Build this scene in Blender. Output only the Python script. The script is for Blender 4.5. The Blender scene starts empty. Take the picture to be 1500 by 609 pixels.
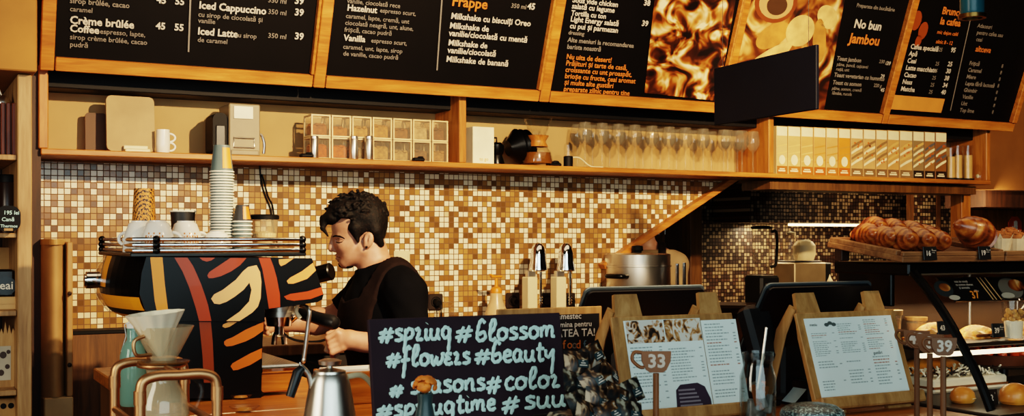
import bpy, math, random
import numpy as np
from mathutils import Vector, Matrix
random.seed(11)
PI = math.pi
# ------------------------------------------------------------------ camera model (1500 x 609)
F = 1700.0; EYE = 1.5; TH = math.radians(28)
FW = Vector((math.sin(TH), math.cos(TH), 0)); RT = Vector((math.cos(TH), -math.sin(TH), 0)); UP = Vector((0, 0, 1))
C0 = Vector((0, 0, EYE))
def ray(px, py): return FW + RT*((px-750)/F) + UP*((350-py)/F)
def at(px, py, Z): return C0 + ray(px, py)*Z
def onY(px, py, y):
    r = ray(px, py); return C0 + r*(y/r.y)
def onX(px, py, x):
    r = ray(px, py); return C0 + r*(x/r.x)
def Xat(px, y): return onY(px, 350, y).x
def Zh(px, py, y): return onY(px, py, y).z
def viewrot(px):          # rotation that makes a thing's local +Y run along the sight line at px
    r = ray(px, 350); return -math.atan2(r.x, r.y)
sc = bpy.context.scene; COL = sc.collection

# ------------------------------------------------------------------ mesh builder
def rotz(a): return Matrix.Rotation(a, 3, 'Z')
def rotx(a): return Matrix.Rotation(a, 3, 'X')
def roty(a): return Matrix.Rotation(a, 3, 'Y')
def frame4(o, x, y, z):
    m = Matrix.Identity(4)
    for i in range(3):
        m[i][0] = x[i]; m[i][1] = y[i]; m[i][2] = z[i]; m[i][3] = o[i]
    return m
_txt = {}
def text_geo(s, bold=0.0):
    k = (s, bold)
    if k not in _txt:
        cu = bpy.data.curves.new('t', 'FONT'); cu.body = s; cu.size = 1; cu.offset = bold; cu.resolution_u = 2
        ob = bpy.data.objects.new('t', cu); COL.objects.link(ob)
        me = bpy.data.meshes.new_from_object(ob)
        vs = [(v.co.x, v.co.y) for v in me.vertices]; fs = [tuple(p.vertices) for p in me.polygons]
        bpy.data.objects.remove(ob); bpy.data.curves.remove(cu); bpy.data.meshes.remove(me)
        _txt[k] = (vs, fs, max([v[0] for v in vs] or [0]))
    return _txt[k]

class MB:
    def __init__(s): s.v = []; s.f = []; s.m = []; s.sm = []; s.mi = 0; s.T = None
    def slot(s, i): s.mi = i; return s
    def xf(s, M): s.T = M; return s
    def add(s, vs, fs, smooth=False):
        b = len(s.v)
        for v in vs:
            v = Vector(v)
            if s.T is not None: v = s.T @ v
            s.v.append(v)
        for f in fs:
            s.f.append(tuple(b+i for i in f)); s.m.append(s.mi); s.sm.append(smooth)
        return s
    def box(s, c, d, R=None, bev=0.0):
        hx, hy, hz = d[0]/2, d[1]/2, d[2]/2; c = Vector(c)
        b = min(bev, hx*.95, hy*.95, hz*.95)
        if b <= 0:
            vs = [Vector((x*hx, y*hy, z*hz)) for x in (-1, 1) for y in (-1, 1) for z in (-1, 1)]
            fs = [(0,1,3,2),(4,6,7,5),(0,4,5,1),(2,3,7,6),(0,2,6,4),(1,5,7,3)]
        else:
            vs = []; ix = {}
            for x in (-1, 1):
                for y in (-1, 1):
                    for z in (-1, 1):
                        for a in range(3):
                            p = [x*hx, y*hy, z*hz]
                            for q in range(3):
                                if q != a: p[q] -= (x, y, z)[q]*b
                            ix[(x, y, z, a)] = len(vs); vs.append(Vector(p))
            fs = []
            S = (-1, 1)
            for x in S: fs.append([ix[(x, y, z, 0)] for y, z in ((-1,-1),(1,-1),(1,1),(-1,1))][::x])
            for y in S: fs.append([ix[(x, y, z, 1)] for x, z in ((-1,-1),(-1,1),(1,1),(1,-1))][::y])
            for z in S: fs.append([ix[(x, y, z, 2)] for x, y in ((-1,-1),(1,-1),(1,1),(-1,1))][::z])
            for y in S:
                for z in S: fs.append((ix[(-1,y,z,1)], ix[(1,y,z,1)], ix[(1,y,z,2)], ix[(-1,y,z,2)])[::y*z])
            for x in S:
                for z in S: fs.append((ix[(x,-1,z,0)], ix[(x,1,z,0)], ix[(x,1,z,2)], ix[(x,-1,z,2)])[::-x*z])
            for x in S:
                for y in S: fs.append((ix[(x,y,-1,0)], ix[(x,y,1,0)], ix[(x,y,1,1)], ix[(x,y,-1,1)])[::x*y])
            for x in S:
                for y in S:
                    for z in S: fs.append((ix[(x,y,z,0)], ix[(x,y,z,1)], ix[(x,y,z,2)])[::x*y*z])
        if R is not None: vs = [R @ v for v in vs]
        return s.add([c+v for v in vs], fs)
    def tube(s, pts, r, n=10, closed=False, flat=1.0, nrm=None, caps=True):
        P = [Vector(p) for p in pts]; N = len(P)
        rs = r if isinstance(r, (list, tuple)) else [r]*N
        vs = []; fs = []
        prev = None
        for i in range(N):
            if closed: t = P[(i+1) % N]-P[i-1]
            else: t = P[min(i+1, N-1)]-P[max(i-1, 0)]
            if t.length < 1e-9: t = Vector((0, 0, 1))
            t.normalize()
            if nrm is not None: u = Vector(nrm)-t*Vector(nrm).dot(t)
            elif prev is None:
                a = Vector((0, 0, 1)) if abs(t.z) < .9 else Vector((1, 0, 0)); u = a-t*a.dot(t)
            else: u = prev-t*prev.dot(t)
            if u.length < 1e-9: u = Vector((1, 0, 0))
            u.normalize(); prev = u; w = t.cross(u)
            for k in range(n):
                a = 2*PI*k/n
                vs.append(P[i]+u*math.cos(a)*rs[i]*flat+w*math.sin(a)*rs[i])
        M = N if closed else N-1
        for i in range(M):
            j = (i+1) % N
            for k in range(n):
                k2 = (k+1) % n
                fs.append((i*n+k, i*n+k2, j*n+k2, j*n+k))
        if not closed and caps:
            fs.append(tuple(range(n-1, -1, -1))); fs.append(tuple((N-1)*n+k for k in range(n)))
        return s.add(vs, fs, True)
    def lathe(s, prof, n=28, o=(0, 0, 0), R=None, sx=1.0, sy=1.0, rfun=None):
        o = Vector(o); vs = []; fs = []; rows = []
        for (r, z) in prof:
            if abs(r) < 1e-7: rows.append([len(vs)]); vs.append(Vector((0, 0, z)))
            else:
                row = []
                for k in range(n):
                    a = 2*PI*k/n; q = r*(rfun(a, z) if rfun else 1)
                    row.append(len(vs)); vs.append(Vector((q*math.cos(a)*sx, q*math.sin(a)*sy, z)))
                rows.append(row)
        for A, B in zip(rows, rows[1:]):
            for k in range(n):
                k2 = (k+1) % n
                if len(A) == 1 and len(B) == 1: continue
                if len(A) == 1: fs.append((A[0], B[k2], B[k]))
                elif len(B) == 1: fs.append((A[k], A[k2], B[0]))
                else: fs.append((A[k], A[k2], B[k2], B[k]))
        if R is not None: vs = [R @ v for v in vs]
        return s.add([o+v for v in vs], fs, True)
    def ell(s, c, r, n=16, m=10, R=None):
        if not isinstance(r, (list, tuple)): r = (r, r, r)
        prof = [(math.sin(PI*i/m), -math.cos(PI*i/m)) for i in range(m+1)]
        prof[0] = (0, -1); prof[-1] = (0, 1)
        S = Matrix(((r[0],0,0),(0,r[1],0),(0,0,r[2])))
        if R is not None: S = R @ S
        return s.lathe(prof, n, c, S)
    def cyl(s, a, b, r, n=20, r2=None):
        a = Vector(a); b = Vector(b); r2 = r if r2 is None else r2
        t = (b-a).normalized(); q = t.to_track_quat('Z', 'Y').to_matrix(); L = (b-a).length
        return s.lathe([(0,0),(r,0),(r2,L),(0,L)], n, a, q)
    def prism(s, poly, z0, z1, M=None, smooth=False):        # polygon in XY, extruded along Z (then mapped by M)
        n = len(poly)
        vs = [Vector((p[0], p[1], z0)) for p in poly]+[Vector((p[0], p[1], z1)) for p in poly]
        fs = [tuple(range(n-1, -1, -1)), tuple(range(n, 2*n))]
        fs += [(i, (i+1) % n, n+(i+1) % n, n+i) for i in range(n)]
        if M is not None: vs = [M @ v for v in vs]
        s.add(vs, fs)
        if smooth: s.sm[-n:] = [True]*n
        return s
    def flat(s, pts, smooth=False): return s.add(pts, [tuple(range(len(pts)))], smooth)
    def grid(s, fn, nu, nv, smooth=True, closeu=False):
        vs = [fn(i/(nu if closeu else nu-1), j/(nv-1)) for i in range(nu) for j in range(nv)]
        fs = []
        for i in range(nu if closeu else nu-1):
            for j in range(nv-1):
                i2 = (i+1) % nu
                fs.append((i*nv+j, i2*nv+j, i2*nv+j+1, i*nv+j+1))
        return s.add(vs, fs, smooth)
    def text(s, body, size, M, align='L', bold=0.012, z=0.0):
        vs, fs, w = text_geo(body, bold)
        off = {'L': 0, 'C': -w/2, 'R': -w}[align]
        return s.add([M @ Vector(((x+off)*size, y*size, z)) for x, y in vs], fs)
    def build(s, name, mats, parent=None, loc=None, ang=35, fix=True):
        me = bpy.data.meshes.new(name); me.from_pydata([tuple(v) for v in s.v], [], s.f)
        if not isinstance(mats, (list, tuple)): mats = [mats]
        for m in mats: me.materials.append(m)
        me.polygons.foreach_set('material_index', [min(i, len(mats)-1) for i in s.m])
        me.polygons.foreach_set('use_smooth', s.sm)
        if fix:
            import bmesh
            bm = bmesh.new(); bm.from_mesh(me); bmesh.ops.recalc_face_normals(bm, faces=bm.faces[:]); bm.to_mesh(me); bm.free()
        if any(s.sm): me.set_sharp_from_angle(angle=math.radians(ang))
        me.update()
        o = bpy.data.objects.new(name, me); COL.objects.link(o)
        if parent is not None: o.parent = parent
        if loc is not None: o.location = loc
        return o

def build_blocks(mb, name, mats, parent, gap=.03):
    # one mesh per printed block: islands whose boxes lie within gap of each other stay together
    n = len(mb.v); par = list(range(n))
    def find(a):
        while par[a] != a: par[a] = par[par[a]]; a = par[a]
        return a
    for f in mb.f:
        r = find(f[0])
        for i in f[1:]: par[find(i)] = r
    roots = {}
    for i in range(n): roots.setdefault(find(i), []).append(i)
    keys = list(roots); V = np.array([tuple(v) for v in mb.v])
    lo = np.array([V[roots[k]].min(0) for k in keys]); hi = np.array([V[roots[k]].max(0) for k in keys]); lab = np.arange(len(keys))
    for i in range(len(keys)):
        d = np.maximum(np.maximum(lo-hi[i], lo[i]-hi), 0); near = np.where(np.linalg.norm(d, axis=1) < gap)[0]
        ls = set(lab[near]); m = min(ls)
        for q in ls: lab[lab == q] = m
    island = {k: lab[j] for j, k in enumerate(keys)}
    groups = {}
    for f, mi, sm_ in zip(mb.f, mb.m, mb.sm): groups.setdefault(island[find(f[0])], []).append((f, mi, sm_))
    for g in groups.values():
        b = MB(); ix = {}
        for f, mi, sm_ in g:
            for i in f:
                if i not in ix: ix[i] = len(b.v); b.v.append(mb.v[i])
            b.f.append(tuple(ix[i] for i in f)); b.m.append(mi); b.sm.append(sm_)
        b.build(name, mats, parent, fix=False)
def tag(o, label, cat, group=None, kind=None):
    o['label'] = label; o['category'] = cat
    if group: o['group'] = group
    if kind: o['kind'] = kind
    return o
def thing(name, label, cat, loc=(0, 0, 0), rz=0.0, group=None):
    o = bpy.data.objects.new(name, None); COL.objects.link(o); o.empty_display_size = .05
    o.location = loc; o.rotation_euler = (0, 0, rz)
    return tag(o, label, cat, group)
def struct(name, mb, mats, **k):
    o = mb.build(name, mats, **k); o['kind'] = 'structure'; return o
def dup(root, loc, rz=None, label=None, group=None, mats=None):
    r = root.copy(); COL.objects.link(r); r.location = loc
    if rz is not None: r.rotation_euler = (0, 0, rz)
    if label: r['label'] = label
    if group: r['group'] = group
    for ch in list(root.children):
        c = ch.copy(); COL.objects.link(c); c.parent = r
        for g in list(ch.children):
            d = g.copy(); COL.objects.link(d); d.parent = c
    return r
def catmull(pts, n=6, closed=False):
    P = [Vector(p) for p in pts]; out = []; N = len(P)
    rng = range(N) if closed else range(N-1)
    for i in rng:
        p0 = P[(i-1) % N] if closed or i > 0 else P[0]*2-P[1]
        p1 = P[i]; p2 = P[(i+1) % N]
        p3 = P[(i+2) % N] if closed or i+2 < N else P[-1]*2-P[-2]
        for k in range(n):
            t = k/n
            out.append(.5*((2*p1)+(p2-p0)*t+(2*p0-5*p1+4*p2-p3)*t*t+(3*p1-p0-3*p2+p3)*t**3))
    if not closed: out.append(P[-1])
    return out

# ------------------------------------------------------------------ materials
def srgb(h):
    h = h.lstrip('#'); c = [int(h[i:i+2], 16)/255 for i in (0, 2, 4)]
    return tuple((x/12.92 if x <= .04045 else ((x+.055)/1.055)**2.4) for x in c)+(1,)
class NT:
    def __init__(s, name):
        s.mat = bpy.data.materials.new(name); s.mat.use_nodes = True; s.t = s.mat.node_tree
        s.b = s.t.nodes['Principled BSDF']; s.out = s.t.nodes['Material Output']
    def n(s, typ, **k):
        o = s.t.nodes.new(typ)
        for a, v in k.items(): setattr(o, a, v)
        return o
    def l(s, a, b): s.t.links.new(a, b)
    def math(s, op, a, b=None):
        o = s.n('ShaderNodeMath', operation=op)
        for i, v in enumerate((a, b)):
            if v is None: continue
            if isinstance(v, (int, float)): o.inputs[i].default_value = v
            else: s.l(v, o.inputs[i])
        return o.outputs[0]
    def ramp(s, fac, stops, interp='LINEAR'):
        o = s.n('ShaderNodeValToRGB'); e = o.color_ramp; e.interpolation = interp
        while len(e.elements) < len(stops): e.elements.new(.5)
        for el, (p, c) in zip(e.elements, stops): el.position = p; el.color = srgb(c) if isinstance(c, str) else c
        s.l(fac, o.inputs[0]); return o.outputs[0]
    def coords(s, scale=(1, 1, 1), kind='Object', rot=(0, 0, 0)):
        tc = s.n('ShaderNodeTexCoord'); mp = s.n('ShaderNodeMapping')
        mp.inputs['Scale'].default_value = scale; mp.inputs['Rotation'].default_value = rot
        s.l(tc.outputs[kind], mp.inputs[0]); return mp.outputs[0]
    def noise(s, vec, scale=5, detail=3, rough=.5, dist=0):
        o = s.n('ShaderNodeTexNoise'); o.inputs['Scale'].default_value = scale; o.inputs['Detail'].default_value = detail
        o.inputs['Roughness'].default_value = rough; o.inputs['Distortion'].default_value = dist
        s.l(vec, o.inputs['Vector']); return o.outputs[0]
    def bump(s, h, strength=.2, dist=.002):
        o = s.n('ShaderNodeBump'); o.inputs['Strength'].default_value = strength; o.inputs['Distance'].default_value = dist
        s.l(h, o.inputs['Height']); s.l(o.outputs[0], s.b.inputs['Normal'])
    def set(s, **k):
        for a, v in k.items(): s.b.inputs[a.replace('_', ' ')].default_value = v
        return s
_mc = {}
def plain(name, col, rough=.5, metal=0.0, var=.12, coat=0.0, emit=0.0, scale=9, bump=0.0, spec=.5):
    if name in _mc: return _mc[name]
    t = NT(name); c = srgb(col)
    fac = t.noise(t.coords(), scale, 3)
    lo = tuple(x*(1-var) for x in c[:3])+(1,); hi = tuple(min(1, x*(1+var)) for x in c[:3])+(1,)
    t.l(t.ramp(fac, [(.3, lo), (.7, hi)]), t.b.inputs['Base Color'])
    t.set(Roughness=rough, Metallic=metal, Coat_Weight=coat, Specular_IOR_Level=spec)
    if emit:
        t.b.inputs['Emission Color'].default_value = c; t.b.inputs['Emission Strength'].default_value = emit
    if bump: t.bump(t.noise(t.coords(), 160, 2), bump, .001)
    _mc[name] = t.mat; return t.mat
def wood(name, c1, c2, c3, axis='X', rough=.45, scale=1.0):
    t = NT(name)
    st = {'X': (1.2, 14, 14), 'Y': (14, 1.2, 14), 'Z': (14, 14, 1.2)}[axis]
    v = t.coords(tuple(q*scale for q in st))
    a = t.noise(v, 2.2, 5, .6, .8); b = t.noise(v, 9, 3, .6)
    f = t.math('ADD', t.math('MULTIPLY', a, .75), t.math('MULTIPLY', b, .25))
    t.l(t.ramp(f, [(.32, c1), (.5, c2), (.68, c3)]), t.b.inputs['Base Color'])
    t.set(Roughness=rough); t.bump(b, .12, .001); return t.mat
def glass(name, tint=(1, 1, 1), refl=.5, base=.04, rough=.02, op=0.0, opc='#ffffff'):
    t = NT(name); t.t.nodes.remove(t.b)
    tr = t.n('ShaderNodeBsdfTransparent'); tr.inputs[0].default_value = (*tint, 1)
    gl = t.n('ShaderNodeBsdfGlossy'); gl.inputs['Roughness'].default_value = rough
    lw = t.n('ShaderNodeLayerWeight'); lw.inputs[0].default_value = .35
    f = t.math('ADD', t.math('MULTIPLY', t.math('POWER', lw.outputs['Facing'], 2.6), refl), base)
    mx = t.n('ShaderNodeMixShader'); t.l(f, mx.inputs[0]); t.l(tr.outputs[0], mx.inputs[1]); t.l(gl.outputs[0], mx.inputs[2])
    res = mx.outputs[0]
    if op:
        df = t.n('ShaderNodeBsdfDiffuse'); df.inputs[0].default_value = srgb(opc)
        m2 = t.n('ShaderNodeMixShader'); m2.inputs[0].default_value = op; t.l(res, m2.inputs[1]); t.l(df.outputs[0], m2.inputs[2]); res = m2.outputs[0]
    t.l(res, t.out.inputs[0]); return t.mat
def mosaic(name, pitch, stops, grout, rough=.22, g=.07):
    t = NT(name); tc = t.n('ShaderNodeTexCoord'); sp = t.n('ShaderNodeSeparateXYZ'); t.l(tc.outputs['Object'], sp.inputs[0])
    u = t.math('DIVIDE', sp.outputs['X'], pitch); w = t.math('DIVIDE', sp.outputs['Z'], pitch)
    cb = t.n('ShaderNodeCombineXYZ'); t.l(t.math('FLOOR', u), cb.inputs[0]); t.l(t.math('FLOOR', w), cb.inputs[1])
    wn = t.n('ShaderNodeTexWhiteNoise', noise_dimensions='2D'); t.l(cb.outputs[0], wn.inputs['Vector'])
    colr = t.ramp(wn.outputs['Value'], stops, 'CONSTANT')
    def edge(x):
        fr = t.math('FRACT', x); d = t.math('ABSOLUTE', t.math('SUBTRACT', fr, .5)); return t.math('GREATER_THAN', d, .5-g)
    gm = t.math('MAXIMUM', edge(u), edge(w))
    mx = t.n('ShaderNodeMix', data_type='RGBA'); t.l(gm, mx.inputs['Factor']); t.l(colr, mx.inputs['A']); mx.inputs['B'].default_value = srgb(grout)
    t.l(mx.outputs['Result'], t.b.inputs['Base Color'])
    t.l(t.math('ADD', t.math('MULTIPLY', gm, .5), rough), t.b.inputs['Roughness'])
    t.bump(t.math('SUBTRACT', 1, gm), .35, .002); return t.mat
def photo_mat(name, stops, scale=14, seed=0.0):
    t = NT(name); v = t.coords((1, 1, 1)); mp = v.node; mp.inputs['Location'].default_value = (seed, seed*.7, seed*1.3)
    a = t.noise(v, scale, 2, .45, 1.6)
    vo = t.n('ShaderNodeTexVoronoi'); vo.inputs['Scale'].default_value = scale*1.1; t.l(v, vo.inputs['Vector'])
    f = t.math('ADD', t.math('MULTIPLY', a, .95), t.math('MULTIPLY', vo.outputs['Distance'], .18))
    t.l(t.ramp(f, stops), t.b.inputs['Base Color']); t.set(Roughness=.45); return t.mat

WOOD = wood('shelf_wood', '#7d4617', '#a8672a', '#c48340', 'X')
WOODV = wood('shelf_wood_upright', '#7d4617', '#a8672a', '#c48340', 'Z')
FRAME = wood('board_frame_wood', '#8a4d1c', '#b26d2c', '#cf8a42', 'X')
OAK = wood('pale_oak', '#7f5c38', '#a37c50', '#bc9566', 'Z', .55)
DARKW = wood('dark_wood', '#241209', '#38200f', '#4a2a14', 'Z', .6)
MIDW = wood('mid_brown_wood', '#432a15', '#62401f', '#785229', 'Z', .5)
COUNTER = wood('counter_wood', '#7a4313', '#a96322', '#c8813a', 'X', .3)
KRAFT = wood('easel_wood', '#8a6236', '#a87c48', '#bf9560', 'Z', .6)
BAKERY = wood('serving_board_wood', '#5a3a22', '#7d5634', '#977048', 'X', .6)
COPPER = plain('brushed_copper', '#c2936a', .42, 1.0)
STEEL = plain('brushed_steel', '#d2cbc0', .33, 1.0, .06)
CHROME = plain('chrome', '#e8e8e8', .07, 1.0, .02)
BLACK = plain('black_gloss', '#050404', .3, 0, .05, .0, spec=.3)
BLACKM = plain('black_matte', '#0a0808', .6, 0, .1, spec=.25)
PLASTIC = plain('black_plastic', '#101012', .4, 0, .1)
CHALK = plain('chalkboard_black', '#35282f', .8, 0, .15, spec=.2)
CHALKINK = plain('mint_chalk', '#bcdcd4', .9, 0, .1, 0, .06)
WHITE = plain('white_ceramic', '#e9e4da', .2, 0, .03, .4)
CREAM = plain('cream_plastic', '#d8c7a2', .45, 0, .05)
PAPER = plain('menu_paper', '#eaf6f0', .8, 0, .02)
INK = plain('grey_ink', '#9fafab', .9, 0, .1)
INKR = plain('rust_ink', '#b4806a', .9, 0, .1)
PRINTW = plain('white_print', '#bdb4a8', .85, 0, .05, 0, .03, spec=.2)  # faint glow put into the print colour to keep lettering readable
PRINTG = plain('grey_print', '#7d766f', .8, 0, .05)
PRINTO = plain('orange_print', '#c4702c', .8, 0, .05)
GLASS = glass('clear_glass', (.975, .975, .965), .5, .04)
GLASSW = glass('wine_glass_clear', (.97, .96, .93), .4, .03, .02, .035, '#f4e6cc')
GLASSD = glass('ribbed_glass', (.95, .94, .9), .6, .06, .05, .22, '#efe0c0')
GLASSF = glass('case_glass', (.98, .98, .97), .25, .015)
GLASSB = glass('smoky_glass', (.8, .82, .82), .7, .06)
CLEARP = glass('clear_plastic', (.95, .9, .84), .4, .05, .15, .12, '#e0cfae')
MOSA = mosaic('wall_mosaic', .0235, [(0, '#f2e2c0'), (.42, '#a07646'), (.58, '#8b6439'), (.74, '#b0864f'), (.90, '#70502d'), (.97, '#d6bd92')], '#6e4c2e')
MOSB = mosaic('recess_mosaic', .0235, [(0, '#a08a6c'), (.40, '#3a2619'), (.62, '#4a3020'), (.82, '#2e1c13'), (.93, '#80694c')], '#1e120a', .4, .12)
PLASTER = plain('ochre_plaster', '#8a5a2a', .85, 0, .08)
BACKP = plain('shelf_back_panel', '#b08c5c', .7, 0, .05)
# ================================================================== THE SETTING
WY = 4.66                       # main tiled wall plane
CT = EYE-.43                    # worktop height 1.07
def wpt(px, py, y=WY): p = onY(px, py, y); return (p.x, p.z)
dA = wpt(1082, 254); dB = wpt(881, 388)
SHZ = EYE+.320                  # shelf top surface
m = MB(); m.box((2.5, 1.5, -.05), (12, 12, .1)); struct('floor', m, plain('floor_tile', '#4a3a2c', .5))
m = MB(); m.box((2.5, 1.5, 3.25), (12, 12, .1)); struct('ceiling', m, plain('ceiling_paint', '#2a1c12', .9))
# tiled wall with the slanted opening (a solid slab, front at WY)
m = MB()
XL = .40
poly = [(XL, 0), (dB[0], 0), dB, dA, (dA[0], SHZ-.03), (XL, SHZ-.03)]
m.prism(poly, 0, -.10, frame4((0, WY, 0), (1, 0, 0), (0, 0, 1), (0, -1, 0)))
struct('wall_back', m, MOSA)
m = MB(); m.box(((XL+7.5)/2, WY+.06, (SHZ-.03+3.2)/2), (7.5-XL, .12, 3.2-SHZ+.03)); struct('wall_upper', m, PLASTER)
# wooden edge of the slanted opening
m = MB()
d = Vector((dA[0]-dB[0], 0, dA[1]-dB[1])); L = d.length; ang = math.atan2(d.z, d.x)
mid = Vector(((dA[0]+dB[0])/2, WY+.035, (dA[1]+dB[1])/2))
m.box(mid+Vector((math.sin(ang)*.0, 0, -.0)), (L+.03, .17, .028), roty(-ang), .003)
struct('trim_1', m, FRAME)
m = MB(); m.box((dB[0]+.012, WY+.035, dB[1]/2), (.03, .17, dB[1]), None, .003); struct('trim_2', m, MIDW)
# recess behind the opening
RY = 6.0
xr0 = Xat(1009, RY); xr1 = Xat(1336, RY-.05)
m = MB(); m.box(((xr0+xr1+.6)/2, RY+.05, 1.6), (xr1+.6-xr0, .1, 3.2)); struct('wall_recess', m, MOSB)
m = MB(); m.box((xr0-1.0, RY-.0, 1.6), (2.0, .14, 3.2)); 
struct('wall_passage', m, DARKW)
# a dark door in the passage with frame and a pale glass pane
m = MB(); m.box((xr0-.06, RY-.11, 1.6), (.09, .1, 3.2), None, .004); m.box((xr0-.28, RY-.09, 1.6), (.03, .04, 3.2)); struct('trim_3', m, MIDW)
m = MB(); p = at(968, 338, 1); 
q0 = onY(956, 343, RY-.09); q1 = onY(974, 327, RY-.09)
m.box(((q0.x+q1.x)/2, RY-.085, (q0.z+q1.z)/2+.06), (q1.x-q0.x, .02, q1.z-q0.z+.12)); struct('window_1', m, plain('frosted_pane', '#a9aaa2', .5, 0, .03, 0, .25))
m = MB(); m.box(((xr0-2+xr1+.6)/2, (WY+.13+RY)/2, EYE+.36), (xr1+2.6-xr0, RY-WY-.13, .05)); struct('ceiling_recess', m, DARKW)
# cabinet clad in the same tiles, with a light strip under it
c0 = Xat(1098, 5.62); c1 = Xat(1337, 5.62); cz0 = Zh(1150, 326, 5.62)
m = MB(); m.box(((c0+c1)/2, 5.80, (cz0+EYE+.335)/2), (c1-c0, .36, EYE+.335-cz0))
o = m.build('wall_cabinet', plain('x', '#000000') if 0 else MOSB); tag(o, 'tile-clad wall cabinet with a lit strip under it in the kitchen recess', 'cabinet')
m = MB(); m.box(((Xat(1150, 5.7)+Xat(1275, 5.7))/2, 5.66, cz0-.012), (Xat(1275, 5.7)-Xat(1150, 5.7), .03, .014), None, .003)
o = m.build('strip_light', plain('strip_glow', '#ffe2a8', .5, 0, 0, 0, 7)); tag(o, 'glowing strip light under the tile-clad cabinet', 'light')
# pier and post at the right end of the recess
p0 = Xat(1338, 5.3); p1 = Xat(1371, 5.3); p2 = Xat(1377, 5.3); p3 = Xat(1404, 5.3)
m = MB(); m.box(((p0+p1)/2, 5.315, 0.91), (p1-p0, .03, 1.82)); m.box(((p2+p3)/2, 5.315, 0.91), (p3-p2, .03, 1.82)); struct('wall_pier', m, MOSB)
m = MB(); m.box(((p1+p2)/2, 5.315, .91), (p2-p1-.001, .04, 1.82)); m.box((p0-.013, 5.315, .91), (.024, .04, 1.82)); struct('trim_4', m, MIDW)
q0 = Xat(1404.5, 4.6); q1 = Xat(1418, 4.6)
m = MB(); m.box(((q0+q1)/2, 4.62, (SHZ-.05)/2), (q1-q0, .08, SHZ-.05), None, .003); struct('trim_5', m, WOODV)
m = MB(); m.box((Xat(1423, 5.2)+.8, 5.26, (EYE+.19)/2), (1.6, .1, EYE+.19)); struct('wall_right', m, wood('panel_wood', '#5c3210', '#824a1a', '#9c5f28', 'Z'))
m = MB(); m.box((7.0, 4.9, EYE+.36), (2.6, .3, .34)); struct('trim_6', m, DARKW)
m = MB(); m.box((8.4, 3.0, 1.6), (.1, 9, 3.2)); struct('wall_side', m, DARKW)
# orange octagon sticker with a white hand on that wood wall
cx = onY(1486, 331, 5.2)
t = thing('hand_sign', 'small orange octagonal sign with a white hand on the wood wall', 'sign', (cx.x, 5.2, cx.z))
m = MB(); m.prism([(.068*math.cos(PI/8+i*PI/4), .068*math.sin(PI/8+i*PI/4)) for i in range(8)], 0, .006, frame4((0, 0, 0), (1, 0, 0), (0, 0, 1), (0, -1, 0)))
m.build('plate', plain('sign_orange', '#c8471c', .5), t)
m = MB(); Y = -.010
m.box((0, Y, -.022), (.036, .006, .034), None, .006)
for i in range(4): m.box((-.0135+.009*i, Y, .012+.004*(i in (1, 2))), (.0075, .006, .042), None, .003)
m.box((-.024, Y, -.012), (.008, .006, .03), roty(-.5), .003)
m.build('hand_symbol', PRINTW, t)

# ================================================================== LONG WALL SHELF
SY0 = 4.385                     # shelf front
sx0 = Xat(60, SY0); sx1 = Xat(1452, SY0)
t = thing('wall_shelf', 'long wooden wall shelf with upright dividers above the tiles', 'shelf', ((sx0+sx1)/2, WY, SHZ))
ox = (sx0+sx1)/2
m = MB(); m.box((0, (SY0-WY)/2, -.011), (sx1-sx0, WY-SY0-.004, .022), None, .003); m.build('bottom_board', WOOD, t)
m = MB(); m.box((0, -.012, .15), (sx1-sx0-.02, .018, .30)); m.build('back_panel', BACKP, t)
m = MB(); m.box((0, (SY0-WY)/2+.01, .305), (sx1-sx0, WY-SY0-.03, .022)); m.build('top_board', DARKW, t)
m = MB(); m.box((0, -.10, .265), (sx1-sx0-.04, .16, .075), None, .003); m.build('shade_strip', BLACKM, t)  # black strip stands in for the menu boards' shadow on the back panel
for px, hh in ((64, .295), (679, .295), (1131, .295), (1449, .295)):
    x = Xat(px, SY0)-ox
    m = MB(); m.box((x, (SY0-WY)/2, hh/2), (.032, WY-SY0-.01, hh), None, .003); m.build('divider', WOODV, t)
# wood soffit under the right half, where no tiled wall carries it
m = MB(); m.box(((dA[0]+sx1-.05)/2+.01, (SY0+WY)/2+.03, SHZ-.052), (sx1-.05-dA[0]-.02, WY-SY0-.06, .044)); struct('trim_7', m, MIDW)

# ================================================================== MENU BOARDS
BY = 4.35; BZ = EYE+.592; TL = math.radians(20)
bu = Vector((0, -math.sin(TL), math.cos(TL))); bn = Vector((0, -math.cos(TL), -math.sin(TL)))
seam = [57, 457, 788, 1052, 1289, 1482]
bx = [onY(p, 350-.592*1700/ (BY/ray(p, 350).y), BY).x for p in seam]
BH = .80
blabel = ['black menu board with iced coffee list, leftmost of the framed boards',
          'framed black menu board listing milkshakes, second from the left',
          'framed menu board with orange text and a cream topped dessert photo',
          'framed menu board with a food photo at left, partly behind the hanging panel',
          'rightmost framed black menu board with two columns of prices']
def board_matrix(i): return frame4((0, 0, 0), (1, 0, 0), bu, bn)
PH1 = photo_mat('dessert_photo', [(.46, '#140804'), (.55, '#3e1a08'), (.61, '#8a4614'), (.67, '#c48c48'), (.75, '#efdcb2')], 9, 2.2)
PH2 = photo_mat('platter_photo', [(.40, '#200e06'), (.50, '#5e2a0c'), (.58, '#9a5e26'), (.66, '#c89a5c'), (.76, '#dcc090')], 6, 5.1)
def lines(m, rows, M):
    for (x, y, s, body, mi, al, bo) in rows: m.slot(mi).text(body, s, M, al, bo, .0045)
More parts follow.
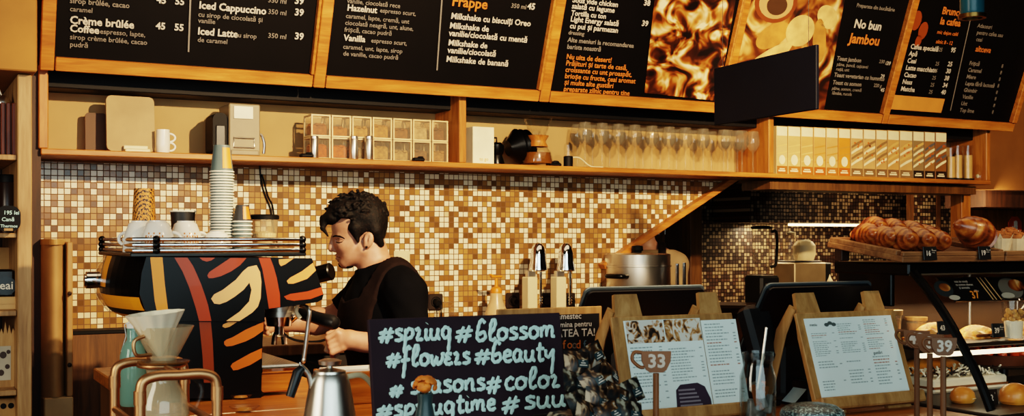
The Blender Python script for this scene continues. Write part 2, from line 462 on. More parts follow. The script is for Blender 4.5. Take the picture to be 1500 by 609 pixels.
for i in range(5):
    x0, x1 = bx[i], bx[i+1]; W = x1-x0; M = board_matrix(i)
    t = thing('menu_board', blabel[i], 'menu board', (x0, BY, BZ), 0, 'tilted menu boards')
    m = MB(); m.box((W/2, BH/2, -.012), (W-.006, BH, .012)); m.xf(None)
    m.v = [M @ v for v in m.v]; m.build('board_panel', plain('menu_black', '#080505', .6, 0, .15, spec=.15), t)
    m = MB()
    lb = .050 if i < 3 else .042; m.box((lb/2, BH/2, -.004), (lb-.004, BH, .032), None, .003); m.box((W/2+lb/2, .024, -.004), (W-lb-.004, .048, .030), None, .003)
    m.box((W/2+lb/2, BH-.02, -.004), (W-lb-.004, .04, .030), None, .003)
    if i == 4: m.box((W-.02, BH/2, 0), (.034, BH-.1, .042), None, .003)
    else: m.box((W-.009, BH/2, 0), (.012, BH-.1, .042), None, .003)
    m.v = [M @ v for v in m.v]; m.build('board_frame', FRAME, t)
    def bp(px, py):        # board-plane coordinates of an image point
        r = ray(px, py); o = Vector((x0, BY, BZ)); k = (o-C0).dot(bn)/r.dot(bn); q = C0+r*k-o
        return q.x, q.dot(bu)
    m = MB(); mats = [PRINTW, PRINTG, PRINTO]
    def T(px, py, s, body, mi=0, al='L', bo=.014):
        px += (0, 0, 3, 7, 4)[i]; x, y = bp(px, py); m.slot(mi).text(body, s, M @ Matrix.Translation((x, y, 0)), al, bo, .0015)
    def R_(px0, py0, px1, py1, mi=1, w=.006):
        a = bp(px0, py0); b = bp(px1, py1); m.slot(mi)
        d = Vector((b[0]-a[0], b[1]-a[1], 0)); L = d.length
        c = M @ Vector(((a[0]+b[0])/2, (a[1]+b[1])/2, .0005))
        vs = []
        e = d.normalized(); f = Vector((-e.y, e.x, 0))*w/2
        m.flat([M @ (Vector((a[0], a[1], .001))+f), M @ (Vector((a[0], a[1], .001))-f), M @ (Vector((b[0], b[1], .001))-f), M @ (Vector((b[0], b[1], .001))+f)])
    if i == 0:
        T(102, 4, .026, 'sirop brûlée, cacao', 1, 'L', .02); T(102, 16, .024, 'caramel', 1)
        T(102, 34, .038, 'Crème brûlée', 0, 'L', .03); T(102, 46, .036, 'Coffee', 0, 'L', .03); T(146, 49, .025, 'espresso, lapte,', 1)
        T(102, 57, .025, 'sirop crème brûlée, cacao', 1); T(102, 68, .025, 'pudră', 1)
        T(229, 4, .034, '45', 0, 'L', .03); T(256, 6, .034, '55', 0, 'L', .03); T(228, 42, .034, '45', 0, 'L', .03); T(255, 44, .034, '55', 0, 'L', .03)
        R_(280, -30, 276, 76)
        T(291, 12, .037, 'Iced Cappuccino', 0, 'L', .03); T(290, 24, .025, 'cu sirop de ciocolată și', 1); T(290, 33, .025, 'vanilie', 1)
        T(289, 50, .037, 'Iced Latte', 0, 'L', .03); T(344, 54, .025, 'cu sirop', 1); T(289, 61, .025, 'de caramel', 1)
        for y, a in ((3, '39'), (20, '39'), (55, '39')): T(392, y, .026, '350 ml', 1); T(431, y+2, .036, a, 0, 'L', .03)
    elif i == 1:
        T(508, 4, .025, 'vanilie, ciocolată rece', 1)
        T(508, 15, .034, 'Hazelnut', 0, 'L', .026); T(556, 18, .025, 'espresso scurt,', 1); T(506, 26, .025, 'caramel, lapte, cremă, unt', 1); T(505, 36, .025, 'ciocolată neagră, unt, alune,', 1); T(504, 46, .025, 'frișcă, cacao pudră', 1)
        T(503, 59, .034, 'Vanilla', 0, 'L', .026); T(543, 62, .025, 'espresso scurt,', 1); T(502, 71, .025, 'caramel, unt, lapte, sirop', 1); T(502, 81, .025, 'de vanilie, cacao pudră', 1)
        R_(650, -40, 640, 103)
        T(661, 8, .058, 'Frappe', 2, 'L', .02); T(748, 11, .026, '350 ml', 1); T(772, 13, .036, '45', 0, 'L', .03)
        for x, y, b in ((660, 27, 'Milkshake cu biscuiți Oreo'), (658, 41, 'Milkshake de'), (657, 52, 'vanilie/ciocolată cu mentă'), (656, 66, 'Milkshake de'), (655, 77, 'vanilie/ciocolată'), (653, 90, 'Milkshake de banană')): T(x, y, .034, b, 0, 'L', .024)
    elif i == 2:
        for x, y, s, b, c in ((835, 3, .032, 'Sous vide chicken', 0), (834, 12, .032, 'salată cu legume', 0), (833, 22, .03, 'Tortilla cu ton', 0), (832, 31, .032, 'Light Energy salată', 0), (831, 41, .032, 'cu pui și parmezan', 0), (829, 50, .024, 'dressing', 1), (828, 61, .028, 'Alte meniuri la recomandarea', 1), (827, 71, .028, 'barista noastră', 1)): T(x, y, s, b, c, 'L', .024)
        for k, b in enumerate(('Nu uita de desert!', 'Prăjituri și tarte de casă,', 'croissante cu unt proaspăt,', 'brioșe cu fructe, ceai aromat', 'și multe alte gustări', 'preparate zilnic pentru tine')): T(826-.8*k, 86+9.4*k, .031, b, 2, 'L', .02)
        T(944, 8, .034, '38', 0, 'C', .03); T(941, 38, .034, '39', 0, 'C', .03)
        a = bp(963, -40); b = bp(1085, -40); c_ = bp(1051, 148); d_ = bp(944, 136)
        p = MB(); p.slot(0).flat([M @ Vector((u, w, .0)) for u, w in (a, d_, c_, b)])
        o = p.build('food_photo', PH1, t)
    elif i == 3:
        a = bp(1098, -40); b = bp(1245, -40); c_ = bp(1206, 167); d_ = bp(1068, 150)
        p = MB(); p.slot(0).flat([M @ Vector((u, w, .0)) for u, w in (a, d_, c_, b)]); p.build('food_photo', PH2, t)
        # plate of dip and sliced buns shown on the photo
        p = MB()
        def blob(px, py, rx, ry, mi, z, rot=0):
            x, y = bp(px, py); p.slot(mi); n = 24
            p.add([M @ Vector((x+rx*math.cos(q*2*PI/n)*math.cos(rot)-ry*math.sin(q*2*PI/n)*math.sin(rot), y+rx*math.cos(q*2*PI/n)*math.sin(rot)+ry*math.sin(q*2*PI/n)*math.cos(rot), z)) for q in range(n)], [tuple(range(n))])
        blob(1137, 2, .125, .10, 0, .001); blob(1137, 4, .10, .075, 1, .0015); blob(1138, 8, .06, .045, 2, .002)
        blob(1132, 52, .10, .055, 3, .001, .5); blob(1172, 45, .085, .075, 4, .0015, .2); blob(1200, 60, .04, .11, 3, .001, .3); blob(1148, 75, .022, .075, 4, .002, -.6); blob(1212, 25, .07, .05, 4, .001, -.5); blob(1120, 85, .14, .028, 4, .001, .6)
        p.build('photo_detail', [plain('ph_a', '#7c3a10'), plain('ph_b', '#b99060'), plain('ph_c', '#452a14'), plain('ph_d', '#b47c3c', var=.3, scale=14), plain('ph_e', '#cfa86c', var=.3, scale=14)], t)
        T(1247, 10, .026, 'Preparate din bucătărie', 1, 'L', .02)
        T(1243, 40, .058, 'No bun', 0, 'L', .03); T(1236, 62, .066, 'Jambou', 2, 'L', .03)
        T(1218, 88, .029, 'Toast jambon', 1, 'L', .03); T(1218, 96, .023, 'pâine, șuncă, cașcaval', 1); T(1217, 103, .023, 'roșii, unt', 1); T(1280, 92, .025, '230 g', 1); T(1291, 95, .027, '39', 0)
        T(1214, 112, .029, 'Toast vegetarian cu hummus', 1, 'L', .03); T(1282, 114, .027, '29', 0)
        T(1212, 123, .029, 'Toast cu somon', 1, 'L', .03); T(1211, 131, .023, 'pâine, somon, cremă', 1); T(1211, 138, .023, 'lămâie, rucola', 1); T(1272, 127, .025, '220 g', 1); T(1282, 134, .027, '45', 0)
    else:
        T(1375, 20, .05, 'Brunch', 2, 'L', .03); T(1372, 35, .05, 'la cafea', 2, 'L', .03); T(1368, 49, .026, 'mic dejun cald', 2); T(1366, 63, .026, 'zilnic 8 - 12', 2)
        blobs = MB()
        for px, py, r in ((1342, 30, .05), (1352, 45, .045), (1345, 60, .03)):
            x, y = bp(px, py); blobs.add([M @ Vector((x+r*math.cos(q*PI/8)*.7, y+r*math.sin(q*PI/8), .001)) for q in range(16)], [tuple(range(16))])
        blobs.build('emblem', plain('burnt_orange', '#8a4014'), t)
        for k, (b, w) in enumerate((('Cafea specială', '95'), ('Apă', ''), ('Ceai', '25'), ('Latte macchiato', '30'), ('Cacao', '38'), ('Ness', '34'), ('Matcha', '40'))):
            T(1329-2.4*k, 71+10.3*k, .034, b, 0, 'L', .026)
            if w: T(1370-2.4*k, 75+10.3*k, .028, '25', 1); T(1388-2.4*k, 76+10.3*k, .034, w, 0, 'L', .026)
        x, y = bp(1306, 155); x2, y2 = bp(1378, 166); hh = .075
        p = MB(); p.slot(0); p.v = []; 
        p.box(((x+x2)/2, y+.02, .001), (x2-x, hh, .003), None, .001); p.v = [M @ v for v in p.v]; p.build('promo_patch', plain('patch_orange', '#d08a44'), t)
        R_(1421, 30, 1392, 162)
        T(1427, 40, .03, 'Adaosuri', 1); T(1426, 50, .03, 'pentru cafea sau', 1); T(1425, 60, .03, 'ceai', 1); T(1424, 75, .042, 'altceva', 2, 'L', .02)
        for k, b in enumerate(('Frișcă', 'Caramel', 'Miere', 'Lapte fără lactoză', 'Ghimbir', 'Vanilie', 'Unt', 'Top lime')):
            T(1415-2.0*k, 95+9.8*k, .03, b, 1, 'L', .024); T(1462-2.0*k, 99+9.6*k, .028, '8', 1)
    build_blocks(m, 'lettering', mats, t, .0195)

# hanging dark panel, at a right angle to the wall
a = at(1198, 112, 3.52); b = at(1048, 145, 4.02)
dr = (b-a); dr.z = 0; Lh = dr.length
hz = (at(1198, 65, 3.52).z+at(1198, 160, 3.52).z)/2; hh = at(1198, 65, 3.52).z-at(1198, 160, 3.52).z
t = thing('hanging_panel', 'blank black panel hanging in front of the menu boards', 'sign', ((a.x+b.x)/2, (a.y+b.y)/2, hz-hh/2), math.atan2(dr.y, dr.x))
m = MB(); m.box((0, 0, hh/2), (Lh, .012, hh), None, .002); m.build('panel', plain('panel_black', '#090b14', .5, 0, .1, spec=.15), t)
for s in (-1, 1):
    m = MB(); m.tube([(s*Lh*.42, 0, hh-.004), (s*Lh*.42, 0, 3.2-(hz-hh/2))], .0008, 6); m.build('wire', BLACKM, t)
# teal pendant, its lower end in view
p = at(1424, 27, 3.6)
t = thing('pendant_lamp', 'slim teal cylinder pendant in front of the rightmost menu board', 'lamp', (p.x, p.y, p.z))
m = MB(); m.lathe([(0, .012), (.033, .012), (.036, .02), (.036, .38), (.02, .40), (0, .40)], 28); m.build('lamp_shade', plain('teal_enamel', '#1d5f6c', .3), t)
m = MB(); m.lathe([(.030, .0), (.042, .0), (.042, .012), (.030, .012)], 28); m.build('rim', plain('brass_rim', '#8a6a3c', .3, 1), t)
m = MB(); m.tube([(0, 0, .4), (0, 0, 3.2-p.z)], .003, 8); m.build('cord', BLACKM, t)
# ================================================================== THINGS ON THE WALL SHELF
def sspan(pl, pr, pt, y=4.47, base=SHZ):
    a = Xat(pl, y); b = Xat(pr, y); return (a+b)/2, b-a, Zh((pl+pr)/2, pt, y)-base
def rrect(w, h, r, n=5):
    out = []
    for cx, cy, a0 in ((w/2-r, h-r, 0), (-w/2+r, h-r, PI/2), (-w/2+r, r, PI), (w/2-r, r, 1.5*PI)):
        for k in range(n+1):
            a = a0+PI/2*k/n; out.append((cx+r*math.cos(a), cy+r*math.sin(a)))
    return out
# 1 cream rounded board leaning, in a small foot
x, w, h = sspan(158, 229, 139)
t = thing('tablet_display', 'cream rounded square panel standing on a foot at the shelf left end', 'display', (x, 4.50, SHZ))
Mf = frame4((0, 0, 0.006), (1, 0, 0), (0, .10, .995), (0, -.995, .10))
m = MB(); m.prism(rrect(w, h-.006, .02), -.008, .008, Mf); m.build('panel', plain('cream_panel', '#a98c66', .5, spec=.2), t)
m = MB(); m.box((w*.08, -.03, .007), (w*.52, .07, .014), None, .003); m.box((w*.08, -.02, .018), (w*.5, .012, .02), None, .002); m.build('foot', CREAM, t)
# dim second panel behind it
x, w, h = sspan(126, 157, 165, 4.56)
o = MB(); o.prism(rrect(w, h, .012), -.006, .006, frame4((0, 0, .0), (1, 0, 0), (0, .06, .998), (0, -.998, .06)))
ob = o.build('tray', plain('dim_brown_board', '#5c3c20', .6), None, (x, 4.58, SHZ+.001)); tag(ob, 'dim brown board standing in the shaded left corner of the shelf', 'tray')
# mug
x, w, h = sspan(228, 249, 190)
t = thing('mug', 'white mug with a double looped handle on the wall shelf', 'mug', (x, 4.47, SHZ))
r = w*.5
m = MB(); m.lathe([(0, 0), (r*.8, 0), (r*.95, .006), (r, h*.4), (r*.95, h), (r*.88, h), (r*.88, .01), (0, .01)], 28); m.build('body', WHITE, t)
for zc in (h*.30, h*.68):
    m = MB(); m.tube([(r*.9+math.sin(q)*.022, 0, zc+math.cos(q)*h*.17) for q in [PI*k/10 for k in range(11)]], .004, 8); m.build('handle', WHITE, t)
# black rounded thing + grey device
x, w, h = sspan(309, 331, 166)
t = thing('speaker', 'black rounded upright case beside the grey labelled box on shelf', 'speaker', (x, 4.50, SHZ))
m = MB(); m.prism(rrect(w, h, w*.45), -.06, .06, frame4((0, 0, 0), (1, 0, 0), (0, 0, 1), (0, -1, 0))); m.build('case', BLACKM, t)
m = MB(); m.box((0, -.063, h*.45), (w*.6, .006, h*.5), None, .002); m.build('grille', PLASTIC, t)
x, w, h = sspan(331, 376, 154)
GREYB = plain('grey_beige_box', '#8b7a60', .5)
t = thing('coffee_grinder', 'grey beige appliance with white label and side pipe on the shelf', 'appliance', (x, 4.50, SHZ))
m = MB(); m.box((0, 0, h/2), (w, .16, h), None, .004); m.build('housing', GREYB, t)
m = MB(); m.box((-w*.05, -.083, h*.83), (w*.62, .004, h*.24), None, .001); m.build('label', plain('label_white', '#efe6cf', .6), t)
m = MB(); m.tube([(-w*.36, -.083, h*.16), (w*.30, -.083, h*.16), (w*.30, -.083, h*.34), (-w*.36, -.083, h*.34)], .004, 8, True); m.build('door_outline', STEEL, t)
m = MB(); m.tube(catmull([(w*.42, -.06, h*.40), (w*.58, -.06, h*.42), (w*.68, -.06, h*.26), (w*.66, -.06, .012)], 5), .006, 8); m.ell((w*.45, -.06, h*.42), .012); m.build('pipe', STEEL, t)
m = MB(); m.box((0, -.05, .012), (w*.9, .07, .02), None, .003); m.build('drip_plate', GREYB, t)

# 3 clear boxes, two rows of seven
fillc = ['#8a4a20', '#9c5a24', '#a9793f', '#a6743a', '#7a4b22', '#b1936a', '#6b3d1c', '#a84e18', '#b0541a', '#8f6a3c', '#a07a48', '#9c7c50', '#6a4628', '#93683a']
ordn = ['leftmost', 'second', 'third', 'middle', 'fifth', 'sixth', 'rightmost']
edge = [455, 485, 515, 545, 575, 604, 632, 657]
for row in (1, 0):
    for k in range(7):
        xa = Xat(edge[k]+1, 4.45); xb = Xat(edge[k+1]-.6, 4.45); w = xb-xa
        H = (Zh(560, 172, 4.45)-SHZ)/2-.001
        z0 = SHZ+row*(H+.0015)
        t = thing('storage_box', f'clear box of brown contents, {ordn[k]} in the {"upper" if row else "lower"} row of boxes on shelf', 'box', ((xa+xb)/2, 4.50, z0), 0, 'clear boxes stacked on the shelf')
        m = MB(); b = .006
        for sx in (-1, 1):
            for sy in (-1, 1): m.box((sx*(w/2-b/2), sy*(.05-b/2), H/2), (b, b, H))
            m.box((sx*(w/2-b/2), 0, b/2), (b, .1-2*b, b)); m.box((sx*(w/2-b/2), 0, H-b/2), (b, .1-2*b, b))
        for sy in (-1, 1):
            m.box((0, sy*(.05-b/2), b/2), (w-2*b, b, b)); m.box((0, sy*(.05-b/2), H-b/2), (w-2*b, b, b))
        m.build('frame', plain('box_edge', '#d9b98a', .35), t)
        m = MB(); m.box((0, 0, H/2), (w-2*b, .1-2*b-.004, H-2*b)); m.build('clear_wall', CLEARP, t)
        f = .45+.25*random.random()
        m = MB(); m.box((0, .004, b+(H-2*b)*f/2), (w-2*b-.006, .07, (H-2*b)*f), None, .004)
        for q in range(10): m.ell((random.uniform(-w*.3, w*.3), random.uniform(-.03, .02), b+(H-2*b)*f), (.012, .012, .007), 8, 5)
        m.build('contents', plain('fill%d' % (k+7*row), fillc[k+7*(1-row)], .8, 0, .35, 0, 0, 60), t)
# small silver canisters in front
for k, (px, lab) in enumerate(((461, 'left end of the clear boxes'), (519, 'third clear box column'), (541, 'fourth clear box column'))):
    x, w, h = sspan(px-6, px+6, 199, 4.42)
    t = thing('canister', f'small silver canister in front of the {lab}', 'canister', (x, 4.425, SHZ), 0, 'silver canisters')
    m = MB(); m.lathe([(0, 0), (w*.45, 0), (w*.5, .004), (w*.5, h*.85), (w*.46, h*.88)], 20); m.build('body', STEEL, t)
    m = MB(); m.lathe([(w*.46, h*.86), (w*.5, h*.88), (w*.5, h*.98), (w*.45, h), (0, h)], 20); m.build('lid', STEEL, t)
for px, lab in ((470, 'black rubber pad at the foot of the first clear box'), (612, 'flat black clip at the foot of the sixth clear box')):
    x = Xat(px, 4.42); m = MB(); m.box((0, 0, .008), (.05, .03, .016), None, .005); m.box((.01, 0, .018), (.02, .02, .008), None, .003)
    if px == 470: x = Xat(448, 4.42)
    tag(m.build('clip', BLACKM, None, (x, 4.415, SHZ)), lab, 'clip')
# white card box
x, w, h = sspan(686, 717, 187)
t = thing('white_box', 'plain white upright box just right of the wooden shelf divider', 'box', (x, 4.47, SHZ))
m = MB(); m.box((0, 0, h/2), (w, .09, h), None, .002); m.build('carton', plain('box_white', '#efe2c0', .6), t)
m = MB(); m.slot(0).text('to go', .02, frame4((-.02, -.0455, .014), (1, 0, 0), (0, 0, 1), (0, -1, 0))); m.build('lettering', plain('tan_print', '#cf9f5c'), t, fix=False)
# dark grinder pieces
x, w, h = sspan(722, 742, 208)
t = thing('burr_grinder', 'small black hand grinder next to the white box', 'grinder', (x, 4.50, SHZ))
m = MB(); m.lathe([(0, 0), (w*.5, 0), (w*.52, .01), (w*.36, h*.45), (w*.48, h*.6), (w*.5, h*.9), (w*.3, h), (0, h)], 22); m.build('body', BLACK, t)
m = MB(); m.tube([(0, 0, h), (0, 0, h+.02), (-.05, 0, h+.022)], .004, 8); m.ell((-.05, 0, h+.03), (.010, .010, .014)); m.build('crank_handle', BLACKM, t)
x, w, h = sspan(746, 775, 190)
t = thing('dark_bowls', 'dark glossy bowls nested on edge beside the glass coffee maker', 'bowl', (x, 4.52, SHZ))
for k in range(3):
    m = MB(); Rk = math.radians(78); q = Matrix.Rotation(Rk, 3, 'Y')
    m.lathe([(0, 0), (.035, .0), (h*.42, .035), (h*.5, .05), (h*.47, .05), (h*.40, .038), (.03, .006), (0, .006)], 26, (-.03+k*.026, 0, h*.5), q); m.build('bowl', BLACK, t)
# glass coffee maker with wooden collar
x, w, h = sspan(766, 806, 174)
t = thing('pour_over_carafe', 'hourglass glass coffee maker with wooden collar on the shelf', 'carafe', (x, 4.46, SHZ))
m = MB(); pr = [(0, .002), (w*.46, .004), (w*.5, .02), (w*.44, h*.28), (w*.2, h*.50), (w*.2, h*.55), (w*.40, h*.88), (w*.46, h), (w*.44, h), (w*.18, h*.55), (w*.18, h*.5), (w*.42, h*.28), (w*.47, .02), (0, .01)]
m.lathe(pr, 30); m.build('flask', GLASS, t)
m = MB(); m.lathe([(w*.22, h*.40), (w*.33, h*.41), (w*.26, h*.50), (w*.26, h*.54), (w*.36, h*.64), (w*.27, h*.65), (w*.21, h*.55), (w*.21, h*.5), (w*.22, h*.40)], 26); m.build('collar', WOODV, t)
m = MB(); m.lathe([(0, .008), (w*.44, .012), (w*.46, .02), (w*.40, .06), (0, .06)], 26); m.build('coffee', plain('old_brew', '#7a4a1c', .2), t)
# salt shaker with cable
x, w, h = sspan(823, 835, 209)
t = thing('small_lamp', 'small glass topped dark base with a pale cord on the shelf', 'lamp', (x, 4.45, SHZ))
m = MB(); m.lathe([(0, 0), (w*.5, 0), (w*.5, h*.42), (w*.42, h*.45), (0, h*.45)], 20); m.build('base', BLACKM, t)
m = MB(); m.lathe([(w*.45, h*.45), (w*.45, h*.9), (w*.2, h), (0, h)], 20); m.build('glass_top', GLASS, t)
m = MB(); m.tube(catmull([(w*.3, -.01, h*.4), (.05, -.015, h*.38), (.09, -.02, h*.12), (.12, -.02, .004), (.17, -.02, .004)], 5), .003, 7); m.build('cord', CREAM, t)
m = MB(); m.box((0, 0, .009), (.07, .03, .018), None, .006); m.ell((.01, 0, .02), (.018, .012, .008)); tag(m.build('clip', BLACKM, None, (Xat(811, 4.45), 4.45, SHZ)), 'flat black clip lying between glass carafe and small corded lamp', 'clip')

# wine glasses
def glass_proto(h):
    m = MB(); m.lathe([(0, 0), (.034, .0), (.034, .002), (.006, .006), (.0042, .02), (.0042, h*.48), (.008, h*.52)], 20)
    return m
gx = [846, 857, 868, 882, 893, 906, 917, 930, 942, 955, 967, 980, 991, 1004, 1016, 1030, 1042, 1060, 1066, 1080, 1087, 1103]
gl0 = None
for k, px in enumerate(gx):
    back = k % 2 == 0 and k < 17
    y = 4.55 if back else 4.45
    loc = (Xat(px, y), y, SHZ)
    lab = 'stemmed wine glass in the long row on the shelf'
    if gl0 is None:
        h = .205
        gl0 = thing('wine_glass', lab, 'wine glass', loc, 0, 'wine glasses on the shelf')
        m = glass_proto(h); m.build('stem', GLASSW, gl0)
        m = MB(); m.lathe([(.004, h*.5), (.018, h*.54), (.031, h*.64), (.034, h*.74), (.030, h*.90), (.026, h), (.0245, h), (.0285, h*.9), (.0325, h*.74), (.029, h*.645), (.016, h*.55), (0, h*.53)], 24); m.build('bowl', GLASSW, gl0)
    else: dup(gl0, loc)
# tea boxes
tx = [1137, 1154, 1173, 1191.5, 1210, 1228, 1246, 1264.5, 1283, 1300, 1317.5, 1337, 1354, 1370, 1387]
names = ['first', 'second', 'third', 'fourth', 'fifth', 'sixth', 'seventh', 'eighth', 'ninth', 'tenth', 'eleventh', 'twelfth', 'thirteenth', 'last']
body = ['#d2ae78', '#d0aa70', '#cf9f62', '#cf9858', '#d0a066', '#d88a36', '#c49a66', '#c69b66', '#c0945e', '#c49258', '#c2955f', '#8d7450', '#946a3e', '#84562c']
band = ['#a8602a', '#b0692e', '#ad5f24', '#b25a20', '#b3682c', '#b85c1c', '#7a5c3a', '#7a5c3a', '#76583a', '#78583a', '#7c6040', '#2a1f18', '#2c2018', '#2c1c12']
kindl = ['cream slim box with rust band']*5+['orange slim box with rust band']+['striped tan slim box with brown band']*5+['dark striped slim box with black band']*3
for k in range(14):
    y = 4.42; xa = Xat(tx[k]+.5, y); xb = Xat(tx[k+1]-.5, y); w = xb-xa; h = Zh((tx[k]+tx[k+1])/2, 184.5+ (tx[k]-1137)*.039, y)-SHZ
    t = thing('tea_box', f'{kindl[k]}, {names[k]} from the left in its row', 'box', ((xa+xb)/2, y+.08, SHZ), 0, 'slim boxes in a row on the right of the shelf')
    m = MB(); m.box((0, 0, h/2), (w, .16, h), None, .0015); m.build('carton', plain('teabody%d' % k, body[k], .5), t)
    m = MB(); Y = -.0806
    def rect(xa, xb, za, zb, mi, yy=Y): m.slot(mi).flat([(xa, yy, za), (xb, yy, za), (xb, yy, zb), (xa, yy, zb)])
    rect(-w*.47, w*.47, h*.80, h*.985, 0); rect(-w*.47, w*.47, h*.01, h*.17, 1)
    rect(-w*.34, w*.30, h*.055, h*.085, 2, Y-.0004); rect(-w*.24, w*.24, h*.10, h*.12, 2, Y-.0004)
    if k >= 6:
        for q in range(4):
            z = h*(.22+.12*q); mi = 3 if q % 2 else 0
            m.slot(mi).flat([(-w*.47, Y-.0002, z), (-w*.47, Y-.0002, z+h*.05), (0, Y-.0002, z+h*.14), (w*.47, Y-.0002, z+h*.20), (w*.47, Y-.0002, z+h*.15), (0, Y-.0002, z+h*.08)])
        for q in range(5): 
            cx = random.uniform(-.3, .3)*w; cz = h*random.uniform(.3, .75); m.slot(4).flat([(cx+.006*math.cos(a), Y-.0005, cz+.006*math.sin(a)) for a in [PI/3*j for j in range(6)]])
    else:
        for q in range(3): 
            z = h*(.26+.15*q); m.slot(3).flat([(-w*.47, Y-.0002, z), (w*.47, Y-.0002, z+h*.05), (w*.47, Y-.0002, z+h*.08), (-w*.47, Y-.0002, z+h*.02)])
        m.slot(0).flat([(w*.28*math.cos(a), Y-.0004, h*.3+w*.33*math.sin(a)) for a in [PI/8*j for j in range(16)]])
    build_blocks(m, 'print', [plain('tea_top', '#efe0b8', .5), plain('teaband%d' % k, band[k], .5), plain('tea_text', '#e8d8b4', .6), plain('teastripe%d' % (k//3), ['#e0b878', '#c98a42', '#8a6a44', '#d7a866', '#5c5c60'][k//3], .5), plain('tea_dot', '#c4601e', .5)], t, .019)
# glass tubes
for k, (px, top) in enumerate(((1395, 216), (1405, 213), (1420, 213))):
    x, w, h = sspan(px-5.5, px+5.5, top, 4.44)
    t = thing('glass_tube', f'{["left", "middle", "right"][k]} of three tall glass tubes at the right end of the shelf', 'glass', (x, 4.45, SHZ))
    m = MB(); m.lathe([(0, 0), (w*.5, 0), (w*.5, h), (w*.44, h), (w*.44, .006), (0, .006)], 20); m.build('tube', GLASS, t)
    m = MB(); m.lathe([(0, .008), (w*.4, .008), (w*.4, h*.72), (0, h*.72)], 16); m.build('contents', plain('tube_fill', '#d4a868', .6), t)
    m = MB(); m.lathe([(w*.52, 0), (w*.56, .0), (w*.56, .012), (w*.52, .012)], 20); m.build('base_ring', BLACKM, t)
x, w, h = sspan(1428, 1446, 241, 4.44)
t = thing('glass_jar', 'small round glass jar at the far right end of the shelf', 'jar', (x, 4.45, SHZ))
m = MB(); m.lathe([(0, 0), (w*.45, 0), (w*.5, h*.3), (w*.4, h*.75), (w*.2, h), (0, h)], 22); m.build('body', GLASS, t)
m = MB(); m.ell((0, 0, h*.3), (w*.22, w*.22, h*.2)); m.build('contents', CREAM, t)

# ================================================================== LEFT SHELF UNIT
UY = 3.90; ux1 = Xat(47, UY); upx = Xat(28, UY); ux0 = ux1-.9
LZ = lambda py, px=20, y=UY: Zh(px, py, y)
t = thing('shelving_unit', 'pale oak shelving unit standing at the left edge of the tiled wall', 'shelf', (ux0, UY, 0))
W = ux1-ux0; D = .60
m = MB(); m.box((W-.021, D/2, LZ(109, 37)/2), (.042, D, LZ(109, 37)), None, .003); m.build('side_panel', OAK, t)
m = MB(); m.box((.02, D/2, LZ(109, 37)/2), (.04, D, LZ(109, 37)), None, .003); m.build('side_panel', OAK, t)
m = MB(); m.box((W/2, D-.01, LZ(109, 37)/2), (W-.09, .02, LZ(109, 37)-.02)); m.build('back_panel', DARKW, t)
lv = {}
for k, (yt, yb) in enumerate(((226, 234), (341, 348), (455, 463), (572, 580))):
    za, zb = LZ(yt), LZ(yb); lv[k] = za
    m = MB(); m.box((W/2, D/2, (za+zb)/2), (W-.086, D-.03, za-zb), None, .002); m.build('shelf_board', OAK, t)
m = MB(); m.box((W/2, D/2, .05), (W-.086, D-.04, .09)); m.build('plinth', DARKW, t)
# header box over it
m = MB(); m.box(((ux0-.1+Xat(52, UY))/2, UY+.3-.02, (LZ(108)+.004+3.2)/2), (Xat(52, UY)-ux0+.1, .66, 3.2-LZ(108)-.004), None, .004); struct('trim_8', m, plain('header_ochre', '#a87136', .8))
m = MB(); xw = Xat(60.5, 4.40); m.box((xw-.06, 4.53, 1.6), (.12, .24, 3.2)); struct('wall_left', m, DARKW)
# its contents
def uspan(pl, pr, pt, y, base): a = Xat(pl, y); b = Xat(pr, y); return (a+b)/2, b-a, Zh((pl+pr)/2, pt, y)-base
y = UY+.08
x, w, h = uspan(-24, 24, 150, y, lv[0])
t = thing('wooden_box', 'red brown slatted wooden box on the top shelf of the left unit', 'box', (x, y+.05, lv[0]))
m = MB()
for k in range(6): m.box((-w/2+w*(k+.5)/6, -.05, h/2), (w/6-.004, .016, h), None, .002)
m.box((0, .0, h/2), (w, .08, h-.01)); m.build('slats', wood('reddish', '#4a1d08', '#6e3010', '#854018', 'Z'), t)
m = MB(); m.ell((w*.1, .0, h), (w*.3, .04, .03)); m.tube([(-w*.2, 0, h), (0, 0, h+.05), (w*.2, 0, h)], .006, 8); m.build('handle', STEEL, t)
x, w, h = uspan(0, 27, 254, y, lv[1])
t = thing('thermos', 'dark brown cylindrical thermos behind the handwritten tag', 'thermos', (x, y+.07, lv[1]))
m = MB(); m.lathe([(0, 0), (w*.48, 0), (w*.5, .01), (w*.5, h*.85), (w*.46, h*.87)], 26); m.build('body', plain('dark_brown_steel', '#2a150c', .3), t)
m = MB(); m.lathe([(w*.47, h*.86), (w*.47, h*.97), (w*.4, h), (0, h)], 26); m.build('lid', BLACKM, t)
# chalk tag
x, w, h = uspan(-6, 30, 300, UY-.02, LZ(338))
t = thing('price_tag', 'black rounded chalk tag with handwritten words on the left shelf unit', 'price tag', (x, UY-.025, lv[1]+.004))
m = MB(); m.prism(rrect(w, h, w*.4), -.004, .004, frame4((0, 0, 0), (1, 0, 0), (0, 0, 1), (0, -1, 0))); m.build('board', BLACKM, t)
Mt = frame4((-w*.40, -.0055, 0), (1, 0, 0), (.06, 0, 1), (0, -1, 0))
m = MB(); m.text('195 lei', h*.21, Mt @ Matrix.Translation((.010, h*.66, 0)), 'L', .012); m.text('Cană', h*.21, Mt @ Matrix.Translation((.006, h*.40, 0)), 'L', .012); m.text('Thermos', h*.165, Mt @ Matrix.Translation((0.004, h*.16, 0)), 'L', .012); m.build('lettering', CHALKINK, t, fix=False)
m = MB(); m.box((0, .02, .006), (.03, .05, .012), None, .003); m.build('clip', OAK, t)
x, w, h = uspan(-30, 24, 362, y+.25, lv[2])
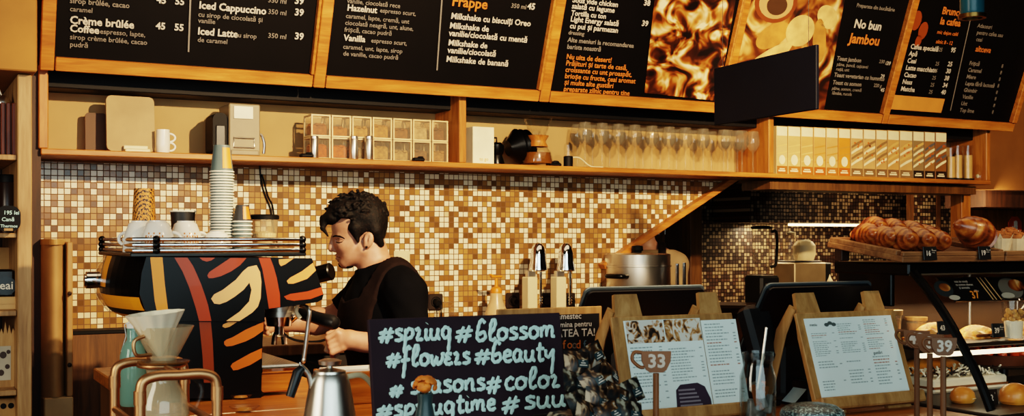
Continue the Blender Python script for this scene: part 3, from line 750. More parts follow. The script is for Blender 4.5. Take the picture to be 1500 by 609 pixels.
t = thing('cardboard_box', 'plain tan carton behind the black packet on the left unit', 'box', (x, y+.30, lv[2]))
m = MB(); m.box((0, 0, h/2), (w, .15, h), None, .002); m.box((0, -.078, h*.62), (w*.98, .004, .02)); m.build('carton', plain('tan_carton', '#b08858', .8), t)
x, w, h = uspan(-30, 21, 395, y, LZ(436))
m0 = LZ(436)
t = thing('carton_base', 'pale low carton carrying the black packet on the left unit', 'box', (x, y+.06, lv[2]))
m = MB(); m.box((0, 0, (m0-lv[2])/2), (w*1.1, .13, m0-lv[2]), None, .002); m.box((0, -.067, (m0-lv[2])*.5), (w*1.08, .003, .004)); m.build('carton', plain('pale_carton', '#c29a68', .8), t)
t = thing('tea_packet', 'black packet lettered ai with a round emblem on the left unit', 'packet', (x, y+.05, m0))
m = MB(); m.box((0, 0, h/2), (w, .09, h), None, .006); m.build('packet', plain('dark_packet', '#16100e', .35), t)
Mt = frame4((0, -.0458, 0), (1, 0, 0), (0, 0, 1), (0, -1, 0))
m = MB(); m.slot(1).add([Mt @ Vector((w*.28+h*.34*math.cos(a), h*.4+h*.34*math.sin(a), .0004)) for a in [2*PI*k/24 for k in range(24)]], [tuple(range(24))])
m.slot(0).text('ceai', h*.42, Mt @ Matrix.Translation((w*.46, h*.28, .0012)), 'R', .01); m.build('print', [plain('off_white', '#e6d8c0'), plain('deep_black', '#050404', .3)], t, fix=False)
x, w, h = uspan(-30, 22, 482, y, lv[3])
t = thing('gift_box', 'kraft gift box with pictured window and ragged crown edge on the left unit', 'box', (x, y+.07, lv[3]))
m = MB(); pts = [(-w/2, 0), (w/2, 0), (w/2, h*.95)]
for k in range(9): pts += [(w/2-w*(k+.3)/9, h*(1.0+.06*(k % 3))), (w/2-w*(k+.8)/9, h*.90)]
pts.append((-w/2, h*.93)); m.prism(pts, -.012, .0, frame4((0, -.045, 0), (1, 0, 0), (0, 0, 1), (0, -1, 0))); m.box((0, .01, h*.43), (w, .1, h*.86), None, .002); m.build('carton', KRAFT, t)
m = MB(); m.slot(0).flat([(w*.02, -.0462, h*.12), (w*.40, -.0462, h*.12), (w*.40, -.0462, h*.70), (w*.02, -.0462, h*.70)])
for a, b, r in ((.12, .25, .09), (.30, .35, .07), (.18, .55, .10), (.33, .60, .06)): m.slot(1).add([(w*a+w*r*math.cos(q), -.0468, h*b+w*r*1.1*math.sin(q)) for q in [PI/6*k for k in range(12)]], [tuple(range(12))])
m.build('picture', [plain('pic_grey', '#b0a48e'), plain('pic_brown', '#3a2416')], t, fix=False)
x, w, h = uspan(-30, 24, 588, y, LZ(640))
t = thing('kraft_box', 'kraft box with dark holes on the lowest visible shelf of the left unit', 'box', (x, y+.07, LZ(700)))
hh = LZ(588)-LZ(700); m = MB(); m.box((0, 0, hh/2), (w, .12, hh), None, .003); m.build('carton', KRAFT, t)
m = MB()
for q in (-.1, .15, .36): m.cyl((w*q, -.059, hh*.9), (w*q, -.0615, hh*.9), .009, 14)
m.build('holes', BLACKM, t)
m = MB(); m.box(((ux0+upx)/2, UY+.29, LZ(700)-.012), (upx-ux0-.06, .55, .022)); tag(m.build('loose_board', OAK), 'loose oak board low in the left shelving unit', 'board')

# ================================================================== TALL ROUNDED COLUMN CABINET
cy = 4.30; xa = Xat(65, cy); xb = Xat(108, cy); w = xb-xa; zt = Zh(86, 350, cy); zs = Zh(86, 582, cy)
t = thing('column_cabinet', 'tall tan rounded column with two small knobs between shelf unit and worktop', 'cabinet', ((xa+xb)/2, cy+.06, 0))
m = MB(); pr = [(-w*.5, .08)]+[(-w*.5+w*.76*k/12, -.055*math.sin(PI*k/12)) for k in range(13)]+[(w*.26, .08)]
m.prism(pr, zs, zt-.02, None, True); m.build('curved_door', plain('tan_laminate', '#a8845a', .6, spec=.2), t, ang=40)
m = MB(); m.prism([(a*1.04, b*1.12-.004) for a, b in pr], zt-.02, zt); m.build('top_cap', plain('tan_cap', '#b48a56', .5), t)
m = MB(); m.box((w*.385, .01, (zs+zt-.01)/2), (w*.2, .12, zt-zs-.01), None, .003); sp = m.build('side_strip', plain('tan_strip', '#a37c4e', .5), t)
for py in (430, 535):
    z = Zh(86, py, cy); m = MB(); m.lathe([(0, 0), (.005, 0), (.004, .008), (.008, .012), (.006, .018), (0, .019)], 14, (w*.36, -.049, z), Matrix.Rotation(PI/2, 3, 'X')); m.build('knob', plain('dark_bronze', '#2a1a0e', .4, .6), sp)
m = MB(); m.box((0, .012, zs/2), (w*1.0, .13, zs-.002), None, .004); m.build('base', plain('pale_base', '#b59a72', .5), t)
# ================================================================== COUNTERS
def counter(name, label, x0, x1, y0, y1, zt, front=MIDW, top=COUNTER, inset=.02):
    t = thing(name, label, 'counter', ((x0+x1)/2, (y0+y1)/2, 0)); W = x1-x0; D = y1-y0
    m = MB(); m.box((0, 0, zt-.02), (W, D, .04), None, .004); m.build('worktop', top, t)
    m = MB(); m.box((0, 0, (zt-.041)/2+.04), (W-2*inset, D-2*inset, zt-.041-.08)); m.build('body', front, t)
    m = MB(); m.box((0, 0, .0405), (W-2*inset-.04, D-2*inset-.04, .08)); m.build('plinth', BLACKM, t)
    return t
counter('bar_counter', 'long wooden bar counter in the foreground carrying menus and sign', -.1, 2.33, 1.58, 2.86, CT)
counter('machine_counter', 'wooden side counter carrying the striped espresso machine', .585, 1.13, 2.865, 4.08, CT)
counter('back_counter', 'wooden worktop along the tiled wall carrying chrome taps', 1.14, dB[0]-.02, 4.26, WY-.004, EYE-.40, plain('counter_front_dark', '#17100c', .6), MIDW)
m = MB(); m.box((.60+.26, 4.60, (CT+.075)/2), (.56, .11, CT+.075)); m.slot(1).box((.86, 4.60, CT+.083), (.57, .115, .014), None, .002)
tag(m.build('wall_ledge', [MIDW, BLACKM]), 'low wooden ledge with dark top against the tiles behind the machine', 'ledge')
# small white-lined wooden drawer box at the barista
p0 = at(455, 548, 3.3); p1 = at(548, 548, 3.3)
t = thing('knock_box', 'open wooden box with white lining between kettle and barista', 'box', (at(505, 560, 3.12).x, at(505, 560, 3.12).y-.05, CT))
m = MB(); W, D, H = .17, .12, .085
for s in (-1, 1): m.box((s*(W/2-.006), 0, H/2), (.012, D, H), None, .002); m.box((0, s*(D/2-.006), H/2), (W-.024, .012, H), None, .002)
m.box((0, 0, .004), (W-.02, D-.02, .008)); m.build('box', COUNTER, t)
m = MB(); 
for s in (-1, 1): m.box((s*(W/2-.016), 0, H/2+.006), (.006, D-.026, H-.004)); m.box((0, s*(D/2-.016), H/2+.006), (W-.04, .006, H-.004))
m.box((0, 0, .02), (W-.03, D-.03, .02)); m.build('liner', WHITE, t)

# ================================================================== ESPRESSO MACHINE
YM = 3.10; MD = .52
def q(px, py): p = onY(px, py, YM); return (p.x, p.z)
mx = q(300, 400)[0]
t = MACH = thing('espresso_machine', 'black espresso machine with orange and cream tiger stripes on its side', 'coffee machine', (mx, YM, CT))
def L2(pts): return [(a-mx, b-CT) for a, b in (q(*p) for p in pts)]
MF = frame4((0, 0, 0), (1, 0, 0), (0, 0, 1), (0, -1, 0))      # polygon xy -> XZ, +z toward the room
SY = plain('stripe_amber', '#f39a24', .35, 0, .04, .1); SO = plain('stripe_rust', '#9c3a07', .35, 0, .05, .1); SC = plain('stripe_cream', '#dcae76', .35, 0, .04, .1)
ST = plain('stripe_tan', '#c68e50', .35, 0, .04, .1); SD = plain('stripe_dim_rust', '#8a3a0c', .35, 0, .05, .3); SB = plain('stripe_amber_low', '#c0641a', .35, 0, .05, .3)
side = [(213, 376), (455, 378), (461, 396), (472, 431), (470, 438), (463, 442), (408, 450), (386, 453), (386, 470), (250, 470), (228, 468), (212, 455), (203, 430), (206, 400)]
m = MB(); m.slot(0).prism(L2(side), 0, .012, MF)
def sm(pts, n=4): return [(v.x, v.y) for v in catmull([(a, b, 0) for a, b in pts], n, True)]
def stripe(pts, mi, smooth=False, z=.0128):
    P = L2(sm(pts) if smooth else pts); m.slot(mi).add([MF @ Vector((a, b, z)) for a, b in P], [tuple(range(len(P)))])
stripe([(218.6, 376.5), (236.5, 376.5), (240, 416), (246, 464), (247, 469.5), (231, 468.5), (225, 439), (221.6, 404)], 1)
stripe([(254, 377), (273, 377), (281, 389), (287, 402), (293, 416), (298.6, 432), (303, 446), (308, 469.5), (290, 469.5), (285, 450), (275.6, 420.5), (266, 397.5)], 2)
stripe([(290.6, 377), (313.5, 377.2), (308, 381), (301, 382.8), (295, 381)], 2)
stripe([(302, 403), (305, 398), (320, 388), (335.7, 377.6), (359, 377.8), (350, 388), (337, 397), (322, 404), (310, 407), (304, 407)], 2)
stripe([(307.6, 437), (312, 430.5), (324.6, 424), (344, 409), (354, 397), (361.6, 390.6), (374, 388), (379, 398), (381, 411.6), (380, 436), (376, 448.5), (368, 457), (359, 463), (349, 469.5), (329.5, 469.5), (349, 456), (363, 441), (366.5, 424), (363.5, 413.5), (355, 424), (342, 434), (330, 441.5), (320, 445), (312, 444)], 3)
stripe([(377, 377.6), (394, 377.6), (399, 391), (403.4, 406.6), (408, 431), (408.5, 449), (392, 451.5), (387.4, 421.4), (382.5, 394)], 2)
stripe([(407, 386), (406.2, 379.6), (428, 378.3), (415.8, 387), (409.6, 389.4)], 4)
stripe([(418, 411), (423, 406.2), (440, 397), (456.4, 384.5), (460.8, 395.6), (447.8, 408), (428, 415), (420, 415)], 4)
stripe([(414, 433.7), (423, 430), (447.8, 426.4), (468.7, 420), (471.3, 430.5), (452.7, 437.4), (428, 440), (418, 438)], 2)
m.build('side_panel', [BLACK, SY, SO, SC, ST], t)
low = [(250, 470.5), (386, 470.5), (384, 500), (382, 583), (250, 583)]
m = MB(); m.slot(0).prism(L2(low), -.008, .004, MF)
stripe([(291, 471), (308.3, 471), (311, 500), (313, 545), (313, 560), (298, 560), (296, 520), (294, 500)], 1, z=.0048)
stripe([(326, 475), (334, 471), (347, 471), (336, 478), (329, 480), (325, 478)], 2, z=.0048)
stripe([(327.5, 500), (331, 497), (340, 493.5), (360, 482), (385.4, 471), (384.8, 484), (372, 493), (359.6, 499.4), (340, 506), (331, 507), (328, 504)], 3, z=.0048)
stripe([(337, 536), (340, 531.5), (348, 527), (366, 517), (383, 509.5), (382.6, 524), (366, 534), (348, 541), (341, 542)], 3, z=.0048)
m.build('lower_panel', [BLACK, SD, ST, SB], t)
# body shell behind the panel with the bulging back
m = MB(); prof = L2([(213, 376), (206, 400), (203, 430), (212, 455), (228, 468), (250, 474)])
P = [(v.x, v.y) for v in catmull([(a, b, 0) for a, b in prof], 5)]
NY = 12; nP = len(P)
yb = lambda j: .002+(MD-.004)*j/NY
vs = [Vector((x-.05*math.sin(PI*j/NY)**.8, yb(j), z)) for j in range(NY+1) for (x, z) in P]
for j in range(NY):
    for i in range(nP-1):
        zz = (P[i][1]+P[i+1][1])/2
        py = 350+(EYE-(zz+CT))*1700/3.04
        mi = 0
        if 437 < py < 452: mi = 1
        elif py > 463: mi = 1
        elif j in (5, 6) and py < 425: mi = 1
        m.slot(mi).add([vs[j*nP+i], vs[(j+1)*nP+i], vs[(j+1)*nP+i+1], vs[j*nP+i+1]], [(0, 1, 2, 3)], True)
m.build('back_shell', [BLACK, SY], t, fix=False)
m = MB(); A = L2([(216, 378), (452, 379), (468, 431), (460, 440), (384, 452), (380, 470), (250, 474), (232, 466)])
m.prism(A, -.5, -.003, MF); A = L2([(258, 470), (376, 470), (374, 570), (258, 570)]); m.prism(A, -.49, -.008, MF); m.build('body', plain('body_black', '#0d0a09', .3), t)
# far side panel
m = MB(); m.prism(L2(side), -MD-.012, -MD, MF); m.prism(L2(low), -MD-.012, -MD, MF); m.build('side_panel', BLACK, t)
# clear outer guard on the back, with chrome knob
m = MB(); G = L2([(213, 370), (196, 382), (184, 405), (182, 430), (190, 452), (205, 468)]); G = [(v.x, v.y) for v in catmull([(a, b, 0) for a, b in G], 4)]
m.grid(lambda u, v: Vector((G[int(round(u*(len(G)-1)))][0]-.02*math.sin(PI*v), .18+v*(MD-.2), G[int(round(u*(len(G)-1)))][1])), len(G), 8)
m.build('clear_guard', GLASS, t)
kx, kz = L2([(183, 416)])[0]
m = MB(); m.cyl((kx-.008, .36, kz), (kx-.045, .36, kz), .024, 24); m.cyl((kx-.02, .36, kz), (kx-.05, .36, kz), .017, 24); m.build('guard_knob', CHROME, t)
# top tray and cup rail
tz = L2([(300, 375)])[0][1]
xa = L2([(196, 370)])[0][0]; xb = L2([(443, 370)])[0][0]
m = MB(); m.box(((xa+xb)/2, MD/2, tz+.004), (xb-xa+.02, MD+.01, .012), None, .003); m.build('cup_tray', plain('dark_steel', '#3a3836', .3, 1), t)
railz = [L2([(300, y)])[0][1] for y in (350.5, 358.5, 366.5)]
m = MB()
for z in railz: m.tube([(xa, 0, z), (xb, 0, z), (xb, MD, z), (xa, MD, z)], .0055, 10, True)
m.build('cup_rail', CHROME, t)
for (x, y) in ((L2([(229, 366)])[0][0], 0), (xb, 0), (xa, MD), (xb, MD), (0, MD)):
    m = MB(); m.cyl((x, y, tz+.008), (x, y, railz[0]+.006), .004, 10)
    for z in railz: m.ell((x, y, z+.0), .0105, 14, 9)
    m.build('rail_post', BLACK, t)
# front: group head, portafilter, steam wand, knob, drip tray, feet
gp = at(409, 462, 3.42); g = gp-Vector((mx, YM, CT))
m = MB(); m.cyl((g.x, g.y, g.z+.075), (g.x, g.y, g.z+.012), .045, 28); m.cyl((g.x, g.y, g.z+.012), (g.x, g.y, g.z-.002), .050, 28); m.build('group_head', STEEL, t)
m = MB(); m.cyl((g.x, g.y, g.z-.003), (g.x, g.y, g.z-.03), .040, 28, .036); m.cyl((g.x, g.y, g.z-.03), (g.x, g.y, g.z-.055), .014, 18)
for s in (-1, 1): m.tube(catmull([(g.x, g.y, g.z-.045), (g.x+s*.012, g.y, g.z-.058), (g.x+s*.016, g.y, g.z-.085)], 4), .0085, 10)
pf = m.build('portafilter', CHROME, t)
e1 = at(436, 457, 3.38)-Vector((mx, YM, CT)); e2 = at(494, 474, 3.28)-Vector((mx, YM, CT)); st = Vector((g.x+.035, g.y, g.z-.012))
m = MB(); m.tube([st, e1.lerp(e2, .05)], [.012, .010], 12); m.build('arm', CHROME, pf)
dd = (e2-e1)
m = MB(); m.tube([e1+dd*u for u in (0, .05, .2, .45, .7, .9, .97, 1)], [.010, .016, .020, .018, .020, .0215, .017, .006], 16); m.build('handle', PLASTIC, pf)
w0 = at(452, 452, 3.25)-Vector((mx, YM, CT)); w1 = at(451, 478, 3.25)-Vector((mx, YM, CT)); w2 = at(445, 527, 3.25)-Vector((mx, YM, CT))
m = MB(); m.tube(catmull([w0+Vector((-.03, .05, .012)), w0, w1, w2], 6), .0062, 10); m.ell(w2, (.007, .007, .010)); m.build('steam_wand', STEEL, t)
m = MB(); m.tube(catmull([w0+Vector((-.05, .05, .015)), at(436, 441, 3.25)-Vector((mx, YM, CT)), at(434, 456, 3.25)-Vector((mx, YM, CT)), at(440, 466, 3.25)-Vector((mx, YM, CT))], 5), .006, 10); m.build('wand_guard', CREAM, t)
k0 = at(456, 404, 3.40)-Vector((mx, YM, CT)); k1 = at(486, 397, 3.38)-Vector((mx, YM, CT))
m = MB(); m.tube([k0, k0.lerp(k1, .1), k0.lerp(k1, .95), k1], [.020, .025, .026, .022], 20); 
for k in range(10):
    pass
m.build('steam_knob', BLACK, t)
da = L2([(384, 540)])[0]; dbx = L2([(446, 540)])[0][0]
m = MB(); m.box(((da[0]+dbx)/2, MD/2-.01, da[1]-.006), (dbx-da[0], MD-.04, .016), None, .004); m.build('drip_tray', CHROME, t)
m = MB()
for i in range(14): m.box((da[0]+.008+(dbx-da[0]-.016)*(i+.5)/14, MD/2-.01, da[1]+.0045), (.0035, MD-.07, .005))
for i in range(4): m.box(((da[0]+dbx)/2, .03+(MD-.09)*i/3, da[1]+.004), (dbx-da[0]-.014, .004, .004))
m.build('drip_grate', STEEL, t)
zl = L2([(300, 552)])[0][1]; zb_ = L2([(300, 582)])[0][1]
m = MB(); m.box(((da[0]+dbx)/2-.012, MD/2-.01, (zl+zb_)/2), (dbx-da[0]-.006, MD-.06, zl-zb_), None, .003); m.build('base_drawer', COUNTER, t)
m = MB(); m.box(((da[0]+dbx)/2-.005, MD/2-.01, (zl+da[1]-.014)/2), (dbx-da[0]-.012, MD-.08, da[1]-.014-zl)); m.build('tray_recess', STEEL, t)
for x in (L2([(262, 575)])[0][0], L2([(378, 575)])[0][0]):
    for y in (.03, MD-.05):
        m = MB(); m.lathe([(0, 0), (.022, 0), (.024, .008), (.016, .02), (.016, max(.03, zb_+.012)), (0, max(.03, zb_+.012))], 18, (x, y, 0)); m.build('foot', BLACKM, t)
# teal glass water tank standing behind the dripper
p = at(192, 560, 2.95)
t = thing('water_tank', 'green tinted glass bottle with wire clasp behind the copper stand', 'bottle', (at(193, 540, 3.02).x, at(193, 540, 3.02).y-.02, CT))
m = MB(); h = .20
m.lathe([(0, 0), (.030, 0), (.033, .006), (.033, .13), (.026, .155), (.016, .17), (.016, h), (.012, h), (.012, .17), (.022, .152), (.029, .13), (.029, .008), (0, .008)], 26); m.build('flask', glass('green_glass', (.66, .84, .78), .6, .08, .03, .5, '#8fb5a8'), t)
m = MB(); m.lathe([(0, h), (.017, h), (.017, h+.012), (.010, h+.016), (0, h+.016)], 20); m.build('stopper', WHITE, t)
m = MB(); m.tube([(.018, 0, h-.02), (.022, 0, h+.01), (0, 0, h+.022), (-.022, 0, h+.01), (-.018, 0, h-.02)], .0015, 6); m.tube([(-.018, 0, h-.02), (-.03, 0, h-.06), (-.02, 0, h-.05)], .0015, 6); m.build('clasp', STEEL, t)

# ================================================================== CUPS ON THE MACHINE
TZ = CT+tz+.0105            # tray surface
def tloc(px, dy): y = YM+dy; return Vector((Xat(px, y), y, TZ))
PRINT = plain('cup_orange_print', '#c8742c', .4)
def ccup(px, dy, rz, label, r=.045, h=.084, base=0.0):
    l = tloc(px, dy); l.z += base
    t = thing('coffee_cup', label, 'cup', l, rz, 'white cups resting upside down on the machine')
    m = MB(); m.lathe([(r*.94, .0), (r, .0), (r*.99, .012), (r*.90, h*.55), (r*.66, h*.90), (r*.5, h*.96), (r*.5, h), (r*.44, h), (r*.42, h*.96), (0, h*.95)], 32); m.build('body', WHITE, t)
    m = MB(); m.tube([(r*.86+.022*math.sin(a), 0, h*.42-.017*math.cos(a)) for a in [PI*k/10 for k in range(11)]], .0045, 8); m.build('handle', WHITE, t)
    m = MB()
    for k in range(7):
        a0 = -PI/2-.62+k*.18; z0, z1 = h*.16, h*.62
        rr = lambda z: (r*.99+(r*.90-r*.99)*max(0, (z-.012)/(h*.55-.012)))+.0006 if z < h*.55 else r*.90+(r*.66-r*.90)*(z-h*.55)/(h*.35)+.0008
        zt_ = z1 if k % 2 else z1*.86
        vs = []
        for z in (z0, (z0+zt_)/2, zt_):
            for a in (a0, a0+.10): vs.append((rr(z)*math.cos(a), rr(z)*math.sin(a), z))
        m.add(vs, [(0, 1, 3, 2), (2, 3, 5, 4)], True)
    m.build('print', PRINT, t, fix=False); return t
ccup(205, .13, PI*.8, 'white cup upside down at the left end of the machine top')
ccup(231, .055, -.4, 'white cup with orange print, second along the machine rail')
ccup(272, .09, .1, 'white cup with orange print and handle to the right, before the black cup')
ccup(318, .06, 2.6, 'white cup upside down in front of the tall cup stack', .040, .056)
ccup(296, .36, 1.2, 'white cup at the back of the machine top, mostly hidden by the rail', .04, .05)
# patterned inverted take-away cup
PAT = NT('tribal_cup'); 
def tribal():
    t = PAT; tc = t.coords((1, 1, 1)); w = t.n('ShaderNodeTexWave', wave_type='RINGS', rings_direction='SPHERICAL'); w.inputs['Scale'].default_value = 38; w.inputs['Distortion'].default_value = 5; w.inputs['Detail'].default_value = 1; w.inputs['Detail Scale'].default_value = 9
    mp = tc.node; mp.inputs['Location'].default_value = (0.004, .046, -.055); mp.inputs['Scale'].default_value = (1, 1, .7); t.l(tc, w.inputs['Vector'])
    t.l(t.ramp(w.outputs['Fac'], [(0, '#20140c'), (.42, '#e2a050'), (.80, '#c9762a')], 'CONSTANT'), t.b.inputs['Base Color']); return t.mat
PATM = tribal()
RIMW = plain('cup_rim_white', '#e4dccb', .45); CUPG = plain('cup_slate', '#5c6a68', .5)
def paper_cup(name, label, loc, r, h, mats, group=None, up=False, rtop=.72, patch=False):
    m = MB(); rt = r*rtop
    pr = [(0, h*.97), (rt*.92, h*.97), (rt*.94, h), (rt, h), (r*.97, .006), (r*.97, .004)]
    if up: pr = [(0, .004), (rt*.9, .004), (rt*.92, 0), (rt, 0), (r*.97, h-.004), (r*.93, h-.004), (rt*.9, .01), (0, .01)]
    m.slot(0).lathe(pr, 26)
    zr = h-.003 if up else .003
    m.slot(1).tube([(r*math.cos(a), r*math.sin(a), zr) for a in [2*PI*k/26 for k in range(26)]], .0022, 8, True)
    if patch:
        for a0, a1 in ((-1.75, -.75), (.6, 1.3)):
            g = MB(); vs = []
            for k in range(7):
                a = a0+(a1-a0)*k/6
                for u in (.08, .9): rr = (r*.97+(rt-r*.97)*u)+.0007; vs.append((rr*math.cos(a), rr*math.sin(a), .006+(h-.006)*u))
            m.slot(2).add(vs, [(2*k, 2*k+2, 2*k+3, 2*k+1) for k in range(6)], True)
    o = m.build(name, mats, None, loc, fix=False); return tag(o, label, 'cup', group)
paper_cup('takeaway_cup', 'large paper cup with tribal ring pattern, upside down at the machine left', tloc(211, .31), .0385, Zh(211, 276, YM+.31)-TZ, [PATM, PATM])
l = tloc(268, .28)
paper_cup('takeaway_cup', 'small black paper cup standing upright behind the printed white cup', l, .036, Zh(268, 308, YM+.28)-TZ, [plain('cup_black', '#131214', .5), RIMW, PRINT], None, True, .8)
l = tloc(325, .20); n = 28; step = (Zh(325, 253, YM+.2)-TZ)/n
proto = None
for k in range(n):
    z = TZ+k*step
    if proto is None: proto = paper_cup('paper_cup', 'paper cup inside the tall stack, only its white rim showing', (l.x, l.y, z), .0325, .075, [CUPG, RIMW], 'paper cups in the tall stack')
    else:
        o = proto.copy(); COL.objects.link(o); o.location = (l.x+random.uniform(-.0007, .0007), l.y, z)
paper_cup('paper_cup', 'slate and orange paper cup topping the tall stack', (l.x, l.y, TZ+n*step), .0325, .078, [CUPG, RIMW, plain('cup_orange', '#d88a3c', .5)], None, False, .70, True)
l = tloc(355, .17); n = 7; step = (Zh(355, 326, YM+.17)-TZ)/n
proto = None
for k in range(n):
    z = TZ+k*step
    if proto is None: proto = paper_cup('paper_cup', 'small paper cup inside the low stack, only its white rim showing', (l.x, l.y, z), .0265, .05, [CUPG, RIMW], 'paper cups in the low stack')
    else:
        o = proto.copy(); COL.objects.link(o); o.location = (l.x, l.y, z)
paper_cup('paper_cup', 'small black paper cup topping the low stack', (l.x, l.y, TZ+n*step), .0265, .050, [plain('cup_charcoal', '#2b2a2c', .5), RIMW, PRINT], None, False, .68, True)
# plastic jug with black lid
l = tloc(387, .28); h = Zh(387, 316, YM+.28)-TZ; t = thing('plastic_jug', 'clear plastic tub with black lid at the right of the machine top', 'tub', l)
m = MB(); r = .041; m.lathe([(0, 0), (r*.8, 0), (r, h*.92), (r*.95, h*.92), (r*.76, .006), (0, .006)], 28); m.build('tub', CLEARP, t)
m = MB(); m.lathe([(0, h*.9), (r*1.06, h*.9), (r*1.08, h), (r*.9, h+.004), (0, h+.004)], 28); m.build('lid', BLACKM, t)
m = MB(); m.lathe([(0, .008), (r*.74, .008), (r*.86, h*.5), (0, h*.58)], 22); m.build('contents', plain('milk_powder', '#d9c7a2', .8), t)
# cables hanging on the tiles down to the machine
a = [onY(px, py, WY-.006) for px, py in ((380, 234), (382, 262), (388, 285), (396, 305), (400, 330), (404, 352), (412, 370))]
m = MB(); m.tube(catmull(a, 5), .0035, 8); tag(m.build('cable', BLACKM), 'black cable hanging down the tiles behind the plastic tub, the longer one', 'cable')
a = [onY(px, py, WY-.006) for px, py in ((383, 255), (388, 270), (393, 288), (399, 300), (402, 320))]
m = MB(); m.tube(catmull(a, 5), .003, 8); tag(m.build('cable', BLACKM), 'shorter black cable beside the longer one on the tiles', 'cable')
# loose cables on the back counter between machine and barista
a = [at(px, py, 4.5) for px, py in ((412, 478), (420, 492), (440, 502), (470, 500), (500, 486), (512, 478))]
m = MB(); m.tube(catmull([Vector((p.x, min(p.y, 4.5), max(p.z, EYE-.395))) for p in a], 5), .005, 8); tag(m.build('cable', BLACKM), 'black cable looping between the drip tray and the barista', 'cable')
# ================================================================== SIGNED-DISTANCE SCULPTING (smooth unions, surface nets)
class SDF:
    def __init__(s): s.ops = []
    def ell(s, c, r, k=.01, R=None, sub=False, tagn=''): s.ops.append(('e', np.array(c, float), np.array(r if hasattr(r, '__len__') else (r,)*3, float), None if R is None else np.array(R), k, sub, tagn)); return s
    def cap(s, a, b, ra, rb=None, k=.01, sub=False, tagn=''): s.ops.append(('c', np.array(a, float), np.array(b, float), ra, ra if rb is None else rb, k, sub, tagn)); return s
    def mesh(s, h, inflate=0.0, post=None, only=None, jit=None):
        ops = [o for o in s.ops if only is None or o[-1] in only]
        lo = np.full(3, 1e9); hi = -lo
        bbs = []
        for o in ops:
            if o[0] == 'e': r = o[2].max() if o[3] is not None else o[2]; a, b = o[1]-r, o[1]+r
            else: a = np.minimum(o[1]-o[3], o[2]-o[4]); b = np.maximum(o[1]+o[3], o[2]+o[4])
            bbs.append((a, b))
            if not o[-2]: lo = np.minimum(lo, a); hi = np.maximum(hi, b)
        mg = abs(inflate)+3*h; lo -= mg; hi += mg
        n = np.ceil((hi-lo)/h).astype(int)+1
        D = np.full(n, 1.0, np.float32)
        ax = [lo[i]+h*np.arange(n[i]) for i in range(3)]
        for o, (a, b) in zip(ops, bbs):
            k = o[-3]; pad = max(.03, k*1.2)+inflate+2*h
            i0 = np.maximum(0, np.floor((a-pad-lo)/h).astype(int)); i1 = np.minimum(n, np.ceil((b+pad-lo)/h).astype(int)+1)
            if (i1 <= i0).any(): continue
            sl = tuple(slice(i0[j], i1[j]) for j in range(3))
            X, Y, Z = np.meshgrid(*[ax[j][sl[j]] for j in range(3)], indexing='ij')
            if o[0] == 'e':
                P = np.stack([X-o[1][0], Y-o[1][1], Z-o[1][2]], -1)
                if o[3] is not None: P = P @ o[3]
                k0 = np.linalg.norm(P/o[2], axis=-1); k1 = np.linalg.norm(P/(o[2]**2), axis=-1)+1e-9
                d = k0*(k0-1)/k1
            else:
                P = np.stack([X, Y, Z], -1)-o[1]; v = o[2]-o[1]; L = (v*v).sum()+1e-12
                t = np.clip((P @ v)/L, 0, 1); d = np.linalg.norm(P-t[..., None]*v, axis=-1)-(o[3]+(o[4]-o[3])*t)
            d = d.astype(np.float32); E = D[sl]
            if o[-2]:
                hh = np.clip(.5-.5*(E+d)/k, 0, 1); D[sl] = E+(-d-E)*hh+k*hh*(1-hh)
            else:
                hh = np.clip(.5+.5*(d-E)/k, 0, 1); D[sl] = d+(E-d)*hh-k*hh*(1-hh)
        D -= inflate
        if post is not None:
            X, Y, Z = np.meshgrid(*ax, indexing='ij', sparse=True); D = post(D, X, Y, Z).astype(np.float32)
        D[0] = D[-1] = 1; D[:, 0] = D[:, -1] = 1; D[:, :, 0] = D[:, :, -1] = 1
        return nets(D, lo, h)
def nets(D, lo, h):
    S = D < 0
    c = np.zeros(tuple(np.array(D.shape)-1), np.int8)
    offs = [(i, j, k) for i in (0, 1) for j in (0, 1) for k in (0, 1)]
    nx, ny, nz = c.shape
    for (i, j, k) in offs: c += S[i:i+nx, j:j+ny, k:k+nz]
    act = (c > 0) & (c < 8); cells = np.argwhere(act)
    idx = np.full(c.shape, -1, np.int64); idx[act] = np.arange(len(cells))
    acc = np.zeros((len(cells), 3)); w = np.zeros(len(cells))
    for a in offs:
        for ax in range(3):
            if a[ax]: continue
            b = list(a); b[ax] = 1
            A = cells+np.array(a); B = cells+np.array(b)
            da = D[A[:, 0], A[:, 1], A[:, 2]]; db = D[B[:, 0], B[:, 1], B[:, 2]]
            m = (da < 0) != (db < 0); t = da[m]/(da[m]-db[m])
            p = np.tile(np.array(a, float), (m.sum(), 1)); p[:, ax] += t
            acc[m] += p; w[m] += 1
    V = lo+(cells+acc/np.maximum(w, 1)[:, None])*h
    Fs = []
    for ax in range(3):
        u, v = [(1, 2), (2, 0), (0, 1)][ax]
        sh = list(D.shape)
        s0 = [slice(None)]*3; s1 = [slice(None)]*3
        s0[ax] = slice(0, -1); s1[ax] = slice(1, None)
        E = np.argwhere(S[tuple(s0)] != S[tuple(s1)])
        ok = (E[:, u] > 0) & (E[:, v] > 0) & (E[:, u] < sh[u]-1) & (E[:, v] < sh[v]-1); E = E[ok]
        def cell(du, dv):
            q = E.copy(); q[:, u] += du; q[:, v] += dv; return idx[q[:, 0], q[:, 1], q[:, 2]]
        f = np.stack([cell(-1, -1), cell(0, -1), cell(0, 0), cell(-1, 0)], 1)
        ins = S[E[:, 0], E[:, 1], E[:, 2]]
        f[~ins] = f[~ins][:, ::-1]; Fs.append(f)
    return V, np.concatenate(Fs)
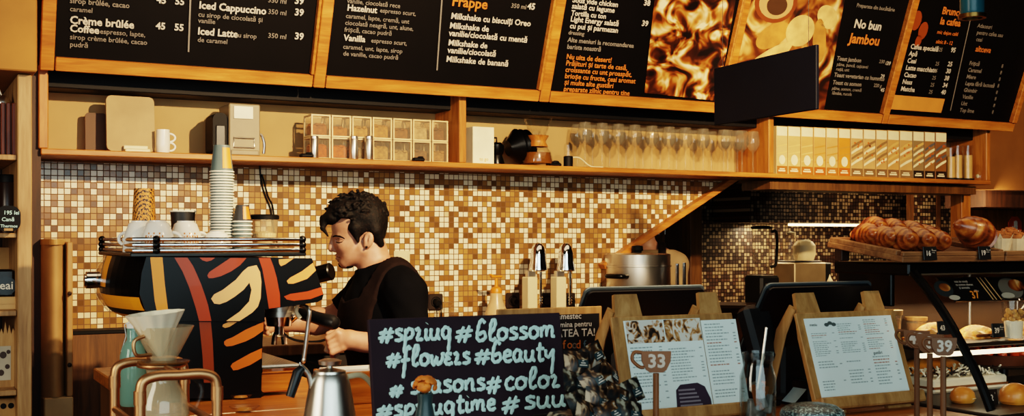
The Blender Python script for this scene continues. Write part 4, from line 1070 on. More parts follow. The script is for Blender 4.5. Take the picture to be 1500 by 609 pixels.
def sdf_obj(name, VF, mat, parent=None, loc=None):
    V, Fc = VF
    me = bpy.data.meshes.new(name); me.vertices.add(len(V)); me.vertices.foreach_set('co', V.astype(np.float32).ravel())
    me.loops.add(len(Fc)*4); me.polygons.add(len(Fc)); me.loops.foreach_set('vertex_index', Fc.astype(np.int32).ravel())
    me.polygons.foreach_set('loop_start', np.arange(0, len(Fc)*4, 4, dtype=np.int32)); me.polygons.foreach_set('loop_total', np.full(len(Fc), 4, np.int32))
    me.polygons.foreach_set('use_smooth', np.ones(len(Fc), bool)); me.update(calc_edges=True); me.validate()
    me.materials.append(mat)
    o = bpy.data.objects.new(name, me); COL.objects.link(o)
    if parent is not None: o.parent = parent
    if loc is not None: o.location = loc
    return o

def skin_mat(name, c1, c2):
    t = NT(name); f = t.noise(t.coords(), 40, 4); t.l(t.ramp(f, [(.3, c1), (.7, c2)]), t.b.inputs['Base Color'])
    t.set(Roughness=.5, Subsurface_Weight=.08); t.b.inputs['Subsurface Radius'].default_value = (.02, .008, .004); return t.mat
SKIN = skin_mat('skin', '#a4745a', '#b58570'); LIP = plain('lip', '#9a5a4c', .45)
HAIRM = NT('dark_hair'); f_ = HAIRM.noise(HAIRM.coords((1, 1, 1)), 120, 3); HAIRM.l(HAIRM.ramp(f_, [(.35, '#050404'), (.6, '#100a08'), (.78, '#241509')]), HAIRM.b.inputs['Base Color']); HAIRM.set(Roughness=.7, Specular_IOR_Level=.22); HAIRM.bump(f_, .5, .004); HAIR = HAIRM.mat
CLOTH = plain('black_tshirt', '#08080b', .9, 0, .2, 0, 0, 30, .3, spec=.1); APRON = plain('dark_brown_apron', '#1c1311', .9, 0, .2, 0, 0, 30, .3, spec=.12)

# ------------------------------------------------------------------ THE BARISTA
PXC, ZB = 545, 3.83; SC_ = F/ZB
def L(px, py, d=0.0): return np.array([(px-PXC)/SC_, d/SC_, EYE+(350-py)/SC_])
base = at(PXC, 350, ZB); base.z = 0
BAR = thing('person', 'person in black t-shirt and dark apron working at the espresso machine', 'person', base, viewrot(PXC))
k1 = 1/SC_
s = SDF()
def E(px, py, d, rx, rz, rd, k=4, R=None, sub=False, tg='head'): s.ell(L(px, py, d), (rx*k1, rd*k1, rz*k1), k*k1, R, sub, tg)
def Cc(a, b, ra, rb, k=4, tg='head', sub=False): s.cap(L(*a), L(*b), ra*k1, rb*k1, k*k1, sub, tg)
# head (looking left and a little down)
E(528, 324, 0, 36, 35, 33, 4); E(511, 332, 0, 25, 22, 27, 8); E(512, 354, 0, 23, 25, 26, 8)
E(514, 373, 0, 17, 16, 21, 8); E(505, 383.5, 0, 8.5, 7.5, 11, 7)
for sd in (-1, 1):
    Cc((531, 366, 21*sd), (507, 384, 7*sd), 7.5, 6.5, 8); E(505, 360, 16*sd, 9, 8, 8, 6)
Cc((488.5, 347, 0), (485.5, 362, 0), 3.2, 4.2, 3.5); E(486.3, 365.5, 0, 4.4, 3.6, 4.2, 2.5)
for sd in (-1, 1):
    E(491, 366.5, 4.6*sd, 4.0, 2.9, 3.0, 2.0); E(496.5, 352.3, 14*sd, 4.8, 3.6, 5.5, 3, None, True)
    E(499.6, 353.0, 13.2*sd, 5.4, 4.6, 5.8, 1.0); Cc((491.5, 345.5, 3.5*sd), (498.5, 344.5, 17*sd), 3.4, 3.0, 4)
E(490, 368.8, 0, 2.0, 1.2, 3.5, 1.2, None, True)
E(495, 373.6, 0, 4.2, 2.3, 8.5, 1.6); E(495.6, 378.2, 0, 4.2, 2.5, 7.5, 1.6); E(492.2, 375.9, 0, 2.2, .7, 8, .8, None, True)
for sd in (-1, 1):
    Re = rotz(sd*.35) @ roty(.15)
    E(540, 351, 30.5*sd, 7.6, 11.5, 4.2, 3, Re); E(538.6, 349.3, 36*sd, 4.6, 7.4, 4.2, 1.5, Re, True); E(541, 352, 33.5*sd, 1.6, 5.5, 1.8, 1.5, Re); E(537, 359.5, 30*sd, 4, 4, 3, 2)
Cc((543, 362, 0), (553, 408, 0), 23, 27, 10, 'neck')
# trunk, in a frame turned to the chest direction
fwd = np.array([-.94, -.34, 0]); lft = np.array([.34, -.94, 0]); upv = np.array([0, 0, 1.0])
RB = np.stack([fwd, lft, upv], 1)
O_ = L(562, 400)
def Bp(f, l, z): return O_+fwd*f+lft*l+upv*z
def TB(f, l, z, r, k=.03, tg='torso'): s.ell(Bp(f, l, z), r, k, RB, False, tg)
TB(.0, 0, -.15, (.105, .165, .18)); TB(.03, 0, -.16, (.10, .145, .14)); TB(-.005, 0, -.34, (.10, .145, .18)); TB(-.01, 0, -.50, (.108, .165, .14))
for sd in (-1, 1):
    s.cap(Bp(-.01, sd*.05, -.005), Bp(-.01, sd*.165, -.06), .050, .060, .03, False, 'torso')
    s.cap(Bp(-.005, sd*.09, -.56), Bp(.02, sd*.095, -.98), .085, .056, .03, False, 'leg')
    s.cap(Bp(.02, sd*.095, -.98), Bp(-.01, sd*.10, -1.33), .054, .036, .02, False, 'leg')
    s.cap(Bp(-.02, sd*.10, -1.35), Bp(.13, sd*.115, -1.365), .034, .028, .02, False, 'foot')
# near (left) arm: hangs from the shoulder, forearm comes forward
shL = Bp(-.01, .170, -.065); elL = L(604, 500, -100); wrL = L(532, 492, -100)
shR = Bp(-.01, -.175, -.065); elR = L(484, 474, 78); wrR = L(418, 474, 40)
for sh, el, wr in ((shL, elL, wrL), (shR, elR, wrR)):
    s.cap(sh, el, .053, .043, .025, False, 'arm'); s.cap(el, el+(wr-el)*.35, .043, .044, .02, False, 'fore'); s.cap(el+(wr-el)*.35, wr, .044, .029, .02, False, 'fore')
# near hand: a loose fist, knuckles up, fingers curling down to the left
s.ell(L(511, 488, -101), (.042, .024, .030), .014, np.array(roty(.12)), False, 'hand'); s.cap(wrL, L(516, 489, -101), .028, .027, .015, False, 'hand')
for i in range(4):
    kx = 499+2.0*i-1.5*(i == 0); ky = 478+7.0*i; dd = -104-1.2*abs(i-1)
    a = L(kx, ky, dd); b = L(485+1.9*i, 485.5+6.6*i, dd-1.5); c = L(487+1.6*i, 494+5.6*i, dd+9); e = L(494+1.4*i, 494+4.6*i, dd+15)
    s.cap(L(508, 484+3.5*i, -101), a, .0115, .0105, .010, False, 'hand'); s.cap(a, b, .0102, .0092, .0035, False, 'hand'); s.cap(b, c, .0090, .0082, .003, False, 'hand'); s.cap(c, e, .0080, .0070, .003, False, 'hand')
s.cap(L(516, 484, -90), L(497, 476.5, -88), .012, .0105, .008, False, 'hand'); s.cap(L(497, 476.5, -88), L(484.5, 481, -90), .0100, .008, .004, False, 'hand')
# far hand, closing round the portafilter spouts from behind
s.ell(L(404, 472, 32), (.040, .018, .034), .014, None, False, 'hand'); s.cap(wrR, L(412, 472, 36), .028, .028, .015, False, 'hand')
for i in range(4):
    a = L(392+1.5*i, 461+7.5*i, 26); b = L(386+1.2*i, 463+7.5*i, 14); c = L(391+1.2*i, 466+7*i, 4)
    s.cap(L(400, 465+5*i, 31), a, .011, .0105, .008, False, 'hand'); s.cap(a, b, .010, .009, .004, False, 'hand'); s.cap(b, c, .009, .0075, .004, False, 'hand')
s.cap(L(410, 463, 24), L(402, 456, 10), .012, .010, .008, False, 'hand'); s.cap(L(402, 456, 10), L(396, 458, 0), .0095, .008, .004, False, 'hand')
body_o = sdf_obj('body', s.mesh(.0031), SKIN, BAR)
# eyes, brows, lids, beard, earring
def feat(name, mat, fn):
    m = MB(); fn(m); return m.build(name, mat, BAR)
from mathutils.bvhtree import BVHTree
_me = body_o.data; BV = BVHTree.FromPolygons([v.co[:] for v in _me.vertices], [p_.vertices[:] for p_ in _me.polygons])
def on_face(px, py, off=.0004):
    o_ = Vector(L(px, py, -200)); hit, n_, i_, d_ = BV.ray_cast(o_, Vector((0, 1, 0)))
    return hit+n_*off if hit is not None else Vector(L(px, py, -20))
def face_line(name, mat, pts, radii, flat=1.0):
    P = catmull([on_face(*p_) for p_ in pts], 5); n = len(P)
    R = [radii[0]+(radii[1]-radii[0])*(i/(n-1)) if i < n/2 else radii[1]+(radii[2]-radii[1])*((i-n/2)/(n/2)) for i in range(n)]
    m = MB(); m.tube(P, R, 8, flat=flat, nrm=(0, 1, 0)); m.build(name, mat, BAR)
BROWM = plain('brow_dark', '#1a100b', .8, spec=.1)
face_line('eyebrow', BROWM, [(488.6, 346.6), (492, 345.4), (497, 345.6), (502, 347.2), (506, 349.6)], (.0022, .0030, .0014), .5)
face_line('eyelashes', BROWM, [(493.6, 354.4), (496.2, 355.3), (499.5, 355.0), (503.2, 353.6)], (.0010, .0018, .0010), .7)
face_line('eyelid_crease', plain('skin_shadow', '#6a4430', .7, spec=.2), [(494, 350.4), (497, 349.6), (501, 350.2), (504.6, 352)], (.0006, .0009, .0006))
face_line('lip_line', plain('lip_shadow', '#70382e', .6, spec=.2), [(492.6, 375.9), (495.5, 376.0), (499, 376.6), (502.2, 377.6)], (.0006, .0009, .0005))
b = SDF()
b.ell(L(504.5, 386.5, 0), (8.8*k1, 10*k1, 6.4*k1), 3*k1); b.ell(L(510.5, 389, 0), (8*k1, 13*k1, 4*k1), 3*k1)
b.cap(L(496.3, 381.8, -5), L(496.3, 381.8, 5), 1.4*k1, None, 2*k1)
sdf_obj('beard', b.mesh(.002), HAIR, BAR)
feat('earring', BLACK, lambda m: m.ell(Vector(L(537, 361.5, -34)), .0042))
# hair: cap over the skull plus locks
hs = SDF(); rnd = random.Random(5)
hs.ell(L(532, 317, 0), (35.5*k1, 35.5*k1, 34*k1), 4*k1); hs.ell(L(547, 329, 0), (20.5*k1, 33.5*k1, 31*k1), 6*k1); hs.ell(L(510, 308, 0), (30*k1, 30*k1, 20*k1), 8*k1); hs.ell(L(522, 334, 0), (22*k1, 34.5*k1, 19*k1), 6*k1)
hs.ell(L(489, 319, -4), (16*k1, 22*k1, 11*k1), 6*k1)
for sd in (-1, 1): hs.cap(L(520, 334, 31*sd), L(524.5, 353, 27*sd), 6*k1, 3.0*k1, 5*k1); hs.cap(L(550, 338, 27*sd), L(558, 357, 19*sd), 8*k1, 5*k1, 6*k1)
hs.cap(L(478, 322, -12), L(474, 334, -14), 6*k1, 3.5*k1, 4*k1); hs.cap(L(474, 334, -14), L(482, 346, -13), 3.4*k1, 1.2*k1, 2*k1); hs.cap(L(474, 320, -6), L(471, 330, -8), 5*k1, 2*k1, 3*k1)
for i in range(330):
    a = rnd.uniform(-.45, 1.0)*PI; e = rnd.uniform(-1.35, 1.35)
    cx, cy, cz = 527, 316, 0
    v = np.array([-math.cos(a)*math.cos(e), -math.sin(a)*math.cos(e), math.sin(e)])
    px = cx+v[0]*41; py = cy+v[1]*33; dd = cz+v[2]*33
    if py > 330+ (px > 545)*14 or (px < 520 and py > 322) or px < 482: continue
    tx, ty = rnd.uniform(-13, -2), rnd.uniform(-3, 6)
    p = L(px, py, dd); q_ = L(px+tx, py+ty, dd+rnd.uniform(-5, 5)); md = (p+q_)/2+np.array([v[0], v[2], -v[1]])*.006
    r = rnd.uniform(1.3, 2.5)*k1
    hs.cap(p, md, r, r, 1.2*k1); hs.cap(md, q_, r, r*.4, 1.2*k1)
def trim_hair(D, X, Y, Z):   # keep the face and the ear free
    px = X*SC_+PXC; py = 350-(Z-EYE)*SC_; d = Y*SC_
    face = np.maximum(np.maximum(px-(520+(py-331)*.10), 331-(py+ (px-484)*.02)), 0*d)  # region below the hairline in front of the temple
    inside = np.minimum(506+(py-330)*.72-px, py-330.5)
    fr = np.maximum(-(inside)*k1, -1)
    keep_tuft = (px < 487) & (d < -8)
    D2 = np.where(keep_tuft, D, np.maximum(D, np.minimum(inside, 5)*k1))
    ear = np.sqrt(((px-540)/8.0)**2+((py-351.5)/12)**2)
    return np.maximum(D2, (1-ear)*9*k1)
sdf_obj('hair', hs.mesh(.0027, 0, trim_hair), HAIR, BAR)
# t-shirt: trunk and upper arms, opened at neck and sleeves
def shirt_post(D, X, Y, Z):
    # neck opening: a tilted plane at the base of the neck; hem
    px = X*SC_+PXC; py = 350-(Z-EYE)*SC_
    neck = (-(py-(393.5-(px-526)*.33)))*k1
    D = np.maximum(D, np.minimum(neck, .03))
    D = np.maximum(D, -(Z-(O_[2]-.56)))
    for sh, el, f in ((shL, elL, .72), (shR, elR, .74)):
        v = (el-sh); Lh = np.linalg.norm(v); v = v/Lh
        t = (X-sh[0])*v[0]+(Y-sh[1])*v[1]+(Z-sh[2])*v[2]
        dist = np.sqrt(np.maximum((X-sh[0])**2+(Y-sh[1])**2+(Z-sh[2])**2-t*t, 0))
        D = np.where((dist < .10) & (t > Lh*f-.02), np.maximum(D, t-Lh*f), D)
    return D+.0016*np.sin(X*70+Z*40)*np.sin(Z*55-Y*60)
sh_ = SDF(); sh_.ops = [o for o in s.ops if o[-1] in ('torso', 'arm', 'neck')]
sdf_obj('t_shirt', sh_.mesh(.0050, .011, shirt_post), CLOTH, BAR)
def apron_post(D, X, Y, Z):
    f = (X-O_[0])*fwd[0]+(Y-O_[1])*fwd[1]; l = (X-O_[0])*lft[0]+(Y-O_[1])*lft[1]; z = Z-O_[2]
    half = .135+.10*np.clip((-z-.28)/.15, 0, 1)                    # bib, then the wide skirt
    bib = np.maximum(np.maximum(np.abs(l)-half, z-(-.075-.25*np.maximum(0, .07-np.abs(l)))), -f-.01)
    strap = np.maximum(np.maximum(np.abs(np.abs(l)-.105)-.026, -f-.13), -(z+.13))
    return np.maximum(np.maximum(D, np.minimum(bib, strap)), -(z+.80))
ap = SDF(); ap.ops = [o for o in s.ops if o[-1] in ('torso',)]
ap.cap(Bp(.03, -.08, -.55), Bp(.05, -.09, -.85), .10, .10, .05); ap.cap(Bp(.03, .08, -.55), Bp(.05, .09, -.85), .10, .10, .05)
sdf_obj('apron', ap.mesh(.0055, .019, apron_post), APRON, BAR)
tr = SDF(); tr.ops = [o for o in s.ops if o[-1] == 'leg']; tr.ell(Bp(-.01, 0, -.50), (.108, .165, .14), .03, RB)
sdf_obj('trousers', tr.mesh(.009, .010, lambda D, X, Y, Z: np.maximum(D, np.maximum(-(Z-.10), Z-(O_[2]-.46)))), CLOTH, BAR)
for sd in (-1, 1):
    so = SDF(); so.cap(Bp(-.03, sd*.10, -1.345), Bp(.14, sd*.115, -1.362), .045, .037, .02)
    sdf_obj('shoe', so.mesh(.007, 0, lambda D, X, Y, Z: np.maximum(D, .002-Z)), BLACKM, BAR)

# small grey plug held under the near hand
p = at(484, 507, 3.62)
t = thing('cleaning_brush', 'small pale plastic block with black cord under the barista hand', 'tool', p, viewrot(484))
m = MB(); m.box((0, 0, -.0), (.030, .02, .045), roty(.35), .004); m.build('block', plain('pale_plastic', '#a89880', .5), t)
m = MB(); m.tube(catmull([(.005, 0, -.02), (.012, 0, -.05), (-.01, .04, -.075), (-.06, .10, -.06), (-.10, .12, -.06)], 5), .003, 7); m.build('cord', BLACKM, t)

# ------------------------------------------------------------------ PERSON IN THE RECESS, head behind the slanted wall
PX2, Z2 = 947, 6.30; S2 = F/Z2
b2 = at(PX2, 350, Z2); b2.z = 0
P2 = thing('person', 'person in grey brown t-shirt with apron strap behind the steel pot', 'person', b2, viewrot(PX2))
def H(x, d, z): return np.array([x, d, z])
s = SDF(); zc = EYE+(350-372)/S2        # shoulder line
nb = zc+.02
s.cap(H(0, 0, nb), H(-.02, -.02, nb+.13), .058, .052, .03, False, 'neck')
hz2 = nb+.22
s.ell(H(-.03, .0, hz2+.04), (.095, .076, .088), .02, None, False, 'head'); s.ell(H(-.07, 0, hz2-.03), (.06, .06, .085), .03, None, False, 'head'); s.cap(H(-.125, 0, hz2+.0), H(-.138, 0, hz2-.025), .008, .011, .012, False, 'head')
s.ell(H(-.118, 0, hz2-.06), (.012, .022, .006), .006, None, False, 'head'); s.ell(H(-.11, 0, hz2-.095), (.02, .025, .018), .015, None, False, 'head')
for sd in (-1, 1):
    s.ell(H(-.115, .03*sd, hz2+.0), (.012, .016, .009), .006, None, True, 'head'); s.ell(H(-.01, .078*sd, hz2-.005), (.018, .010, .028), .006, None, False, 'head')
RT2 = np.array(rotz(-.5))
for r, z, d in (((.16, .10, .17), -.14, 0), ((.14, .095, .18), -.33, 0), ((.16, .105, .13), -.48, 0)): s.ell(H(0, d, nb+z), r, .03, RT2, False, 'torso')
for sd in (-1, 1):
    sh = H(sd*.158, -sd*.05, nb-.075); el = sh+H(sd*.012, -.0, -.28); wr = el+H(-sd*.03, -.16, -.18)
    s.cap(H(sd*.05, 0, nb-.01), sh, .048, .056, .03, False, 'torso'); s.cap(sh, el, .050, .040, .02, False, 'arm'); s.cap(el, wr, .040, .028, .02, False, 'fore')
    pc = wr+H(0, -.05, -.03); s.ell(pc, (.022, .045, .038), .012, None, False, 'hand')
    for i in range(4):
        a = pc+H(0, -.035, .022-.015*i); b = a+H(0, -.035, -.008); c = b+H(-sd*.008, -.022, -.018)
        s.cap(pc, a, .012, .010, .008, False, 'hand'); s.cap(a, b, .0095, .009, .003, False, 'hand'); s.cap(b, c, .009, .0075, .003, False, 'hand')
    a = pc+H(-sd*.018, -.005, .03); s.cap(pc, a, .012, .011, .008, False, 'hand'); s.cap(a, a+H(-sd*.004, -.04, .008), .010, .008, .004, False, 'hand')
    s.cap(H(sd*.085, 0, nb-.53), H(sd*.09, -.02, nb-.96), .085, .055, .03, False, 'leg'); s.cap(H(sd*.09, -.02, nb-.96), H(sd*.095, 0, .09), .054, .038, .02, False, 'leg')
    s.cap(H(sd*.095, .02, .05), H(sd*.10, -.13, .038), .036, .028, .02, False, 'foot')
sdf_obj('body', s.mesh(.0062), SKIN, P2)
TEE = plain('taupe_tshirt', '#8d7658', .85, 0, .1); 
def tee(D, X, Y, Z):
    D = np.maximum(D, np.minimum(Z-(nb+.005+.25*np.abs(X)*0), .03)); D = np.maximum(D, -(Z-(nb-.56)))
    for sd in (-1, 1): D = np.where((X*sd > .12), np.maximum(D, (nb-.255)-Z), D)
    return D
q2 = SDF(); q2.ops = [o for o in s.ops if o[-1] in ('torso', 'arm')]
sdf_obj('t_shirt', q2.mesh(.0075, .012, tee), TEE, P2)
def strap2(D, X, Y, Z):
    return np.maximum(D, np.minimum(np.maximum(np.abs(np.abs(X)-.085)-.02, nb-.30-Z), np.maximum(Z-(nb-.29), np.maximum(np.abs(X)-.15, Y-.02))))
q3 = SDF(); q3.ops = [o for o in s.ops if o[-1] == 'torso']
sdf_obj('apron', q3.mesh(.0075, .020, strap2), APRON, P2)
q4 = SDF(); q4.ops = [o for o in s.ops if o[-1] == 'leg']; q4.ell(H(0, 0, nb-.48), (.16, .105, .13), .03, RT2)
sdf_obj('trousers', q4.mesh(.01, .01, lambda D, X, Y, Z: np.maximum(D, np.maximum(.09-Z, Z-(nb-.45)))), CLOTH, P2)
q5 = SDF(); q5.ell(H(-.01, 0, hz2+.055), (.098, .086, .088), .02); q5.ell(H(.04, 0, hz2+.0), (.06, .08, .09), .02)
sdf_obj('hair', q5.mesh(.006, 0, lambda D, X, Y, Z: np.maximum(D, np.minimum(-.045-X, hz2+.045-Z))), HAIR, P2)
for sd in (-1, 1):
    so = SDF(); so.cap(H(sd*.095, .02, .052), H(sd*.10, -.14, .04), .046, .037, .02); sdf_obj('shoe', so.mesh(.009, 0, lambda D, X, Y, Z: np.maximum(D, .002-Z)), BLACKM, P2)
# ================================================================== FRONT BAR
def wl(px, py, Z): return at(px, py, Z)
# ---- handwriting: each letter a few pen strokes on a unit grid
G = {
 '#': (1.0, [[(.15,-.15),(.45,1.15)],[(.50,-.2),(.80,1.2)],[(.0,.72),(1.0,.80)],[(-.05,.28),(.92,.38)]]),
 's': (.62, [[(.55,.92),(.30,1.0),(.12,.82),(.30,.58),(.52,.36),(.40,.06),(.02,.06)]]),
 'p': (.72, [[(.12,1.05),(.10,.0),(.04,-1.15)],[(.10,.62),(.35,1.02),(.60,.78),(.50,.28),(.12,.12)]]),
 'r': (.58, [[(.10,1.0),(.14,.0)],[(.12,.60),(.32,.98),(.55,.86)]]),
 'R': (.62, [[(.02,.85),(.22,1.0),(.30,.7),(.18,.2),(.22,.02),(.58,.06)]]),
 'i': (.38, [[(.12,1.0),(.12,.15),(.22,.02),(.38,.12)],[(.16,1.42),(.18,1.46)]]),
 'n': (.74, [[(.08,1.0),(.10,.0)],[(.10,.6),(.32,1.0),(.50,.86),(.52,.1),(.70,.04)]]),
 'u': (.76, [[(.08,1.0),(.08,.25),(.26,.0),(.48,.22),(.56,1.0)],[(.56,1.0),(.56,.12),(.74,.04)]]),
 'g': (.78, [[(.56,.88),(.26,1.02),(.08,.6),(.22,.10),(.50,.22),(.60,.95)],[(.60,.95),(.58,-.1),(.52,-1.2)]]),
 'b': (.74, [[(.58,1.55),(.36,1.85),(.20,1.5),(.10,.8),(.10,.2),(.32,.0),(.60,.28),(.48,.78),(.14,.50)]]),
 'l': (.56, [[(.06,.45),(.36,1.0),(.46,1.65),(.30,1.8),(.16,1.3),(.14,.25),(.28,.0),(.52,.20)]]),
 'o': (.74, [[(.40,1.0),(.12,.78),(.10,.22),(.34,.0),(.60,.30),(.56,.82),(.40,1.0),(.52,.80),(.74,.86)]]),
 'm': (1.05, [[(.08,1.0),(.08,.0)],[(.08,.6),(.28,.98),(.42,.8),(.42,.05)],[(.42,.6),(.62,.98),(.80,.8),(.80,.12),(.98,.06)]]),
 'f': (.66, [[(.62,1.45),(.46,1.7),(.30,1.3),(.22,.0),(.14,-1.15)],[(-.06,.42),(.58,.56)]]),
 'w': (.96, [[(.06,.95),(.14,.15),(.28,.04),(.44,.7),(.46,.2),(.62,.04),(.84,.5),(.84,1.0),(.98,.86)]]),
 'e': (.60, [[(.10,.48),(.46,.62),(.40,.98),(.14,.86),(.08,.30),(.30,.0),(.58,.18)]]),
 'E': (.62, [[(.52,.92),(.22,1.0),(.14,.72),(.36,.54),(.10,.40),(.10,.1),(.32,.0),(.60,.14)]]),
 'a': (.76, [[(.54,.90),(.26,1.0),(.08,.56),(.20,.06),(.44,.14),(.56,.92)],[(.56,.95),(.54,.14),(.74,.04)]]),
 't': (.56, [[(.26,1.65),(.22,.2),(.34,.0),(.54,.14)],[(.0,1.02),(.54,1.10)]]),
 'y': (.76, [[(.06,1.0),(.10,.42),(.32,.34),(.54,.98)],[(.58,1.05),(.56,.0),(.46,-1.3)]]),
 'c': (.60, [[(.54,.84),(.34,1.02),(.10,.66),(.16,.12),(.40,.0),(.60,.18)]]),
 ' ': (.5, []),
}
def handwrite(m, text, x, y, s, w, M, slope=0.0, track=1.0, flat_=.25):
    for ch in text:
        adv, st = G[ch]
        for k in st:
            pts = catmull([Vector((x+px*s*track*.97+py*s*.10, y+py*s*1.06+slope*px*s, 0)) for px, py in k], 5)
            pts = [M @ p for p in pts]; n = (M.to_3x3() @ Vector((0, 0, 1)))
            rr = [w*(.86+.14*math.sin(1.7*i)) for i in range(len(pts))]; rr[0] *= .7; rr[-1] *= .6
            m.tube(pts, rr, 8, flat=flat_, nrm=n)
        x += adv*s*track; y += slope*adv*s
    return x
# ---- chalkboard sign
SGY = 2.13; lean = math.radians(9)
tl = onY(541, 469, SGY+.04); tr_ = onY(822, 462, SGY+.04); w = tr_.x-tl.x; hgt = (tl.z-CT)/math.cos(lean)
t = thing('chalkboard', 'black chalkboard with mint handwritten hashtags standing on the bar', 'sign', ((tl.x+tr_.x)/2, SGY-.0, CT))
su = Vector((0, math.sin(lean), math.cos(lean))); sn = Vector((0, -math.cos(lean), math.sin(lean)))
MS = frame4((0, 0, .0025), (1, 0, 0), su, sn)
m = MB(); m.box((0, hgt/2, -.008), (w, hgt, .012), None, .002); m.v = [MS @ v for v in m.v]; m.build('board', CHALK, t)
for sd in (-1, 1):
    m = MB(); m.box((sd*w*.36, .07, hgt*.42), (.02, .012, hgt*.82), rotx(.16), .002); m.build('rear_leg', MIDW, t)
def spt(px, py):
    r = ray(px, py); o = Vector(t.location); n = sn; k = (o-C0+MS.to_3x3() @ Vector((0, 0, 0))).dot(n)/r.dot(n); q_ = C0+r*k-o
    return q_.x, q_.dot(su)
m = MB()
def hw(text, pa, pb, sz, w_=.0044):
    xa, ya = spt(*pa); xb, yb_ = spt(*pb)
    tot = sum(G[c][0] for c in text)*sz; tr = (xb-xa)/tot
    handwrite(m, text, xa, ya, sz, w_, MS, (yb_-ya)/(xb-xa), tr)
px1 = (spt(700, 500)[0]-spt(640, 500)[0])/60        # metres per pixel on the board
S0 = px1*14.5
hw('#spRiug', (555, 502), (663, 497), S0*.95); hw('#', (668, 501), (693, 499), S0*1.05); hw('blossom', (697, 501), (815, 494), S0*.98)
hw('#flowEzs'.replace('z', 'R'), (566, 538), (690, 535), S0*.92); hw('#beauty', (696, 533), (815, 530), S0*.98)
hw('#', (571, 582), (592, 581), S0*.75); hw('seasons', (601, 578), (712, 573), S0*.92); hw('#', (713, 576), (735, 574), S0*1.1); hw('coloR', (739, 572), (822, 568), S0*.98)
hw('#spRiugtime', (552, 614), (727, 602), S0*.88); hw('#', (736, 606), (762, 602), S0*1.1); hw('suu', (768, 600), (830, 595), S0*1.0)
build_blocks(m, 'lettering', CHALKINK, t, .012)
# ---- orange flower in a small teal vase before the sign
p = at(616, 600, 2.05)
t = thing('flower_vase', 'small dark teal vase with one orange flower before the chalkboard', 'vase', (p.x, p.y-.02, CT))
zt = EYE-(576-350)*2.03/1700-CT
m = MB(); m.lathe([(0, 0), (.020, 0), (.026, .03), (.022, zt*.6), (.0125, zt*.9), (.014, zt), (.011, zt), (.010, zt*.9), (0, zt*.85)], 24); m.build('vase', plain('teal_glaze', '#33474a', .3), t)
m = MB(); rnd = random.Random(3)
for i in range(38):
    a = rnd.uniform(0, 2*PI); e = rnd.uniform(-.2, 1.3); r = .017
    c = Vector((math.cos(a)*math.cos(e)*r*1.15, math.sin(a)*math.cos(e)*r, zt+.012+math.sin(e)*.017))
    q_ = Vector((math.cos(a)*math.cos(e), math.sin(a)*math.cos(e), math.sin(e))).to_track_quat('Z', 'Y').to_matrix()
    m.ell(c, (.0075, .0055, .0035), 10, 6, q_)
m.ell((0, 0, zt+.012), (.012, .012, .012), 12, 8); m.build('blossom', plain('orange_petal', '#d97a2a', .6, 0, .3, 0, 0, 60), t)
m = MB(); m.tube([(0, 0, zt*.5), (0, 0, zt+.01)], .002, 6); m.build('stem', plain('stem_green', '#3d4a24'), t)

# ---- poster on kraft board "TATEA TA!" behind the sign
PY = 2.50; tl = onY(783, 455, PY); tr_ = onY(882, 448, PY)
w = .30; t = thing('poster_stand', 'small black poster with pale words on kraft board behind the chalkboard', 'poster', (tr_.x-w/2, PY, CT))
h = tr_.z-CT
m = MB(); m.box((0, .004, h/2), (w, .008, h), None, .002); m.build('backing_board', KRAFT, t)
m = MB(); m.box((0, -.002, h/2-.006), (w-.022, .004, h-.024)); m.build('poster', plain('poster_black', '#120d0e', .6), t)
m = MB(); m.box((0, .05, h*.35), (.06, .01, h*.72), rotx(.22), .002); m.build('rear_leg', KRAFT, t)
MP = frame4((0, -.0045, 0), (1, 0, 0), (0, 0, 1), (0, -1, 0))
def ppt(px, py): q_ = onY(px, py, PY); return q_.x-t.location.x, q_.z-CT
m = MB()
for px, py, s_, b, mi, al in ((850, 466, .021, 'Vă amestec', 0, 'R'), (865, 477, .019, 'lumina pentru', 0, 'R'), (870, 491, .027, 'SĂNĂTATEA TA!', 0, 'R')):
    x, z = ppt(px, py); m.slot(mi).text(b, s_, MP @ Matrix.Translation((x, z, 0)), al, .012, .0004)
for px, b, mi in ((823, 'f', 1), (829, 'o', 1), (836, 'o', 2), (842, 'd', 1), (853, 'f', 3), (859, 'o', 4), (866, 'r', 5)):
    x, z = ppt(px, 510); m.slot(mi).text(b, .030, MP @ Matrix.Translation((x, z, 0)), 'L', .012, .0004)
m.build('lettering', [PRINTW, plain('p_orange', '#b56a2c'), plain('p_grey', '#6d655c'), plain('p_blue', '#4d6878'), plain('p_purple', '#70455f'), plain('p_green', '#5c6d4a')], t, fix=False)

